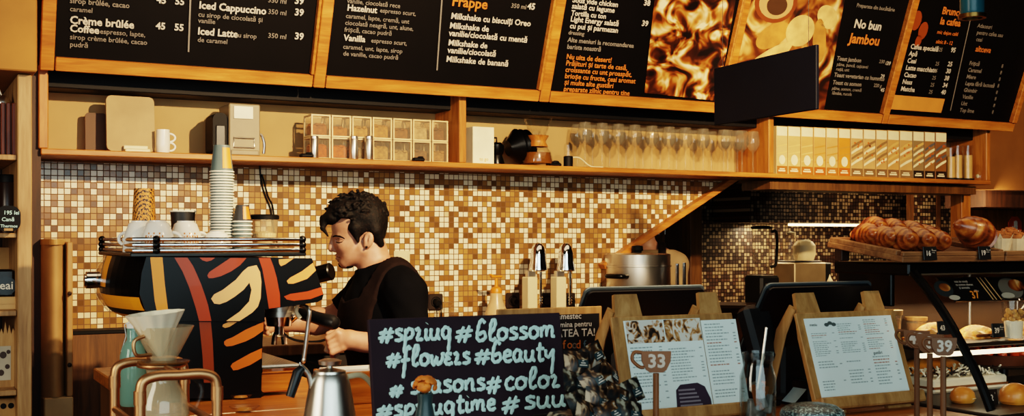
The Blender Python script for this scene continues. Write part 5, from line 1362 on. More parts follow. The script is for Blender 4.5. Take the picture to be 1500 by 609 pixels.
# ---- heap of little snack packets in front of the poster
PKP = [photo_mat('packet_photo_%d' % i, st, 34, i*1.7) for i, st in enumerate((
  [(.46, '#0b0809'), (.55, '#241a16'), (.61, '#5e4026'), (.68, '#b39c80')], [(.47, '#0d0a0a'), (.56, '#3c2615'), (.62, '#7e5a34'), (.70, '#b8b2a4')], [(.44, '#0c090a'), (.53, '#141b1d'), (.60, '#40301f'), (.70, '#95907f')]))]
rnd = random.Random(8); k = 0
spots = [(846, 530, 2.30, .1, -.1, 'packet at the upper left of the snack packet heap'), (868, 520, 2.33, -.35, .2, 'packet tilted at the top of the snack packet heap'), (842, 560, 2.27, .3, .1, 'packet on the left side of the heap by the chalkboard'), (872, 556, 2.26, -.5, -.2, 'packet in the middle of the snack packet heap'),
 (893, 547, 2.27, .6, .25, 'packet leaning at the right shoulder of the heap'), (850, 588, 2.22, -.2, .15, 'packet low on the left of the heap'), (878, 585, 2.2, .15, -.2, 'packet low in the centre front of the heap'), (905, 580, 2.2, .45, .1, 'packet low toward the right front of the heap'), (924, 573, 2.24, -.25, .2, 'packet standing at the right end of the heap beside the number stick'), (862, 606, 2.16, .4, 0, 'packet at the bottom left front of the heap'), (893, 606, 2.16, -.3, .1, 'packet at the bottom middle front of the heap'), (922, 604, 2.18, .2, 0, 'packet at the bottom right front of the heap')]
for px, py, Z, roll, yaw, lab in spots:
    p = at(px, py, Z)
    t = thing('snack_packet', 'small dark '+lab, 'packet', p, yaw, 'snack packets in the heap')
    t.rotation_euler = (-.35+rnd.uniform(-.15, .15), roll, yaw)
    W, H = .058, .046
    m = MB(); m.grid(lambda u, v: Vector(((u-.5)*W, -.007*math.sin(PI*u)*math.sin(PI*v), (v-.5)*H)), 9, 9); m.grid(lambda u, v: Vector(((.5-u)*W, .007*math.sin(PI*u)*math.sin(PI*v), (v-.5)*H)), 9, 9)
    m.build('pouch', PKP[k % 3], t)
    m = MB(); m.slot(0).flat([(-W*.05, -.0085, -H*.30), (W*.34, -.0080, -H*.30), (W*.34, -.0080, H*.05), (-W*.05, -.0085, H*.05)])
    for q_ in range(3): m.slot(1).box((W*.14, -.0092, -H*.20+q_*H*.10), (W*.28-.006*q_, .0006, .002))
    m.build('print', [plain('label_teal', '#1f3438', .5), PRINTW], t, fix=False); k += 1
p = at(878, 585, 2.28); 
t = thing('packet_tray', 'low dark tray heaped with snack packets between chalkboard and menu', 'tray', (p.x, p.y+.03, CT))
m = MB(); m.box((0, 0, .006), (.20, .13, .012), None, .003); m.box((0, .06, .04), (.20, .01, .08), None, .002); m.box((0, -.06, .02), (.20, .01, .04), None, .002); m.build('tray', BLACKM, t)
m = MB(); m.box((0, -.015, .05), (.17, .13, .076), rotz(.06), .012); m.build('filling', PKP[2], t)

# ---- POS screens seen from behind
def pos(px0, px1, py0, py1, Z0, label, tilt=.55, hh=.27):
    a = at(px0, py0, Z0); k_ = 0
    b = onY(px1, py1, a.y)
    W = b.x-a.x; z = (a.z+b.z)/2
    t = thing('pos_screen', label, 'screen', ((a.x+b.x)/2, a.y, CT)); top = z-CT
    u = Vector((0, math.sin(tilt), math.cos(tilt))); n = Vector((0, -math.cos(tilt), math.sin(tilt)))
    # top edge nearest the room, lower edge further back: the screen faces the staff
    u = Vector((0, -math.sin(tilt), math.cos(tilt))); n = Vector((0, -math.cos(tilt), -math.sin(tilt)))
    M = frame4((0, 0, top), (1, 0, 0), u, n)
    m = MB(); m.prism([(a_, b_-hh) for a_, b_ in rrect(W, hh, .018)], -.004, 0.001, M); m.build('frame', plain('screen_silver', '#6d7a80', .35, .6), t)
    m = MB(); m.prism([(a_, b_-hh+.004) for a_, b_ in rrect(W-.010, hh-.010, .016)], -.012, .012, M); m.build('back_cover', plain('screen_black', '#08080c', .32, 0, .1), t)
    m = MB(); m.prism([(a_, b_-hh+.008) for a_, b_ in rrect(W-.02, hh-.02, .01)], -.0145, -.0118, M); m.build('display', BLACK, t)
    c = M @ Vector((0, -hh*.62, -.0)); m = MB(); m.box((c.x, c.y+.03, c.z/2), (.10, .05, c.z), None, .01); m.box((0, c.y+.02, .008), (.22, .18, .016), None, .006); m.build('stand', PLASTIC, t)
    return t
pos(858, 1034, 423, 416, 3.02, 'black touch screen seen from behind, below the steel pot')
pos(1123, 1279, 417, 410, 2.97, 'black touch screen seen from behind, left of the pastry case')
p = at(1112, 490, 3.0)
t = thing('card_terminal', 'black card terminal on a stand left of the second screen', 'terminal', (p.x, p.y, CT))
m = MB(); m.box((0, 0, p.z-CT), (.085, .05, .15), rotx(-.4), .012); m.build('terminal', PLASTIC, t)
m = MB(); m.box((0, .02, (p.z-CT)/2-.02), (.03, .03, p.z-CT-.05), None, .004); m.box((0, .02, .006), (.1, .1, .012), None, .004); m.build('stand', PLASTIC, t)

# ---- wooden easel menu holders
def easel(name, label, loc, W, H, tilt, papers, rz=0.0, planks=((-.34, .075), (.34, .065))):
    t = thing(name, label, 'menu holder', loc, rz, 'wooden menu easels')
    u = Vector((0, math.sin(tilt), math.cos(tilt))); n = Vector((0, -math.cos(tilt), math.sin(tilt)))
    M = frame4((0, 0, .012), (1, 0, 0), u, n)
    m = MB(); m.box((0, H/2, -.007), (W, H, .010), None, .002); m.v = [M @ v for v in m.v]; m.build('board', KRAFT, t)
    m = MB(); m.box((0, .012, .010), (W+.01, .030, .034), None, .004); m.v = [M @ v for v in m.v]; m.build('ledge', KRAFT, t)
    for fx, pw in planks:
        m = MB(); x = fx*W
        m.prism([(x-pw*.62, -.01), (x+pw*.62, -.01), (x+pw*.62, H*.75), (x+pw*.42, H+.055), (x-pw*.42, H+.055), (x-pw*.62, H*.75)], -.024, -.0125, M); m.build('upright', KRAFT, t)
        top = M @ Vector((x-pw*.55, H+.02, -.022)); foot = Vector((x-pw*.75, top.y+.08, .012))
        m = MB(); m.tube([top, top.lerp(foot, .3)+Vector((0, .012, .01)), foot], [.013, .019, .015], 12, flat=.45, nrm=(1, 0, 0)); m.build('rear_leg', KRAFT, t)
    return t, M
PPH = [photo_mat('pastry_photo', [(.36, '#1b1512'), (.47, '#4a3423'), (.54, '#b98550'), (.62, '#d8d6cc')], 42, 3.0), photo_mat('bread_photo', [(.36, '#201812'), (.46, '#7c5430'), (.56, '#c29058'), (.66, '#dcd8cb')], 44, 8.0)]
def paper_lines(m, M, x0, x1, y0, y1, rows, z, rnd, accent=.12):
    dy = (y1-y0)/rows
    for i in range(rows):
        if rnd.random() < .14: continue
        y = y1-dy*(i+.5); Lx = (x1-x0)*rnd.uniform(.55, 1.0)*.78
        mi = 1 if rnd.random() < accent else 0
        x = x0
        while x < x0+Lx:
            ww = rnd.uniform(.003, .010); m.slot(mi).flat([M @ Vector((a, b, z)) for a, b in ((x, y), (min(x+ww, x0+Lx), y), (min(x+ww, x0+Lx), y+dy*.36), (x, y+dy*.36))]); x += ww+.002
        if rnd.random() < .6: m.slot(mi).flat([M @ Vector((a, b, z)) for a, b in ((x1-.010, y), (x1-.002, y), (x1-.002, y+dy*.36), (x1-.010, y+dy*.36))])
rnd = random.Random(21)
# right-hand easel with one landscape sheet
bl = at(1199, 604, 2.83); br = onY(1345, 598, bl.y); W = br.x-bl.x
H = .247
t, M = easel('menu_easel', 'wooden easel holding one landscape menu sheet, left of the number sticks', ((bl.x+br.x)/2, bl.y, CT), W, H, .33, 1)
sw, sh2 = W-.040, H-.044
m = MB(); m.box((0, .028+sh2/2, -.0005), (sw, sh2, .001)); m.v = [M @ v for v in m.v]; m.build('menu_sheet', PAPER, t)
m = MB(); z = .0006; x0 = -sw/2+.012; cw = (sw-.024)/3; yb, yt = .036, .028+sh2-.008
paper_lines(m, M, x0, x0+cw-.012, yb+.095, yt-.03, 12, z, rnd); paper_lines(m, M, x0+.002, x0+cw-.010, yb, yb+.085, 12, z, rnd, .02)
paper_lines(m, M, x0+cw, x0+2*cw-.01, yb+.10, yt-.008, 15, z, rnd); paper_lines(m, M, x0+cw+.004, x0+2*cw-.012, yb+.02, yb+.09, 9, z, rnd, .15)
paper_lines(m, M, x0+2*cw, x0+3*cw-.006, yb+.10, yt, 16, z, rnd, .2); paper_lines(m, M, x0+2*cw+.004, x0+3*cw-.004, yb+.012, yb+.09, 10, z, rnd, .2)
for b, x, y, s_ in (('meniu', x0+.002, yt-.012, .010), ('gustări', x0+2*cw+.01, yb+.094, .011)): m.slot(2).text(b, s_, M @ Matrix.Translation((x, y, z)), 'L', .02)
m.slot(2)
for q_ in range(3): m.add([M @ Vector((x0+.058+.012*q_+.008*math.cos(a), yt-.010+.004*(q_ % 2)+.005*math.sin(a), z)) for a in [PI/5*k_ for k_ in range(10)]], [tuple(range(10))])
build_blocks(m, 'print', [INK, INKR, plain('dark_ink', '#56605e')], t, .012)
# left-hand easel with two portrait sheets
bl = at(918, 622, 2.62); br = onY(1098, 614, bl.y); W = br.x-bl.x; H = .247
t, M = easel('menu_easel', 'wooden easel holding two portrait menu sheets behind number 33', ((bl.x+br.x)/2, bl.y, CT), W, H, .26, 2)
xs = -W/2+.030; wA = W*.62; wB = W*.30
m = MB(); m.box((xs+wA/2, .028+.104, .0008), (wA, .208, .001)); m.v = [M @ v for v in m.v]; m.build('menu_sheet', PAPER, t)
m = MB(); m.box((xs+wA+wB/2+.002, .028+.101, .0012), (wB, .202, .001)); m.v = [M @ v for v in m.v]; m.build('menu_sheet', PAPER, t)
for q_ in range(2):
    m = MB(); m.flat([M @ Vector((a, b, .0016)) for a, b in ((xs+.004+wA*.495*q_, .182), (xs+.001+wA*.495*(q_+1), .182), (xs+.001+wA*.495*(q_+1), .235), (xs+.004+wA*.495*q_, .235))]); m.build('food_photo', PPH[q_], t)
m = MB(); z = .0018
paper_lines(m, M, xs+.008, xs+wA*.45, .04, .174, 18, z, rnd, .04); paper_lines(m, M, xs+wA*.52, xs+wA-.006, .085, .174, 13, z, rnd, .06); paper_lines(m, M, xs+wA+.010, xs+wA+wB-.004, .04, .222, 24, z+.0004, rnd, .12)
build_blocks(m, 'print', [INK, INKR], t, .012)
m = MB(); z = .0021; cx, cy_ = xs+wA*.74, .046; oct_ = [(-.050, -.03), (-.044, .022), (-.030, .034), (.020, .036), (.040, .026), (.052, -.004), (.052, -.034), (-.050, -.034)]
m.slot(0).add([M @ Vector((cx+a, cy_+b, z)) for a, b in oct_], [tuple(range(8))])
for q_ in range(6): m.slot(1).flat([M @ Vector((cx+a, cy_+b, z+.0004)) for a, b in ((-.038, -.026+q_*.009), (.030-.004*q_, -.026+q_*.009), (.030-.004*q_, -.022+q_*.009), (-.038, -.022+q_*.009))])
m.build('promo_badge', [plain('aubergine', '#3c2c3c', .7), plain('badge_text', '#8a8086', .7)], t, fix=False)

# ---- table number sticks: wooden cup-shaped tags
NUMW = plain('number_wood', '#7d4e28', .5, 0, .15); NUMD = plain('number_wood_dark', '#6b4526', .5, 0, .15)
def number_stick(label, px, py, Z, s, txt, mat, yaw, basez):
    p = at(px, py, Z); t = thing('table_number', label, 'table number', (p.x, p.y, basez), yaw, 'wooden table numbers')
    zc = p.z-basez
    body = [(-.5, .42), (.5, .42), (.48, .0), (.34, -.36), (.22, -.46), (-.22, -.46), (-.34, -.36), (-.48, .0)]
    m = MB(); m.prism([(a*s, zc+b*s*.80) for a, b in body], -.005, .005, frame4((0, 0, 0), (1, 0, 0), (0, 0, 1), (0, -1, 0))); m.build('tag', mat, t)
    m = MB(); m.tube(catmull([(-.48*s, 0, zc+.30*s), (-.74*s, 0, zc+.30*s), (-.80*s, 0, zc+.05*s), (-.56*s, 0, zc-.18*s), (-.40*s, 0, zc-.20*s)], 5), s*.075, 10, flat=.8); m.build('handle', mat, t)
    m = MB(); m.tube([(0, .001, .0), (0, .001, zc-.40*s)], .0062, 10); m.build('stick', mat, t)
    m = MB(); m.box((0, 0, .006), (.06, .05, .012), None, .004); m.build('base', mat, t)
    m = MB(); m.text(txt, s*.62, frame4((0, -.0058, zc-.19*s), (1, 0, 0), (0, 0, 1), (0, -1, 0)), 'C', .03); m.build('lettering', PRINTW, t, fix=False)
    return t
number_stick('wooden cup shaped table number 33 in front of the portrait menus', 961, 529, 2.34, .060, '33', NUMW, -.45, CT)
number_stick('wooden cup shaped table number starting with 4, right of the landscape menu', 1343, 496, 2.62, .056, '42', NUMD, -.95, CT)
number_stick('wooden cup shaped table number 3 between numbers 4 and 39', 1362, 502, 2.50, .056, '3', NUMD, -.95, CT)
number_stick('wooden cup shaped table number 39, nearest of the right hand sticks', 1382, 507, 2.38, .052, '39', NUMD, -.5, CT)

# ---- glass jar with a metal straw, and speckled tray
p = at(1110, 600, 2.40); t = thing('glass_jar', 'tall clear glass jar with packets inside, between the two menu easels', 'jar', (p.x, p.y, CT))
h = EYE-(515-350)*2.40/1700-CT; r = .037
m = MB(); m.lathe([(0, 0), (r*.9, 0), (r, .01), (r, h*.74), (r*.80, h*.86), (r*.80, h*.90), (r*.86, h*.92), (r*.86, h), (r*.78, h), (r*.74, h*.88), (r*.93, h*.73), (r*.93, .012), (0, .008)], 32); m.build('jar', GLASSB, t)
m = MB(); rr = random.Random(4)
for q_ in range(9): m.box((rr.uniform(-.014, .014), rr.uniform(-.014, .014), .025+.011*q_), (.032, .010, .040), rotz(rr.uniform(0, 3)) @ rotx(rr.uniform(-.5, .5)), .003)
m.build('contents', plain('sachet_grey', '#8d8a84', .6, 0, .5, 0, 0, 40), t)
m = MB(); m.box((.006, -.012, h*.52), (.016, .006, .05), roty(.2), .002); m.box((-.012, -.006, h*.55), (.012, .006, .045), roty(-.3), .002); m.build('sachet', plain('sachet_orange', '#a4602c', .5), t)
m = MB(); m.tube([(-.01, .012, .02), (.012, 0, h*.9), (.020, -.004, h+.05)], .0028, 8); m.build('straw', STEEL, t)
p = at(1190, 604, 2.45); t = thing('coin_tray', 'round grey green speckled disc in front of the landscape menu', 'coin tray', (p.x, p.y, CT))
SPK = NT('speckled_green'); f_ = SPK.noise(SPK.coords(), 220, 1); SPK.l(SPK.ramp(f_, [(.45, '#3b4748'), (.56, '#61706e'), (.62, '#9fb3aa')]), SPK.b.inputs['Base Color']); SPK.set(Roughness=.3)
zt = EYE-(590-350)*2.45/1700-CT
m = MB(); m.lathe([(0, zt), (.03, zt-.001), (.05, zt-.005), (.064, zt-.014), (.068, zt-.024), (.066, .0), (0, 0)], 40); m.build('cover', SPK.mat, t)
m = MB(); m.lathe([(.068, .0), (.0705, .002), (.0705, zt-.032), (.068, zt-.030)], 36); m.build('ring', BLACKM, t)
p = at(1163, 575, 3.0); t = thing('receipt_roll', 'white paper strip curling out beside the easel leg', 'paper', (p.x, p.y, CT))
m = MB(); m.grid(lambda u, v: Vector(((v-.5)*.0+.05*math.sin(2.2*u)-.02, (v-.5)*.05, .10*(1-math.cos(1.5*u)) if 0 else .01+.055*math.sin(1.57*u))), 14, 3); m.build('strip', plain('receipt_white', '#c9d6d2', .8), t)
m = MB(); m.box((.045, .0, .035), (.05, .07, .066), None, .006); m.build('printer', PLASTIC, t)

# ---- gooseneck kettle
p = at(483, 606, 2.36); t = thing('gooseneck_kettle', 'brushed steel gooseneck kettle with black tipped lever left of the chalkboard', 'kettle', (p.x, p.y, CT), 0.0)
sz = 2.36/1700
top = EYE-(545-350)*sz-CT
r0, r1 = .062, .030
m = MB(); pr = [(0, .0), (r0, 0), (r0*1.02, .006), (r0*.94, top*.25), (r0*.78, top*.6), (r0*.66, top*.86), (r0*.60, top*.95), (r0*.52, top)]
m.lathe(pr, 36, rfun=lambda a, z: 1+.012*math.cos(14*a)*(z < top*.9)); m.build('body', STEEL, t)
m = MB(); m.lathe([(r0*.54, top*.985), (r0*.52, top*1.02), (r0*.2, top*1.05), (.006, top*1.06), (.006, top*1.085), (.022, top*1.10), (.024, top*1.15), (.014, top*1.17), (0, top*1.17)], 28); m.build('lid', STEEL, t)
m = MB(); m.tube(catmull([(r0*.86, 0, top*.20), (r0*1.35, 0, top*.16), (r0*1.62, 0, top*.40), (r0*1.58, 0, top*.72), (r0*1.15, 0, top*.93), (r0*.55, 0, top*.93)], 7), .006, 10); m.build('handle', CREAM, t)
m = MB(); m.tube(catmull([(-r0*.5, 0, top*.30), (-r0*1.05, 0, top*.34), (-r0*.92, 0, top*.70), (-r0*.62, 0, top*.94), (-r0*.86, 0, top*1.13), (-r0*1.0, 0, top*1.12)], 7), [.0085]*8+[.007]*40, 12) if 0 else m.tube(catmull([(-r0*.60, 0, top*.80), (-r0*.72, 0, top*.98), (-r0*.98, 0, top*1.10)], 6), .006, 12); m.build('spout', STEEL, t)
m = MB(); m.tube([(-r0*.92, 0, top*1.08), (-r0*1.08, 0, top*1.02), (-r0*1.34, 0, top*.72)], [.008, .011, .009], 12); m.build('spout_grip', PLASTIC, t)
m = MB(); m.tube([(-r0*.80, 0, top*1.03), (-r0*1.02, 0, top*1.12), (-r0*1.0, 0, top*1.05)], .005, 10); m.build('spout_joint', STEEL, t)

# ---- copper pour-over stand with glass server, dripper and paper filter
F0 = at(205, 552, 2.30); F1 = onY(318, 547, F0.y); B0 = at(168, 520, 2.62)
cxs = (F0.x+F1.x)/2; W = F1.x-F0.x; ys = F0.y; dep = .30
t = thing('pour_over_stand', 'copper pipe pour over stand at the left end of the bar', 'coffee stand', (cxs, ys+dep/2, CT))
hz_ = F0.z-CT
def ubar(y):
    m = MB(); r_ = .02
    m.tube([(-W/2, y, .02)]+catmull([(-W/2, y, hz_-.035), (-W/2+.006, y, hz_-.010), (-W/2+.032, y, hz_), (0, y, hz_), (W/2-.032, y, hz_), (W/2-.006, y, hz_-.010), (W/2, y, hz_-.035)], 6)+[(W/2, y, .02)], .0108, 14)
    for x in (-W/2, W/2): m.cyl((x, y, hz_-.055), (x, y, hz_-.028), .0126, 14)
    return m
ubar(-dep/2).build('pipe_frame', COPPER, t); ubar(dep/2).build('pipe_frame', COPPER, t)
m = MB()
for x in (-W/2, W/2): m.tube([(x, -dep/2, .055), (x, dep/2, .055)], .0075, 12)
m.build('cross_pipe', COPPER, t)
m = MB(); m.box((0, 0, .010), (W+.07, dep+.07, .020), None, .004); m.build('base_board', MIDW, t)
m = MB(); m.tube([(-.005+.047*math.cos(a), .047*math.sin(a), hz_+.006) for a in [2*PI*k_/32 for k_ in range(32)]], .004, 8, True)
m.tube([(-.005, .045, hz_+.006), (-.005, dep/2, hz_+.006)], .005, 8); m.tube([(-.005, -.045, hz_+.006), (-.005, -dep/2, hz_+.006)], .005, 8); m.build('holder_ring', COPPER, t)
st = Vector(t.location)
zs = CT+.0205
t = thing('glass_server', 'round ribbed glass coffee server under the dripper', 'carafe', (st.x-.004, st.y, zs)); h = .155-.02; r = .056
m = MB(); m.lathe([(0, 0), (r*.72, 0), (r*.92, .012), (r, .04), (r*.9, .075), (r*.6, h*.76), (r*.52, h*.9), (r*.6, h), (r*.56, h), (r*.48, h*.9), (r*.56, h*.76), (r*.86, .075), (r*.95, .04), (r*.87, .014), (0, .006)], 40, rfun=lambda a, z: 1+.014*math.cos(22*a)); m.build('server', GLASSD, t)
m = MB(); m.tube(catmull([(r*.5, 0, h*.84), (r*1.15, -.0, h*.84), (r*1.5, -.0, h*.62), (r*1.25, 0, h*.34), (r*.92, 0, h*.34)], 6), .0052, 10); m.build('handle', GLASS, t)
t = thing('pour_over_dripper', 'ribbed clear glass cone dripper on the copper stand', 'dripper', (st.x+.0, st.y, CT+hz_+.0105)); h = .078; R0 = .062
m = MB(); m.lathe([(.015, -.012), (.022, .0), (R0, h), (R0*.95, h), (.018, .002), (.012, -.012)], 48, rfun=lambda a, z: 1+.03*math.cos(20*a+z*90)); m.build('cone', GLASSD, t)
m = MB(); m.lathe([(.018, -.002), (.052, .0), (.054, .004), (.022, .006)], 36); m.build('flange', plain('amber_plastic', '#6d4a26', .25), t)
m = MB(); m.tube(catmull([(-.030, -.02, .02), (-.062, -.03, .022), (-.066, -.03, .05), (-.045, -.025, .06)], 6), .004, 8); m.build('handle', COPPER, t)
fl = Vector((st.x-.010, st.y-.008, CT+hz_+.026))
t = thing('paper_filter', 'white fluted paper filter sitting in the glass dripper', 'filter', fl); h = .092; R0 = .060
m = MB(); m.lathe([(.006, 0), (R0*.55, h*.5), (R0, h), (R0*.975, h), (R0*.52, h*.5), (.003, .002)], 60, rfun=lambda a, z: 1+.035*math.cos(13*a)*(z/.09), R=roty(-.10)); m.build('filter', plain('filter_paper', '#e6dcc2', .9, 0, .03, 0, .0), t)
# small glass dishes on the bar
for px, py, lab in ((352, 584, 'shallow glass dish on the worktop, farther of two by the machine'), (358, 603, 'shallow glass dish on the worktop, nearer of two by the machine')):
    p = onY(px, py, 1); r_ = ray(px, py); k_ = (CT-EYE)/r_.z; p = C0+r_*k_
    t = thing('glass_dish', lab, 'dish', (p.x, p.y, CT)); m = MB(); m.lathe([(0, 0), (.022, 0), (.030, .008), (.038, .014), (.037, .015), (.028, .009), (0, .004)], 30); m.build('dish', GLASS, t)
    m = MB(); m.lathe([(0, .005), (.02, .005), (.016, .010), (0, .011)], 18); m.build('contents', plain('dish_amber', '#b0742c', .4), t)
# silver scoop beside the stand
p = at(262, 604, 2.28)
# ================================================================== BACK COUNTER THINGS
BC = EYE-.40
def bpos(px, y): p = onY(px, 350, y); return Vector((p.x, y, BC))
def bw(pl, pr, y): return Xat(pr, y)-Xat(pl, y)
# soap dispenser
y = 4.47; p = bpos(727, y); h = Zh(727, 401, y)-BC; r = bw(710, 744, y)/2
t = thing('soap_dispenser', 'pale pump bottle with an orange nozzle on the back counter', 'dispenser', p)
m = MB(); m.lathe([(0, 0), (r*.95, 0), (r, h*.06), (r*.98, h*.25), (r*.72, h*.42), (r*.50, h*.55), (r*.46, h*.66), (r*.40, h*.68), (0, h*.68)], 30); m.build('bottle', plain('pearl_plastic', '#c9a880', .3), t)
m = MB(); m.lathe([(r*.44, h*.66), (r*.46, h*.72), (r*.36, h*.76), (r*.14, h*.78), (r*.12, h*.93), (0, h*.93)], 24); m.box((0, 0, h*.955), (r*.95, r*.34, h*.035), None, .003); m.box((-r*.42, 0, h*.98), (r*.4, r*.25, h*.03), roty(.3), .003); m.build('pump', plain('pump_orange', '#d88226', .4), t)
m = MB(); m.box((-r*.3, -r*.95, h*.22), (r*.9, .004, h*.12), None, .001); m.build('label', plain('label_rust', '#a04a1c', .5), t)
# glass jar with lid
y = 4.46; p = bpos(657, y); h = Zh(657, 441, y)-BC; r = bw(638, 677, y)/2
t = thing('glass_jar', 'glass jar with a knobbed glass lid beside the barista back', 'jar', p)
m = MB(); m.lathe([(0, 0), (r*.9, 0), (r, .01), (r, h*.55), (r*.92, h*.6), (r*.92, h*.02), (0, .012)], 30); m.build('jar', GLASS, t)
m = MB(); m.lathe([(r*1.0, h*.60), (r*.9, h*.68), (r*.35, h*.78), (r*.15, h*.82), (r*.32, h*.9), (r*.28, h*.97), (0, h)], 30); m.build('lid', GLASS, t)
m = MB(); m.lathe([(0, .014), (r*.86, .014), (r*.86, h*.45), (0, h*.5)], 24); m.build('contents', plain('sugar', '#d5b98c', .8), t)
# taps
for k, (px, pb0, pb1, rod) in enumerate(((788.5, 769, 783, 785), (829, 811, 825, 828))):
    y = 4.46; p = bpos(px, y); h = Zh(px, 355, y)-BC; r = bw(777, 800, y)/2
    t = thing('drinks_tap', ('left' if k == 0 else 'right')+' of two chrome domed taps on the back counter', 'tap', p, 0, 'chrome taps')
    zb = Zh(px, 397, y)-BC
    m = MB(); m.lathe([(r*.95, zb), (r*1.06, zb+.006), (r*1.04, zb+.014), (r*.90, zb+.045), (r*.86, h-.05), (r*.70, h-.020), (r*.38, h-.004), (0, h)], 32); m.lathe([(0, zb+.001), (r*.95, zb)], 32); m.build('dome', CHROME, t)
    m = MB(); xb_ = Xat((pb0+pb1)/2, y)-p.x; w = bw(pb0, pb1, y); zt = Zh(px, 405, y)-BC
    m.box((xb_, .0, zt/2), (w, .06, zt), None, .004); m.slot(1).box((xb_+.004, -.0, (zt+zb)/2), (w*.8, .03, zb-zt+.004), None, .003); m.build('column', [CREAM, STEEL], t)
    m = MB(); xr_ = Xat(rod, y)-p.x; m.cyl((xr_+.004, -.036, zb-.001), (xr_+.004, -.036, Zh(px, 446, y)-BC), .006, 12)
    for z in (.0, .012, .024): m.lathe([(.006, z), (.010, z+.003), (.006, z+.008)], 14, (xr_+.004, -.036, Zh(px, 444, y)-BC))
    m.build('spout_rod', CHROME, t)
# sockets with plugs
for k, (px, py, pl, lab) in enumerate(((637, 442, 1, 'black wall socket with plug just behind the barista back'), (750, 440, 1, 'black wall socket with plug right of the soap dispenser'), (800, 440, 0, 'black wall socket between the two chrome taps'), (832, 440, 1, 'black wall socket behind the right chrome tap'))):
    q_ = onY(px, py, WY); t = thing('wall_socket', lab, 'socket', (q_.x, WY-.001, q_.z), 0, 'wall sockets')
    m = MB(); m.box((0, -.006, 0), (.070, .012, .072), None, .005); m.build('plate', plain('socket_brown', '#2c2019', .45), t)
    m = MB(); m.tube([(.022*math.cos(a), -.0125, .022*math.sin(a)) for a in [2*PI*j/24 for j in range(24)]], .002, 6, True); m.build('ring', BLACKM, t)
    if pl:
        m = MB(); m.cyl((0, -.012, 0), (0, -.045, -.004), .017, 18, .013); m.tube(catmull([(0, -.04, -.006), (.004, -.055, -.03), (.006, -.05, -.08), (.01, -.03, -.115)], 5), .0038, 8); m.build('plug', BLACKM, t)
q_ = onY(588, 380, WY); tag(MB().box((q_.x, WY-.005, q_.z), (.075, .008, .075), None, .003).box((q_.x, WY-.010, q_.z), (.055, .004, .055), None, .002).build('light_switch', CREAM), 'cream square switch plate on the tiles behind the barista shoulder', 'switch')
# steel pot
y = 4.62; xa = Xat(888, y); xb = Xat(974, y); r = (xb-xa)/2; cy = 4.92
p = at(931, 395, 5.5); xl = onY(888, 395, p.y).x; xr = onY(974, 395, p.y).x; r = (xr-xl)/2*.94
zt = EYE-(370-350)*5.5/1700; zbt = BC
t = thing('stock_pot', 'big stainless steel pot with black side handle and lid knob', 'pot', (p.x+.01, p.y, zbt)); h = zt-zbt
m = MB(); m.lathe([(0, 0), (r*.97, 0), (r, .008), (r, h*.80), (r*1.03, h*.805), (r*1.03, h*.825), (r, h*.83), (0, h*.83)], 48); m.build('body', STEEL, t)
m = MB(); m.lathe([(r*1.0, h*.83), (r*1.0, h*.975), (r*.97, h*.985), (r*.9, h*.99), (0, h*1.0)], 48); m.build('lid', STEEL, t)
m = MB(); m.lathe([(0, h), (.02, h), (.02, h+.006), (.028, h+.012), (.026, h+.032), (0, h+.036)], 22); m.build('lid_knob', BLACKM, t)
a0 = -2.75; c_ = Vector((math.cos(a0), math.sin(a0), 0)); tg_ = Vector((-c_.y, c_.x, 0))
m = MB(); zz = h*.68; pts = [c_*r*.98-tg_*.045+Vector((0, 0, zz)), c_*(r+.035)-tg_*.042+Vector((0, 0, zz)), c_*(r+.045)+Vector((0, 0, zz)), c_*(r+.035)+tg_*.042+Vector((0, 0, zz)), c_*r*.98+tg_*.045+Vector((0, 0, zz))]
m.tube(catmull(pts, 6), .011, 12); m.build('side_handle', BLACK, t)
for px, py0 in ((968, 385), (982, 384)):
    q_ = at(px, py0, 5.5)-Vector(t.location); q_.y = -r-.03; m = MB(); m.cyl((q_.x, q_.y, q_.z), (q_.x, q_.y, .002), .0085, 16); m.lathe([(0, 0), (.014, 0), (.012, .02), (0, .02)], 16, (q_.x, q_.y, 0)); m.build('gauge_tube', CHROME, t)
# stand under the pot
tag(MB().box((p.x+.06, p.y+.02, (BC-.005)/2), (.40, .40, BC-.005), None, .004).box((p.x+.06, p.y-.19, BC*.5), (.34, .02, BC*.7), None, .004).build('pot_cabinet', DARKW), 'dark low cabinet that carries the steel pot', 'cabinet')

# ================================================================== RECESS COUNTER AND APPLIANCES
ry0 = 5.42; rz = Zh(1090, 452, ry0); rxa = Xat(1009, RY)+.02; rxb = Xat(1330, ry0)
counter('recess_counter', 'dark wood worktop under the lit strip in the kitchen recess', rxa, rxb, ry0, RY-.006, rz, DARKW, MIDW)
def rp(px, y=5.62): return Vector((Xat(px, y), y, rz))
p = rp(1116); h = Zh(1116, 403, 5.62)-rz; w = bw(1100, 1128, 5.62)
t = thing('blender', 'black based blender with clear jug in the recess', 'blender', p)
m = MB(); m.box((0, 0, h/2), (w, .17, h), None, .015); m.build('base', PLASTIC, t)
m = MB(); m.box((0, -.088, h*.62), (w*.6, .004, h*.25), None, .001); m.build('display', plain('display_dim', '#4a3c2a', .3), t)
hj = Zh(1116, 335, 5.62)-rz
m = MB(); m.lathe([(.045, h), (.048, h+.02), (.065, hj), (.060, hj), (.043, h+.022), (0, h+.01)], 8); m.build('jug', GLASS, t)
m = MB(); m.tube(catmull([(.060, -.02, hj-.015), (.092, -.03, hj-.03), (.088, -.03, h+.08), (.055, -.02, h+.05)], 5), .010, 10); m.build('handle', BLACKM, t)
m = MB(); m.lathe([(.066, hj), (.068, hj+.012), (.03, hj+.02), (0, hj+.02)], 20); m.build('lid', BLACKM, t)
p = rp(1177); h = Zh(1177, 384, 5.62)-rz; w = bw(1149, 1206, 5.62)
t = thing('steel_box', 'brushed steel boxy appliance right of the blender', 'appliance', p)
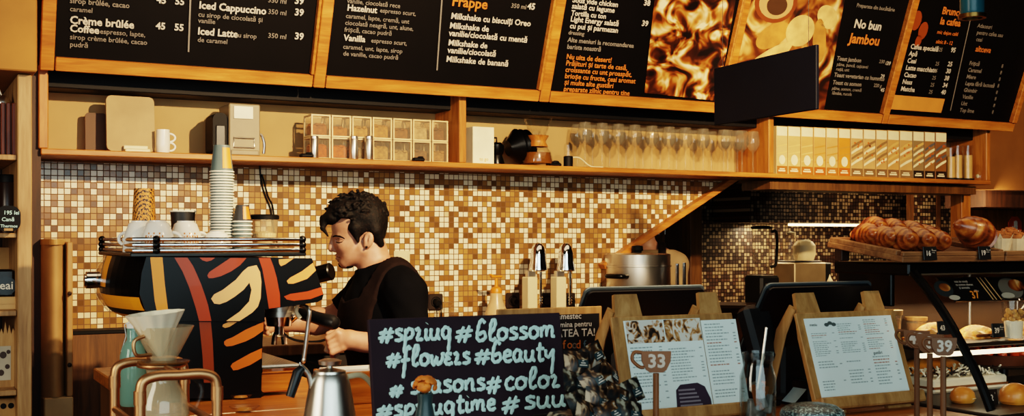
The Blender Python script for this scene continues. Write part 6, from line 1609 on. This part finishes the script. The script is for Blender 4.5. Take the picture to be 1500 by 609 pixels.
m = MB(); m.box((-w*.1, 0, h/2), (w*.8, .2, h), None, .006); m.slot(1).box((w*.36, .01, h/2), (w*.28, .18, h*.98), None, .006); m.build('housing', [plain('warm_steel', '#b79f7c', .35, .7), PLASTIC], t)
m = MB(); m.box((-w*.1, 0, h+.006), (w*.7, .16, .012), None, .004); m.build('top_plate', PLASTIC, t)
q_ = p+Vector((w*.02, 0, h+.0125)); hh = Zh(1177, 352, 5.62)-q_.z; r = bw(1165, 1190, 5.62)/2
t = thing('white_canister', 'rounded off white canister standing on the steel appliance', 'canister', q_)
m = MB(); m.lathe([(0, 0), (r*.8, 0), (r, hh*.3), (r*.98, hh*.75), (r*.7, hh*.95), (r*.3, hh), (0, hh)], 26); m.build('body', plain('warm_white', '#dcc79c', .5), t)
m = MB(); m.lathe([(r*.55, hh*.97), (r*.55, hh*1.02), (0, hh*1.03)], 20); m.build('lid', CREAM, t)
q_ = p+Vector((-w*.33, 0, h+.0125)); t = thing('plastic_bag', 'clear plastic hopper beside the off white canister', 'hopper', q_)
m = MB(); m.lathe([(0, 0), (.04, 0), (.06, .09), (.05, .15), (.02, .17), (0, .17)], 14); m.build('hopper', CLEARP, t)
m = MB(); m.lathe([(.02, .165), (.03, .175), (0, .185)], 14); m.build('cap', CREAM, t)
p = rp(1214, 5.55); h = Zh(1214, 398, 5.55)-rz; t = thing('squeeze_bottle', 'small white squeeze bottle with orange label right of the steel appliance', 'bottle', p); r = .026
m = MB(); m.lathe([(0, 0), (r, 0), (r, h*.72), (r*.5, h*.84), (r*.3, h), (0, h)], 20); m.build('bottle', CREAM, t)
m = MB(); m.lathe([(r*1.02, h*.3), (r*1.02, h*.6)], 20); m.build('label', PRINTO, t, fix=False)
p = rp(1068, 5.55); t = thing('serving_tray', 'dark flat trays stacked on the recess worktop', 'tray', p)
for k in range(3):
    m = MB(); m.lathe([(0, .0), (.16, .0), (.19, .010), (.185, .012), (.155, .004), (0, .004)], 36, (.01*k, .0, .006*k)); m.build('tray', plain('tray_brown', '#3a2818', .4), t)
q_ = onY(1306, 327, 5.4); tag(MB().box((q_.x, 5.60, q_.z), (.085, .01, .07), None, .002).box((q_.x, 5.594, q_.z), (.07, .004, .055), None, .001).build('notice_card', plain('notice_tan', '#b3925e', .7)), 'small blank tan card on the tile-clad cabinet above the croissants', 'card')

# ================================================================== PASTRY CASE
CX = 2.375; CZ0 = EYE-.43; YT = 2.26; CXR = 3.60; CD = 2.50
ztop = onX(1330, 392, CX); 
top_z = EYE-.062
t = CASE = thing('pastry_case', 'curved glass pastry display case with black frame at the right', 'display case', (CX, YT, 0))
def cp(x, y, z): return Vector((x-CX, y-YT, z))
m = MB(); m.box(cp((CX+CXR)/2, (1.94+CD)/2, (CZ0-.03)/2+.04), (CXR-CX, CD-1.94, CZ0-.03-.08), None, .004); m.build('cabinet', DARKW, t)
m = MB(); m.box(cp((CX+CXR)/2, (1.94+CD)/2, CZ0-.014), (CXR-CX, CD-1.94, .028), None, .003); m.build('deck', plain('deck_dark', '#2c2019', .4), t)
m = MB(); m.box(cp((CX+CXR)/2, (1.98+CD)/2, .04), (CXR-CX-.06, CD-2.02, .08)); m.build('plinth', BLACKM, t)
# curved front profile (y, z) in the end plane
prof = [onX(px, py, CX) for px, py in ((1338, 398), (1357, 422), (1385, 462), (1412, 510), (1434, 555), (1452, 601))]
prof = [Vector((0, p_.y-YT, p_.z)) for p_ in prof]
pc = catmull(prof, 6)
for x in (0.0, CXR-CX):
    m = MB(); m.tube([p_+Vector((x, 0, 0)) for p_ in pc], .0115, 10); m.build('end_frame', BLACK, t)
m = MB(); N = len(pc); m.grid(lambda u, v: pc[int(round(u*(N-1)))]+Vector((.012+v*(CXR-CX-.024), -.002, 0)), N, 2); m.build('front_glass', GLASSF, t)
m = MB(); zt_ = top_z-.03
m.add([Vector((.001, p_.y, p_.z)) for p_ in pc]+[Vector((.001, CD-YT-.02, pc[-1].z)), Vector((.001, CD-YT-.02, zt_))], [tuple(range(N+2))]); m.build('side_glass', GLASSF, t)
m = MB(); m.box(cp((CX+CXR)/2, YT+.10, top_z-.018), (CXR-CX+.01, .28, .034), None, .005); m.build('top_beam', BLACK, t)
m = MB(); a = onX(1230, 390, CX); b = onX(1325, 430, CX)
m.box(cp(CX+.012, YT+.13, top_z-.075), (.016, .20, .09), None, .003); m.build('end_panel', BLACK, t)
m = MB(); m.box(cp((CX+CXR)/2, CD-.01, (CZ0+zt_)/2), (CXR-CX-.01, .012, zt_-CZ0)); m.build('back_panel', plain('case_back', '#4a3420', .5), t)
s1 = Zh(1410, 497, 2.33)
m = MB(); m.box(cp((CX+CXR)/2+.02, 2.355, s1-.006), (CXR-CX-.06, .23, .012), None, .002); m.build('glass_shelf', plain('shelf_dark', '#241a14', .3), t)
m = MB(); m.box(cp((CX+CXR)/2+.02, 2.235, s1-.026), (CXR-CX-.07, .012, .012), None, .002); m.build('light_tube', plain('tube_glow', '#ffe6bc', .5, 0, 0, 0, 3), t)
m = MB(); m.cyl(cp(Xat(1420, 2.46), 2.46, CZ0+.001), cp(Xat(1420, 2.46), 2.46, s1-.014), .005, 10); m.cyl(cp(Xat(1420, 2.46), 2.46, s1+.001), cp(Xat(1420, 2.46), 2.46, zt_), .005, 10); m.build('shelf_rod', STEEL, t)
# pictured strip inside the glass top
def psurf(px, py, y=2.31): return onY(px, py, y)
c4 = [(1372, 406), (1560, 404), (1566, 438), (1402, 441)]
t = thing('menu_strip', 'black pictured strip with the price 37 inside the case top', 'sign', psurf(1372, 441, 2.30))
o_ = Vector(t.location)
P4 = [psurf(px, py, 2.325 if py < 420 else 2.285)-o_ for px, py in c4]
n_ = (P4[1]-P4[0]).cross(P4[3]-P4[0]).normalized(); n_ = -n_ if n_.y > 0 else n_
m = MB(); m.add(P4+[p_-n_*.006 for p_ in P4], [(0, 1, 2, 3), (7, 6, 5, 4), (0, 4, 5, 1), (1, 5, 6, 2), (2, 6, 7, 3), (3, 7, 4, 0)]); m.build('strip', plain('strip_black', '#14100f', .4), t)
ex = (P4[1]-P4[0]).normalized(); ey = n_.cross(ex).normalized()
if ey.z < 0: ey = -ey
def sp_(px, py):
    r = ray(px, py); k_ = (o_+P4[0]-C0).dot(n_)/r.dot(n_); return C0+r*k_-o_+n_*.0012
MSt = lambda px, py: frame4(sp_(px, py), ex, ey, n_)
m = MB()
m.slot(0).text('37', .034, MSt(1424, 437), 'L', .02); m.slot(1).text('mix de salată', .010, MSt(1398, 414), 'L', .012); m.text('cu somon afumat', .010, MSt(1400, 418.6), 'L', .012); m.text('și avocado', .010, MSt(1405, 423), 'L', .012); m.text('300 g', .008, MSt(1427, 427), 'L', .012)
for x0 in (1429, 1434, 1441): m.slot(2).flat([sp_(x0, 406.5), sp_(x0+1.6, 406.5), sp_(x0+26.6, 439), sp_(x0+25, 439)])
m.build('print', [plain('price_orange', '#dc8a34', .6), PRINTW, plain('cutlery_tan', '#c9a070', .5)], t, fix=False)
m = MB()
def disc(px, py, rx, ry, mi, up):
    c = sp_(px, py)+n_*up; m.slot(mi).add([c+ex*rx*math.cos(a)+ey*ry*math.sin(a) for a in [PI/10*k for k in range(20)]], [tuple(range(20))])
disc(1382, 423, .036, .026, 0, 0); disc(1383, 421, .022, .013, 1, .0006); disc(1398, 436, .022, .008, 2, .0004)
disc(1480, 422, .05, .034, 3, 0); disc(1488, 418, .034, .02, 4, .0006); disc(1476, 433, .028, .010, 2, .0008)
build_blocks(m, 'dish_picture', [plain('bowl_slate', '#2e3436', .5), PH2, plain('spoon_grey', '#b8b0a0', .4), plain('plate_grey', '#6d675e', .5), PH1], t, .019)

# ---- wooden serving boards on the case
bl = at(1322, 388, 2.99)
tb = math.radians(8)
def board(name, label, x0, x1, y0, dep):
    t = thing(name, label, 'tray', (x0, y0, top_z+.0005)); W = x1-x0
    R = rotx(tb); M = frame4((0, 0, 0), R @ Vector((1, 0, 0)), R @ Vector((0, 1, 0)), R @ Vector((0, 0, 1)))
    m = MB(); m.box((W/2, dep/2, .008), (W, dep, .016), None, .002); m.box((W/2, .006, .022), (W-.002, .012, .012), None, .002); m.v = [M @ v for v in m.v]; m.build('board', BAKERY, t)
    m = MB(); m.box((.010, dep/2+.01, .022), (.018, dep-.03, .014), None, .002); m.box((W/2, dep-.008, .022), (W-.04, .012, .014), None, .002); m.v = [M @ v for v in m.v]; m.build('lip', BAKERY, t)
    for x in (.03, W-.03):
        m = MB(); m.box((x, dep-.03, (dep-.03)*math.sin(tb)/2), (.03, .03, (dep-.03)*math.sin(tb)-.002), None, .002); m.build('riser', DARKW, t)
    return M
BY0 = YT-.07
xs = onY(1322, 388, BY0).x; xm = onY(1472, 388, BY0).x
Mb = board('serving_board', 'tilted wooden serving board carrying croissants on the pastry case', xs, xm-.003, BY0, .28)
Mb2 = board('serving_board', 'tilted wooden serving board carrying muffins at the right photo edge', xm+.003, xm+.40, BY0, .28)
CROI = NT('croissant_crust'); f_ = CROI.noise(CROI.coords(), 34, 4, .6, .5); wv_ = CROI.n('ShaderNodeTexWave'); wv_.inputs['Scale'].default_value = 17; wv_.inputs['Distortion'].default_value = 2.2; wv_.inputs['Detail Scale'].default_value = 2; CROI.l(CROI.coords((1, .25, .25)), wv_.inputs['Vector']); f_ = CROI.math('ADD', CROI.math('MULTIPLY', f_, .82), CROI.math('MULTIPLY', wv_.outputs['Fac'], .18)); CROI.l(CROI.ramp(f_, [(.30, '#4a1e08'), (.48, '#843f12'), (.62, '#b0682a'), (.80, '#d09850')]), CROI.b.inputs['Base Color']); CROI.set(Roughness=.34, Coat_Weight=.35); CROI.bump(f_, .3, .003); CROI = CROI.mat
def croissant_mb(Ls=.155, Rm=.036, bend=.6, seg=7):
    m = MB(); n = 80; nk = 22; vs = []; fs = []
    for i in range(n+1):
        u = i/n; a = (u-.5)*2*bend
        c = Vector((Ls/2/math.sin(bend)*math.sin(a), -Ls/2/math.sin(bend)*(math.cos(a)-math.cos(bend)), 0)); tg = Vector((math.cos(a), math.sin(-a)*-1*-1, 0)).normalized()
        tg = Vector((math.cos(a), -math.sin(a)*-1, 0)); tg = Vector((math.cos(a), math.sin(a), 0)) if 0 else Vector((math.cos(a), math.sin(a)*1.0, 0))
        nn = Vector((-tg.y, tg.x, 0))
        env = max(.04, math.sin(PI*min(1, max(0, u)))**.62)
        w = u*seg; fr = w-math.floor(w); core = abs(u-.5)*2
        cw = core*seg/2; fr = cw-math.floor(cw); ridge = 1.06-.27*fr**1.3+.04*math.sin(9*u+2)
        r = Rm*env*ridge
        for k in range(nk):
            b = 2*PI*k/nk; tw = .5*math.sin(b)*.0
            vs.append(c+nn*r*math.cos(b)*1.05+Vector((0, 0, 1))*(r*math.sin(b)*.95+Rm*.82))
    for i in range(n):
        for k in range(nk):
            k2 = (k+1) % nk; fs.append((i*nk+k, i*nk+k2, (i+1)*nk+k2, (i+1)*nk+k))
    fs.append(tuple(range(nk))); fs.append(tuple(n*nk+k for k in range(nk-1, -1, -1)))
    m.add(vs, fs, True); return m
cm = croissant_mb().build('croissant_shape', CROI, ang=60); cme = cm.data; bpy.data.objects.remove(cm)
def bz(y): return top_z+.017+(y-BY0)*math.tan(tb)
def croissant(px, dz, y, rz, label, sc_=1.0, rx=0.0, ry=0.0):
    p = Vector((Xat(px, y), y, bz(y)+dz)); o = bpy.data.objects.new('croissant', cme); COL.objects.link(o)
    o.location = p; o.rotation_euler = (rx, ry, rz); o.scale = (sc_,)*3
    tag(o, label, 'croissant', 'croissants on the board')
cl = [(1258, 0, 2.395, 1.15, 'croissant at the left end of the pile, coiled end toward the viewer', 1.0), (1281, 0, 2.335, 1.25, 'second croissant from the left in the front of the pile', 1.0),
      (1303, 0, 2.295, 1.35, 'third croissant from the left, at the front of the pile', 1.08), (1328, 0, 2.285, 1.42, 'fourth croissant from the left, just left of the price 16 tag', 1.08),
      (1353, 0, 2.285, 1.5, 'croissant right behind the price 16 tag', 1.0), (1270, .026, 2.405, 1.2, 'upper back croissant at the left of the pile', .85), (1296, .024, 2.385, 1.3, 'upper back croissant second from the left', .85), (1322, .020, 2.375, 1.4, 'upper back croissant third from the left', .85), (1345, .012, 2.375, 1.5, 'upper back croissant at the right end of the pile', .8)]
for px, dz, y, rz_, lab, s_ in cl: croissant(px, dz, y, rz_, lab, s_, tb)
croissant(1410, .016, 2.285, .40, 'large lone croissant right of the pile, behind the price 19 tag', 1.28, tb, .22)
croissant(1438, 0, 2.36, 1.3, 'croissant behind right of the large lone croissant', .85, tb)
# muffins in pale paper
MUF = plain('muffin_paper', '#e0c49a', .7, 0, .12, 0, 0, 30); MTOP = plain('muffin_top', '#9a5a26', .7, 0, .35, 0, 0, 50)
for k, (px, py, y, lab) in enumerate(((1466, 0, 2.26, 'muffin in pale paper with crumb top, leftmost at the photo edge'), (1489, 0, 2.255, 'muffin in pale paper, second from the left at the photo edge'), (1511, 0, 2.25, 'muffin in pale paper cut by the right photo edge'), (1479, 0, 2.345, 'muffin in pale paper behind the two front muffins'))):
    p = Vector((Xat(px, y), y, bz(y))); t = thing('muffin', lab, 'muffin', p, k*.7, 'muffins on the board'); t.scale = (.86, .86, .74)
    m = MB(); m.lathe([(0, 0), (.026, 0), (.036, .05), (.034, .05), (0, .03)], 40, rfun=lambda a, z: 1+.04*math.cos(16*a)); 
    for q_ in range(5):
        a = q_*2*PI/5; m.flat([(.030*math.cos(a-.5), .030*math.sin(a-.5), .035), (.030*math.cos(a+.5), .030*math.sin(a+.5), .035), (.042*math.cos(a), .042*math.sin(a), .070)])
    m.build('paper_case', MUF, t)
    m = MB(); rr = random.Random(k); m.ell((0, 0, .052), (.034, .034, .022), 18, 10)
    for q_ in range(22):
        a = rr.uniform(0, 6.28); e = rr.uniform(.2, 1.5); m.ell((.03*math.cos(a)*math.cos(e), .03*math.sin(a)*math.cos(e), .054+.02*math.sin(e)), (.008, .007, .006), 8, 5)
    m.build('crumb_top', MTOP, t)
# ---- price tags
def price(px, py, y, w, h, big, lab, small=True, rz_=0.0):
    p = onY(px, py, y); t = thing('price_tag', lab, 'price tag', p, rz_, 'black price tags')
    m = MB(); m.box((0, 0, h/2), (w, .004, h), rotx(-.12), .001); m.build('card', plain('tag_black', '#0e0f12', .45), t)
    M = frame4((0, -.0058, 0), (1, 0, 0), (0, .12, .993), (0, -.993, .12))
    m = MB(); m.text(big, h*.52, M @ Matrix.Translation((-w*.40, h*.34, .001)), 'L', .03); x = -w*.40+h*.52*(.62*len(big)); m.text('00' if 0 else "'", h*.34, M @ Matrix.Translation((x, h*.58, .001)), 'L', .02)
    if small: m.text('croissant', h*.13, M @ Matrix.Translation((w*.06, h*.68, .001)), 'L', .01); m.text('cu unt', h*.12, M @ Matrix.Translation((w*.06, h*.54, .001)), 'L', .01)
    m.slot(0); m.build('lettering', PRINTW, t, fix=False)
    m = MB(); m.box((0, .008, .003), (w*.5, .016, .006), None, .001); m.build('foot', BLACKM, t)
price(1362, 381, BY0-.008, .049, .036, '16', 'black price tag 16 before the croissant pile'); price(1442, 380, BY0-.008, .047, .036, '19', 'black price tag 19 before the large lone croissant')
price(1384, 490, 2.27, .058, .038, '43', 'black price tag 43 on the upper glass shelf'); price(1462, 494, 2.26, .050, .040, '39', 'black price tag 39 beside the layered dessert cup')
price(1452, 594, 2.08, .046, .042, '42', 'black price tag on the case floor between the two buns', False)

# ---- food in the case
def food(px, py, y): return onY(px, py, y)
PASTRY = NT('flaky_pastry'); f_ = PASTRY.noise(PASTRY.coords(), 45, 4, .6, .8); PASTRY.l(PASTRY.ramp(f_, [(.32, '#8a4a14'), (.5, '#d08a34'), (.65, '#ecc078')]), PASTRY.b.inputs['Base Color']); PASTRY.set(Roughness=.5); PASTRY.bump(f_, .5, .004); PASTRY = PASTRY.mat
def slab(px, y, wid, dep, hh, lab, mat=PASTRY, rz_=0):
    p = onY(px, 490, y); t = thing('filled_pastry', lab, 'pastry', (p.x, y, s1+.0005), rz_, 'pastries on the upper case shelf')
    m = MB(); rr = random.Random(int(px))
    m.grid(lambda u, v: Vector(((u-.5)*wid, (v-.5)*dep, hh*(1-abs(2*u-1)**4)*(1-abs(2*v-1)**4)*(.72+.28*math.sin(7*u+5*v)))), 18, 12); m.box((0, 0, .004), (wid*.97, dep*.97, .006), None, .002); m.build("pastry", mat, t)
    m = MB(); m.box((0, -dep*.47, hh*.28), (wid*.8, .006, hh*.22), None, .002); m.build('filling', plain('filling_brown', '#6a3c1c', .6), t)
slab(1366, 2.36, .15, .10, .050, 'golden flaky pastry behind price tag 43'); slab(1428, 2.36, .12, .10, .036, 'golden flaky pastry between price tags 43 and 39'); slab(1500, 2.40, .14, .1, .04, 'golden flaky pastry behind the layered dessert cup')
# parfait cup
p = food(1485, 494, 2.25); t = thing('dessert_cup', 'clear cup of layered cream dessert beside price tag 39', 'dessert', (p.x, 2.25, s1+.0005)); h = Zh(1485, 442, 2.25)-s1; r = .030
m = MB(); m.lathe([(0, 0), (r*.8, 0), (r*1.15, h), (r*1.1, h), (r*.76, .004), (0, .004)], 28); m.build('cup', GLASS, t)
m = MB(); m.lathe([(0, .006), (r*.74, .006), (r*.88, h*.5), (0, h*.5)], 24); m.build('cream', plain('yogurt', '#efe6d2', .5), t)
m = MB(); rr = random.Random(2)
for q_ in range(40): m.ell((rr.uniform(-.7, .7)*r, rr.uniform(-.7, .7)*r, h*rr.uniform(.52, .78)), rr.uniform(.004, .007), 8, 5)
m.build('granola', plain('granola', '#c79a5a', .8, 0, .3), t)
m = MB(); m.lathe([(r*1.16, h*.98), (r*1.18, h*1.02), (r*1.0, h*1.10), (0, h*1.12)], 26); m.build('lid', GLASS, t)
# bottles, jars behind the side glass
for k, (px, py, y, w, hh, lab) in enumerate(((1303, 494, 2.42, .068, .085, 'lidded clear tub at the left back of the case'), (1342, 494, 2.44, .06, .06, 'lower clear tub behind the golden pastry'))):
    p = food(px, py, y); t = thing('dessert_tub', lab, 'tub', (p.x, y, s1+.0005)); r = w/2
    m = MB(); m.lathe([(0, 0), (r*.85, 0), (r, hh*.85), (r*.94, hh*.85), (r*.8, .004), (0, .004)], 26); m.build('tub', CLEARP, t)
    m = MB(); m.lathe([(0, hh*.84), (r*1.06, hh*.84), (r*1.08, hh), (0, hh)], 26); m.build('lid', plain('tub_lid', '#9a7448', .4), t)
    m = MB(); m.lathe([(0, .006), (r*.78, .006), (r*.88, hh*.7), (0, hh*.7)], 20); m.build('filling', plain('tub_fill', '#b07840', .7), t)
# lower deck: buns, cream cake, strawberry tart
BUN = NT('bun_crust'); f_ = BUN.noise(BUN.coords(), 14, 3); BUN.l(BUN.ramp(f_, [(.3, '#b8641c'), (.55, '#dd9238'), (.75, '#ecb868')]), BUN.b.inputs['Base Color']); BUN.set(Roughness=.38, Coat_Weight=.15); BUN = BUN.mat
def bun(px, py, y, r, lab):
    p = food(px, py, y); t = thing('bun', lab, 'bun', (p.x, y, CZ0+.0005), 0, 'glazed buns')
    m = MB(); m.lathe([(0, 0), (r*.8, 0), (r*.97, r*.18), (r, r*.42), (r*.9, r*.80), (r*.62, r*1.08), (r*.28, r*1.2), (0, r*1.22)], 32, sy=.9); m.build('bread', BUN, t)
    m = MB(); m.box((r*.35, -r*.80, r*.36), (r*.6, .006, r*.07), rotz(.35), .002); m.build('score', plain('bread_crumb', '#f0d8a8', .7), t)
bun(1410, 594, 2.14, .034, 'small glazed bun at the left of the case floor'); bun(1487, 592, 2.06, .044, 'larger glazed bun at the right photo edge')
p = food(1392, 578, 2.36); t = thing('cream_cake', 'long white cream cake with dark and white chocolate curls', 'cake', (p.x, 2.36, CZ0+.0005)); W, D, H = .30, .15, .04
m = MB(); m.box((0, 0, H/2), (W, D, H), None, .006); m.slot(1).box((0, 0, H*.4), (W+.002, D+.002, H*.16)); m.build('sponge', [plain('cream_icing', '#ece0c6', .5), plain('sponge_brown', '#7a4a22', .8)], t)
m = MB(); rr = random.Random(6)
for q_ in range(150):
    m.slot(rr.choice((0, 0, 1))).box((rr.uniform(-.46, .46)*W, rr.uniform(-.46, .46)*D, H+rr.uniform(.0, .022)), (rr.uniform(.012, .026), .005, .004), rotz(rr.uniform(0, 3)) @ roty(rr.uniform(-1.1, 1.1)), .001)
m.build('chocolate_curls', [plain('white_curl', '#f2e8d0', .5), plain('dark_curl', '#2c1a10', .4)], t)
p = food(1470, 560, 2.34); t = thing('cake_stand', 'low dark cake stand carrying the strawberry tart', 'cake stand', (p.x, 2.34, CZ0+.0005))
m = MB(); m.lathe([(0, 0), (.05, 0), (.05, .006), (.012, .012), (.012, .05), (.10, .056), (.105, .062), (0, .062)], 36); m.build('stand', plain('stand_dark', '#2a1f18', .3), t)
t = thing('strawberry_tart', 'dark tart topped with glazed strawberries on the cake stand', 'tart', (p.x, 2.36, CZ0+.063))
m = MB(); m.lathe([(0, 0), (.088, 0), (.098, .03), (.092, .03), (.088, .022), (0, .022)], 40, rfun=lambda a, z: 1+.02*math.cos(30*a)); m.build('crust', plain('dark_crust', '#5a2f14', .6), t)
for q_ in range(17):
    if q_ < 11: a = q_*2*PI/11; c = (.066*math.cos(a), .066*math.sin(a), .032)
    else: a = q_*2*PI/6; c = (.03*math.cos(a), .03*math.sin(a), .037)
    m = MB(); m.lathe([(0, -.012), (.012, -.008), (.0145, .0), (.010, .012), (.004, .020), (0, .021)], 14, c, rotx(.3*math.sin(q_*3)) @ roty(.3*math.cos(q_*2))); m.build('strawberry', plain('strawberry', '#c4481c', .25, 0, .2), t)
# far back tray inside the case
p = food(1362, 540, 2.44); t = thing('sandwich', 'filled golden sandwich roll deep in the case behind the number sticks', 'sandwich', (p.x, 2.44, CZ0+.0005))
m = MB(); m.ell((0, 0, .05), (.13, .05, .032), 24, 10); m.ell((0, 0, .022), (.13, .05, .022), 24, 10); m.build('bread', BUN, t); m = MB(); m.box((0, 0, .034), (.22, .088, .012), None, .005); m.build('filling', plain('green_fill', '#6a6a2c', .7), t)
# ================================================================== CAMERA, LIGHT
cam = bpy.data.objects.new('camera', bpy.data.cameras.new('camera')); COL.objects.link(cam)
cam.location = C0; cam.rotation_euler = (PI/2, 0, -TH)
cd = cam.data; cd.sensor_width = 36; cd.lens = F/1500*36; cd.shift_y = 45.5/1500; cd.clip_start = .05
cd.dof.use_dof = True; cd.dof.focus_distance = 3.9; cd.dof.aperture_fstop = 9.5
sc.camera = cam
def light(name, typ, loc, target, energy, col, **k):
    d = bpy.data.lights.new(name, typ); d.energy = energy; d.color = col
    for a, v in k.items(): setattr(d, a, v)
    o = bpy.data.objects.new(name, d); COL.objects.link(o); o.location = loc
    o.rotation_euler = (Vector(target)-Vector(loc)).to_track_quat('-Z', 'Y').to_euler(); return o
WARM = (1, .70, .40)
light('spot_wall', 'SPOT', (1.75, 1.45, 2.62), (2.05, 4.66, 1.75), 620, WARM, spot_size=math.radians(82), spot_blend=.55, shadow_soft_size=.03)
light('spot_boards', 'SPOT', (3.9, 1.5, 2.62), (4.6, 4.5, 1.95), 330, WARM, spot_size=math.radians(62), spot_blend=.6, shadow_soft_size=.03)
light('window_fill', 'AREA', (0.4, -0.9, 2.0), (1.6, 2.6, 1.05), 66, (.74, .95, 1), shape='RECTANGLE', size=3.6, size_y=1.9)
light('side_fill', 'AREA', (-1.5, 1.9, 1.9), (.9, 3.5, 1.25), 30, (1, .88, .70), shape='RECTANGLE', size=.9, size_y=1.2)
light('bar_downlight', 'SPOT', (1.25, 2.55, 3.1), (1.02, 2.95, 1.07), 70, (1, .70, .38), spot_size=math.radians(34), spot_blend=.6, shadow_soft_size=.05)
light('case_light', 'AREA', (3.0, 2.40, EYE-.18), (3.0, 2.36, 1.0), 2.2, (1, .80, .52), shape='RECTANGLE', size=1.1, size_y=.03)
light('case_front_fill', 'SPOT', (2.5, .7, 1.75), (2.85, 2.3, 1.22), 16, (1, .78, .5), spot_size=math.radians(40), spot_blend=.6, shadow_soft_size=.05)  # added fill without a fixture, brightens the price tags in the case
light('pier_fill', 'AREA', (Xat(1395, 4.8), 4.82, EYE+.24), (Xat(1390, 5.3), 5.3, EYE-.12), 5.0, (1, .72, .42), shape='RECTANGLE', size=.7, size_y=.05)  # added fill under the shelf, no fixture there; brightens tiled pier and hand sign
light('croissant_spot', 'SPOT', (3.2, 1.2, 2.7), (2.75, 2.4, 1.5), 45, (1, .72, .42), spot_size=math.radians(36), spot_blend=.5, shadow_soft_size=.05)
light('recess_strip', 'AREA', (Xat(1215, 5.6), 5.62, cz0-.03), (Xat(1215, 5.8), 5.85, .6), 7, (1, .78, .5), shape='RECTANGLE', size=1.0, size_y=.05)
light('recess_fill', 'POINT', (3.6, 5.3, 1.85), (0, 0, 0), 3.5, (1, .6, .3), shadow_soft_size=.1)
light('ceiling_bounce', 'AREA', (2.2, 2.9, 3.1), (2.2, 3.0, 0), 16, (1, .72, .45), shape='RECTANGLE', size=3.5, size_y=1.2)
w = bpy.data.worlds.new('world'); sc.world = w; w.use_nodes = True
w.node_tree.nodes['Background'].inputs[0].default_value = (.9, .75, .6, 1); w.node_tree.nodes['Background'].inputs[1].default_value = .035
sc.view_settings.view_transform = 'Filmic'; sc.view_settings.look = 'High Contrast'; sc.view_settings.exposure = 0
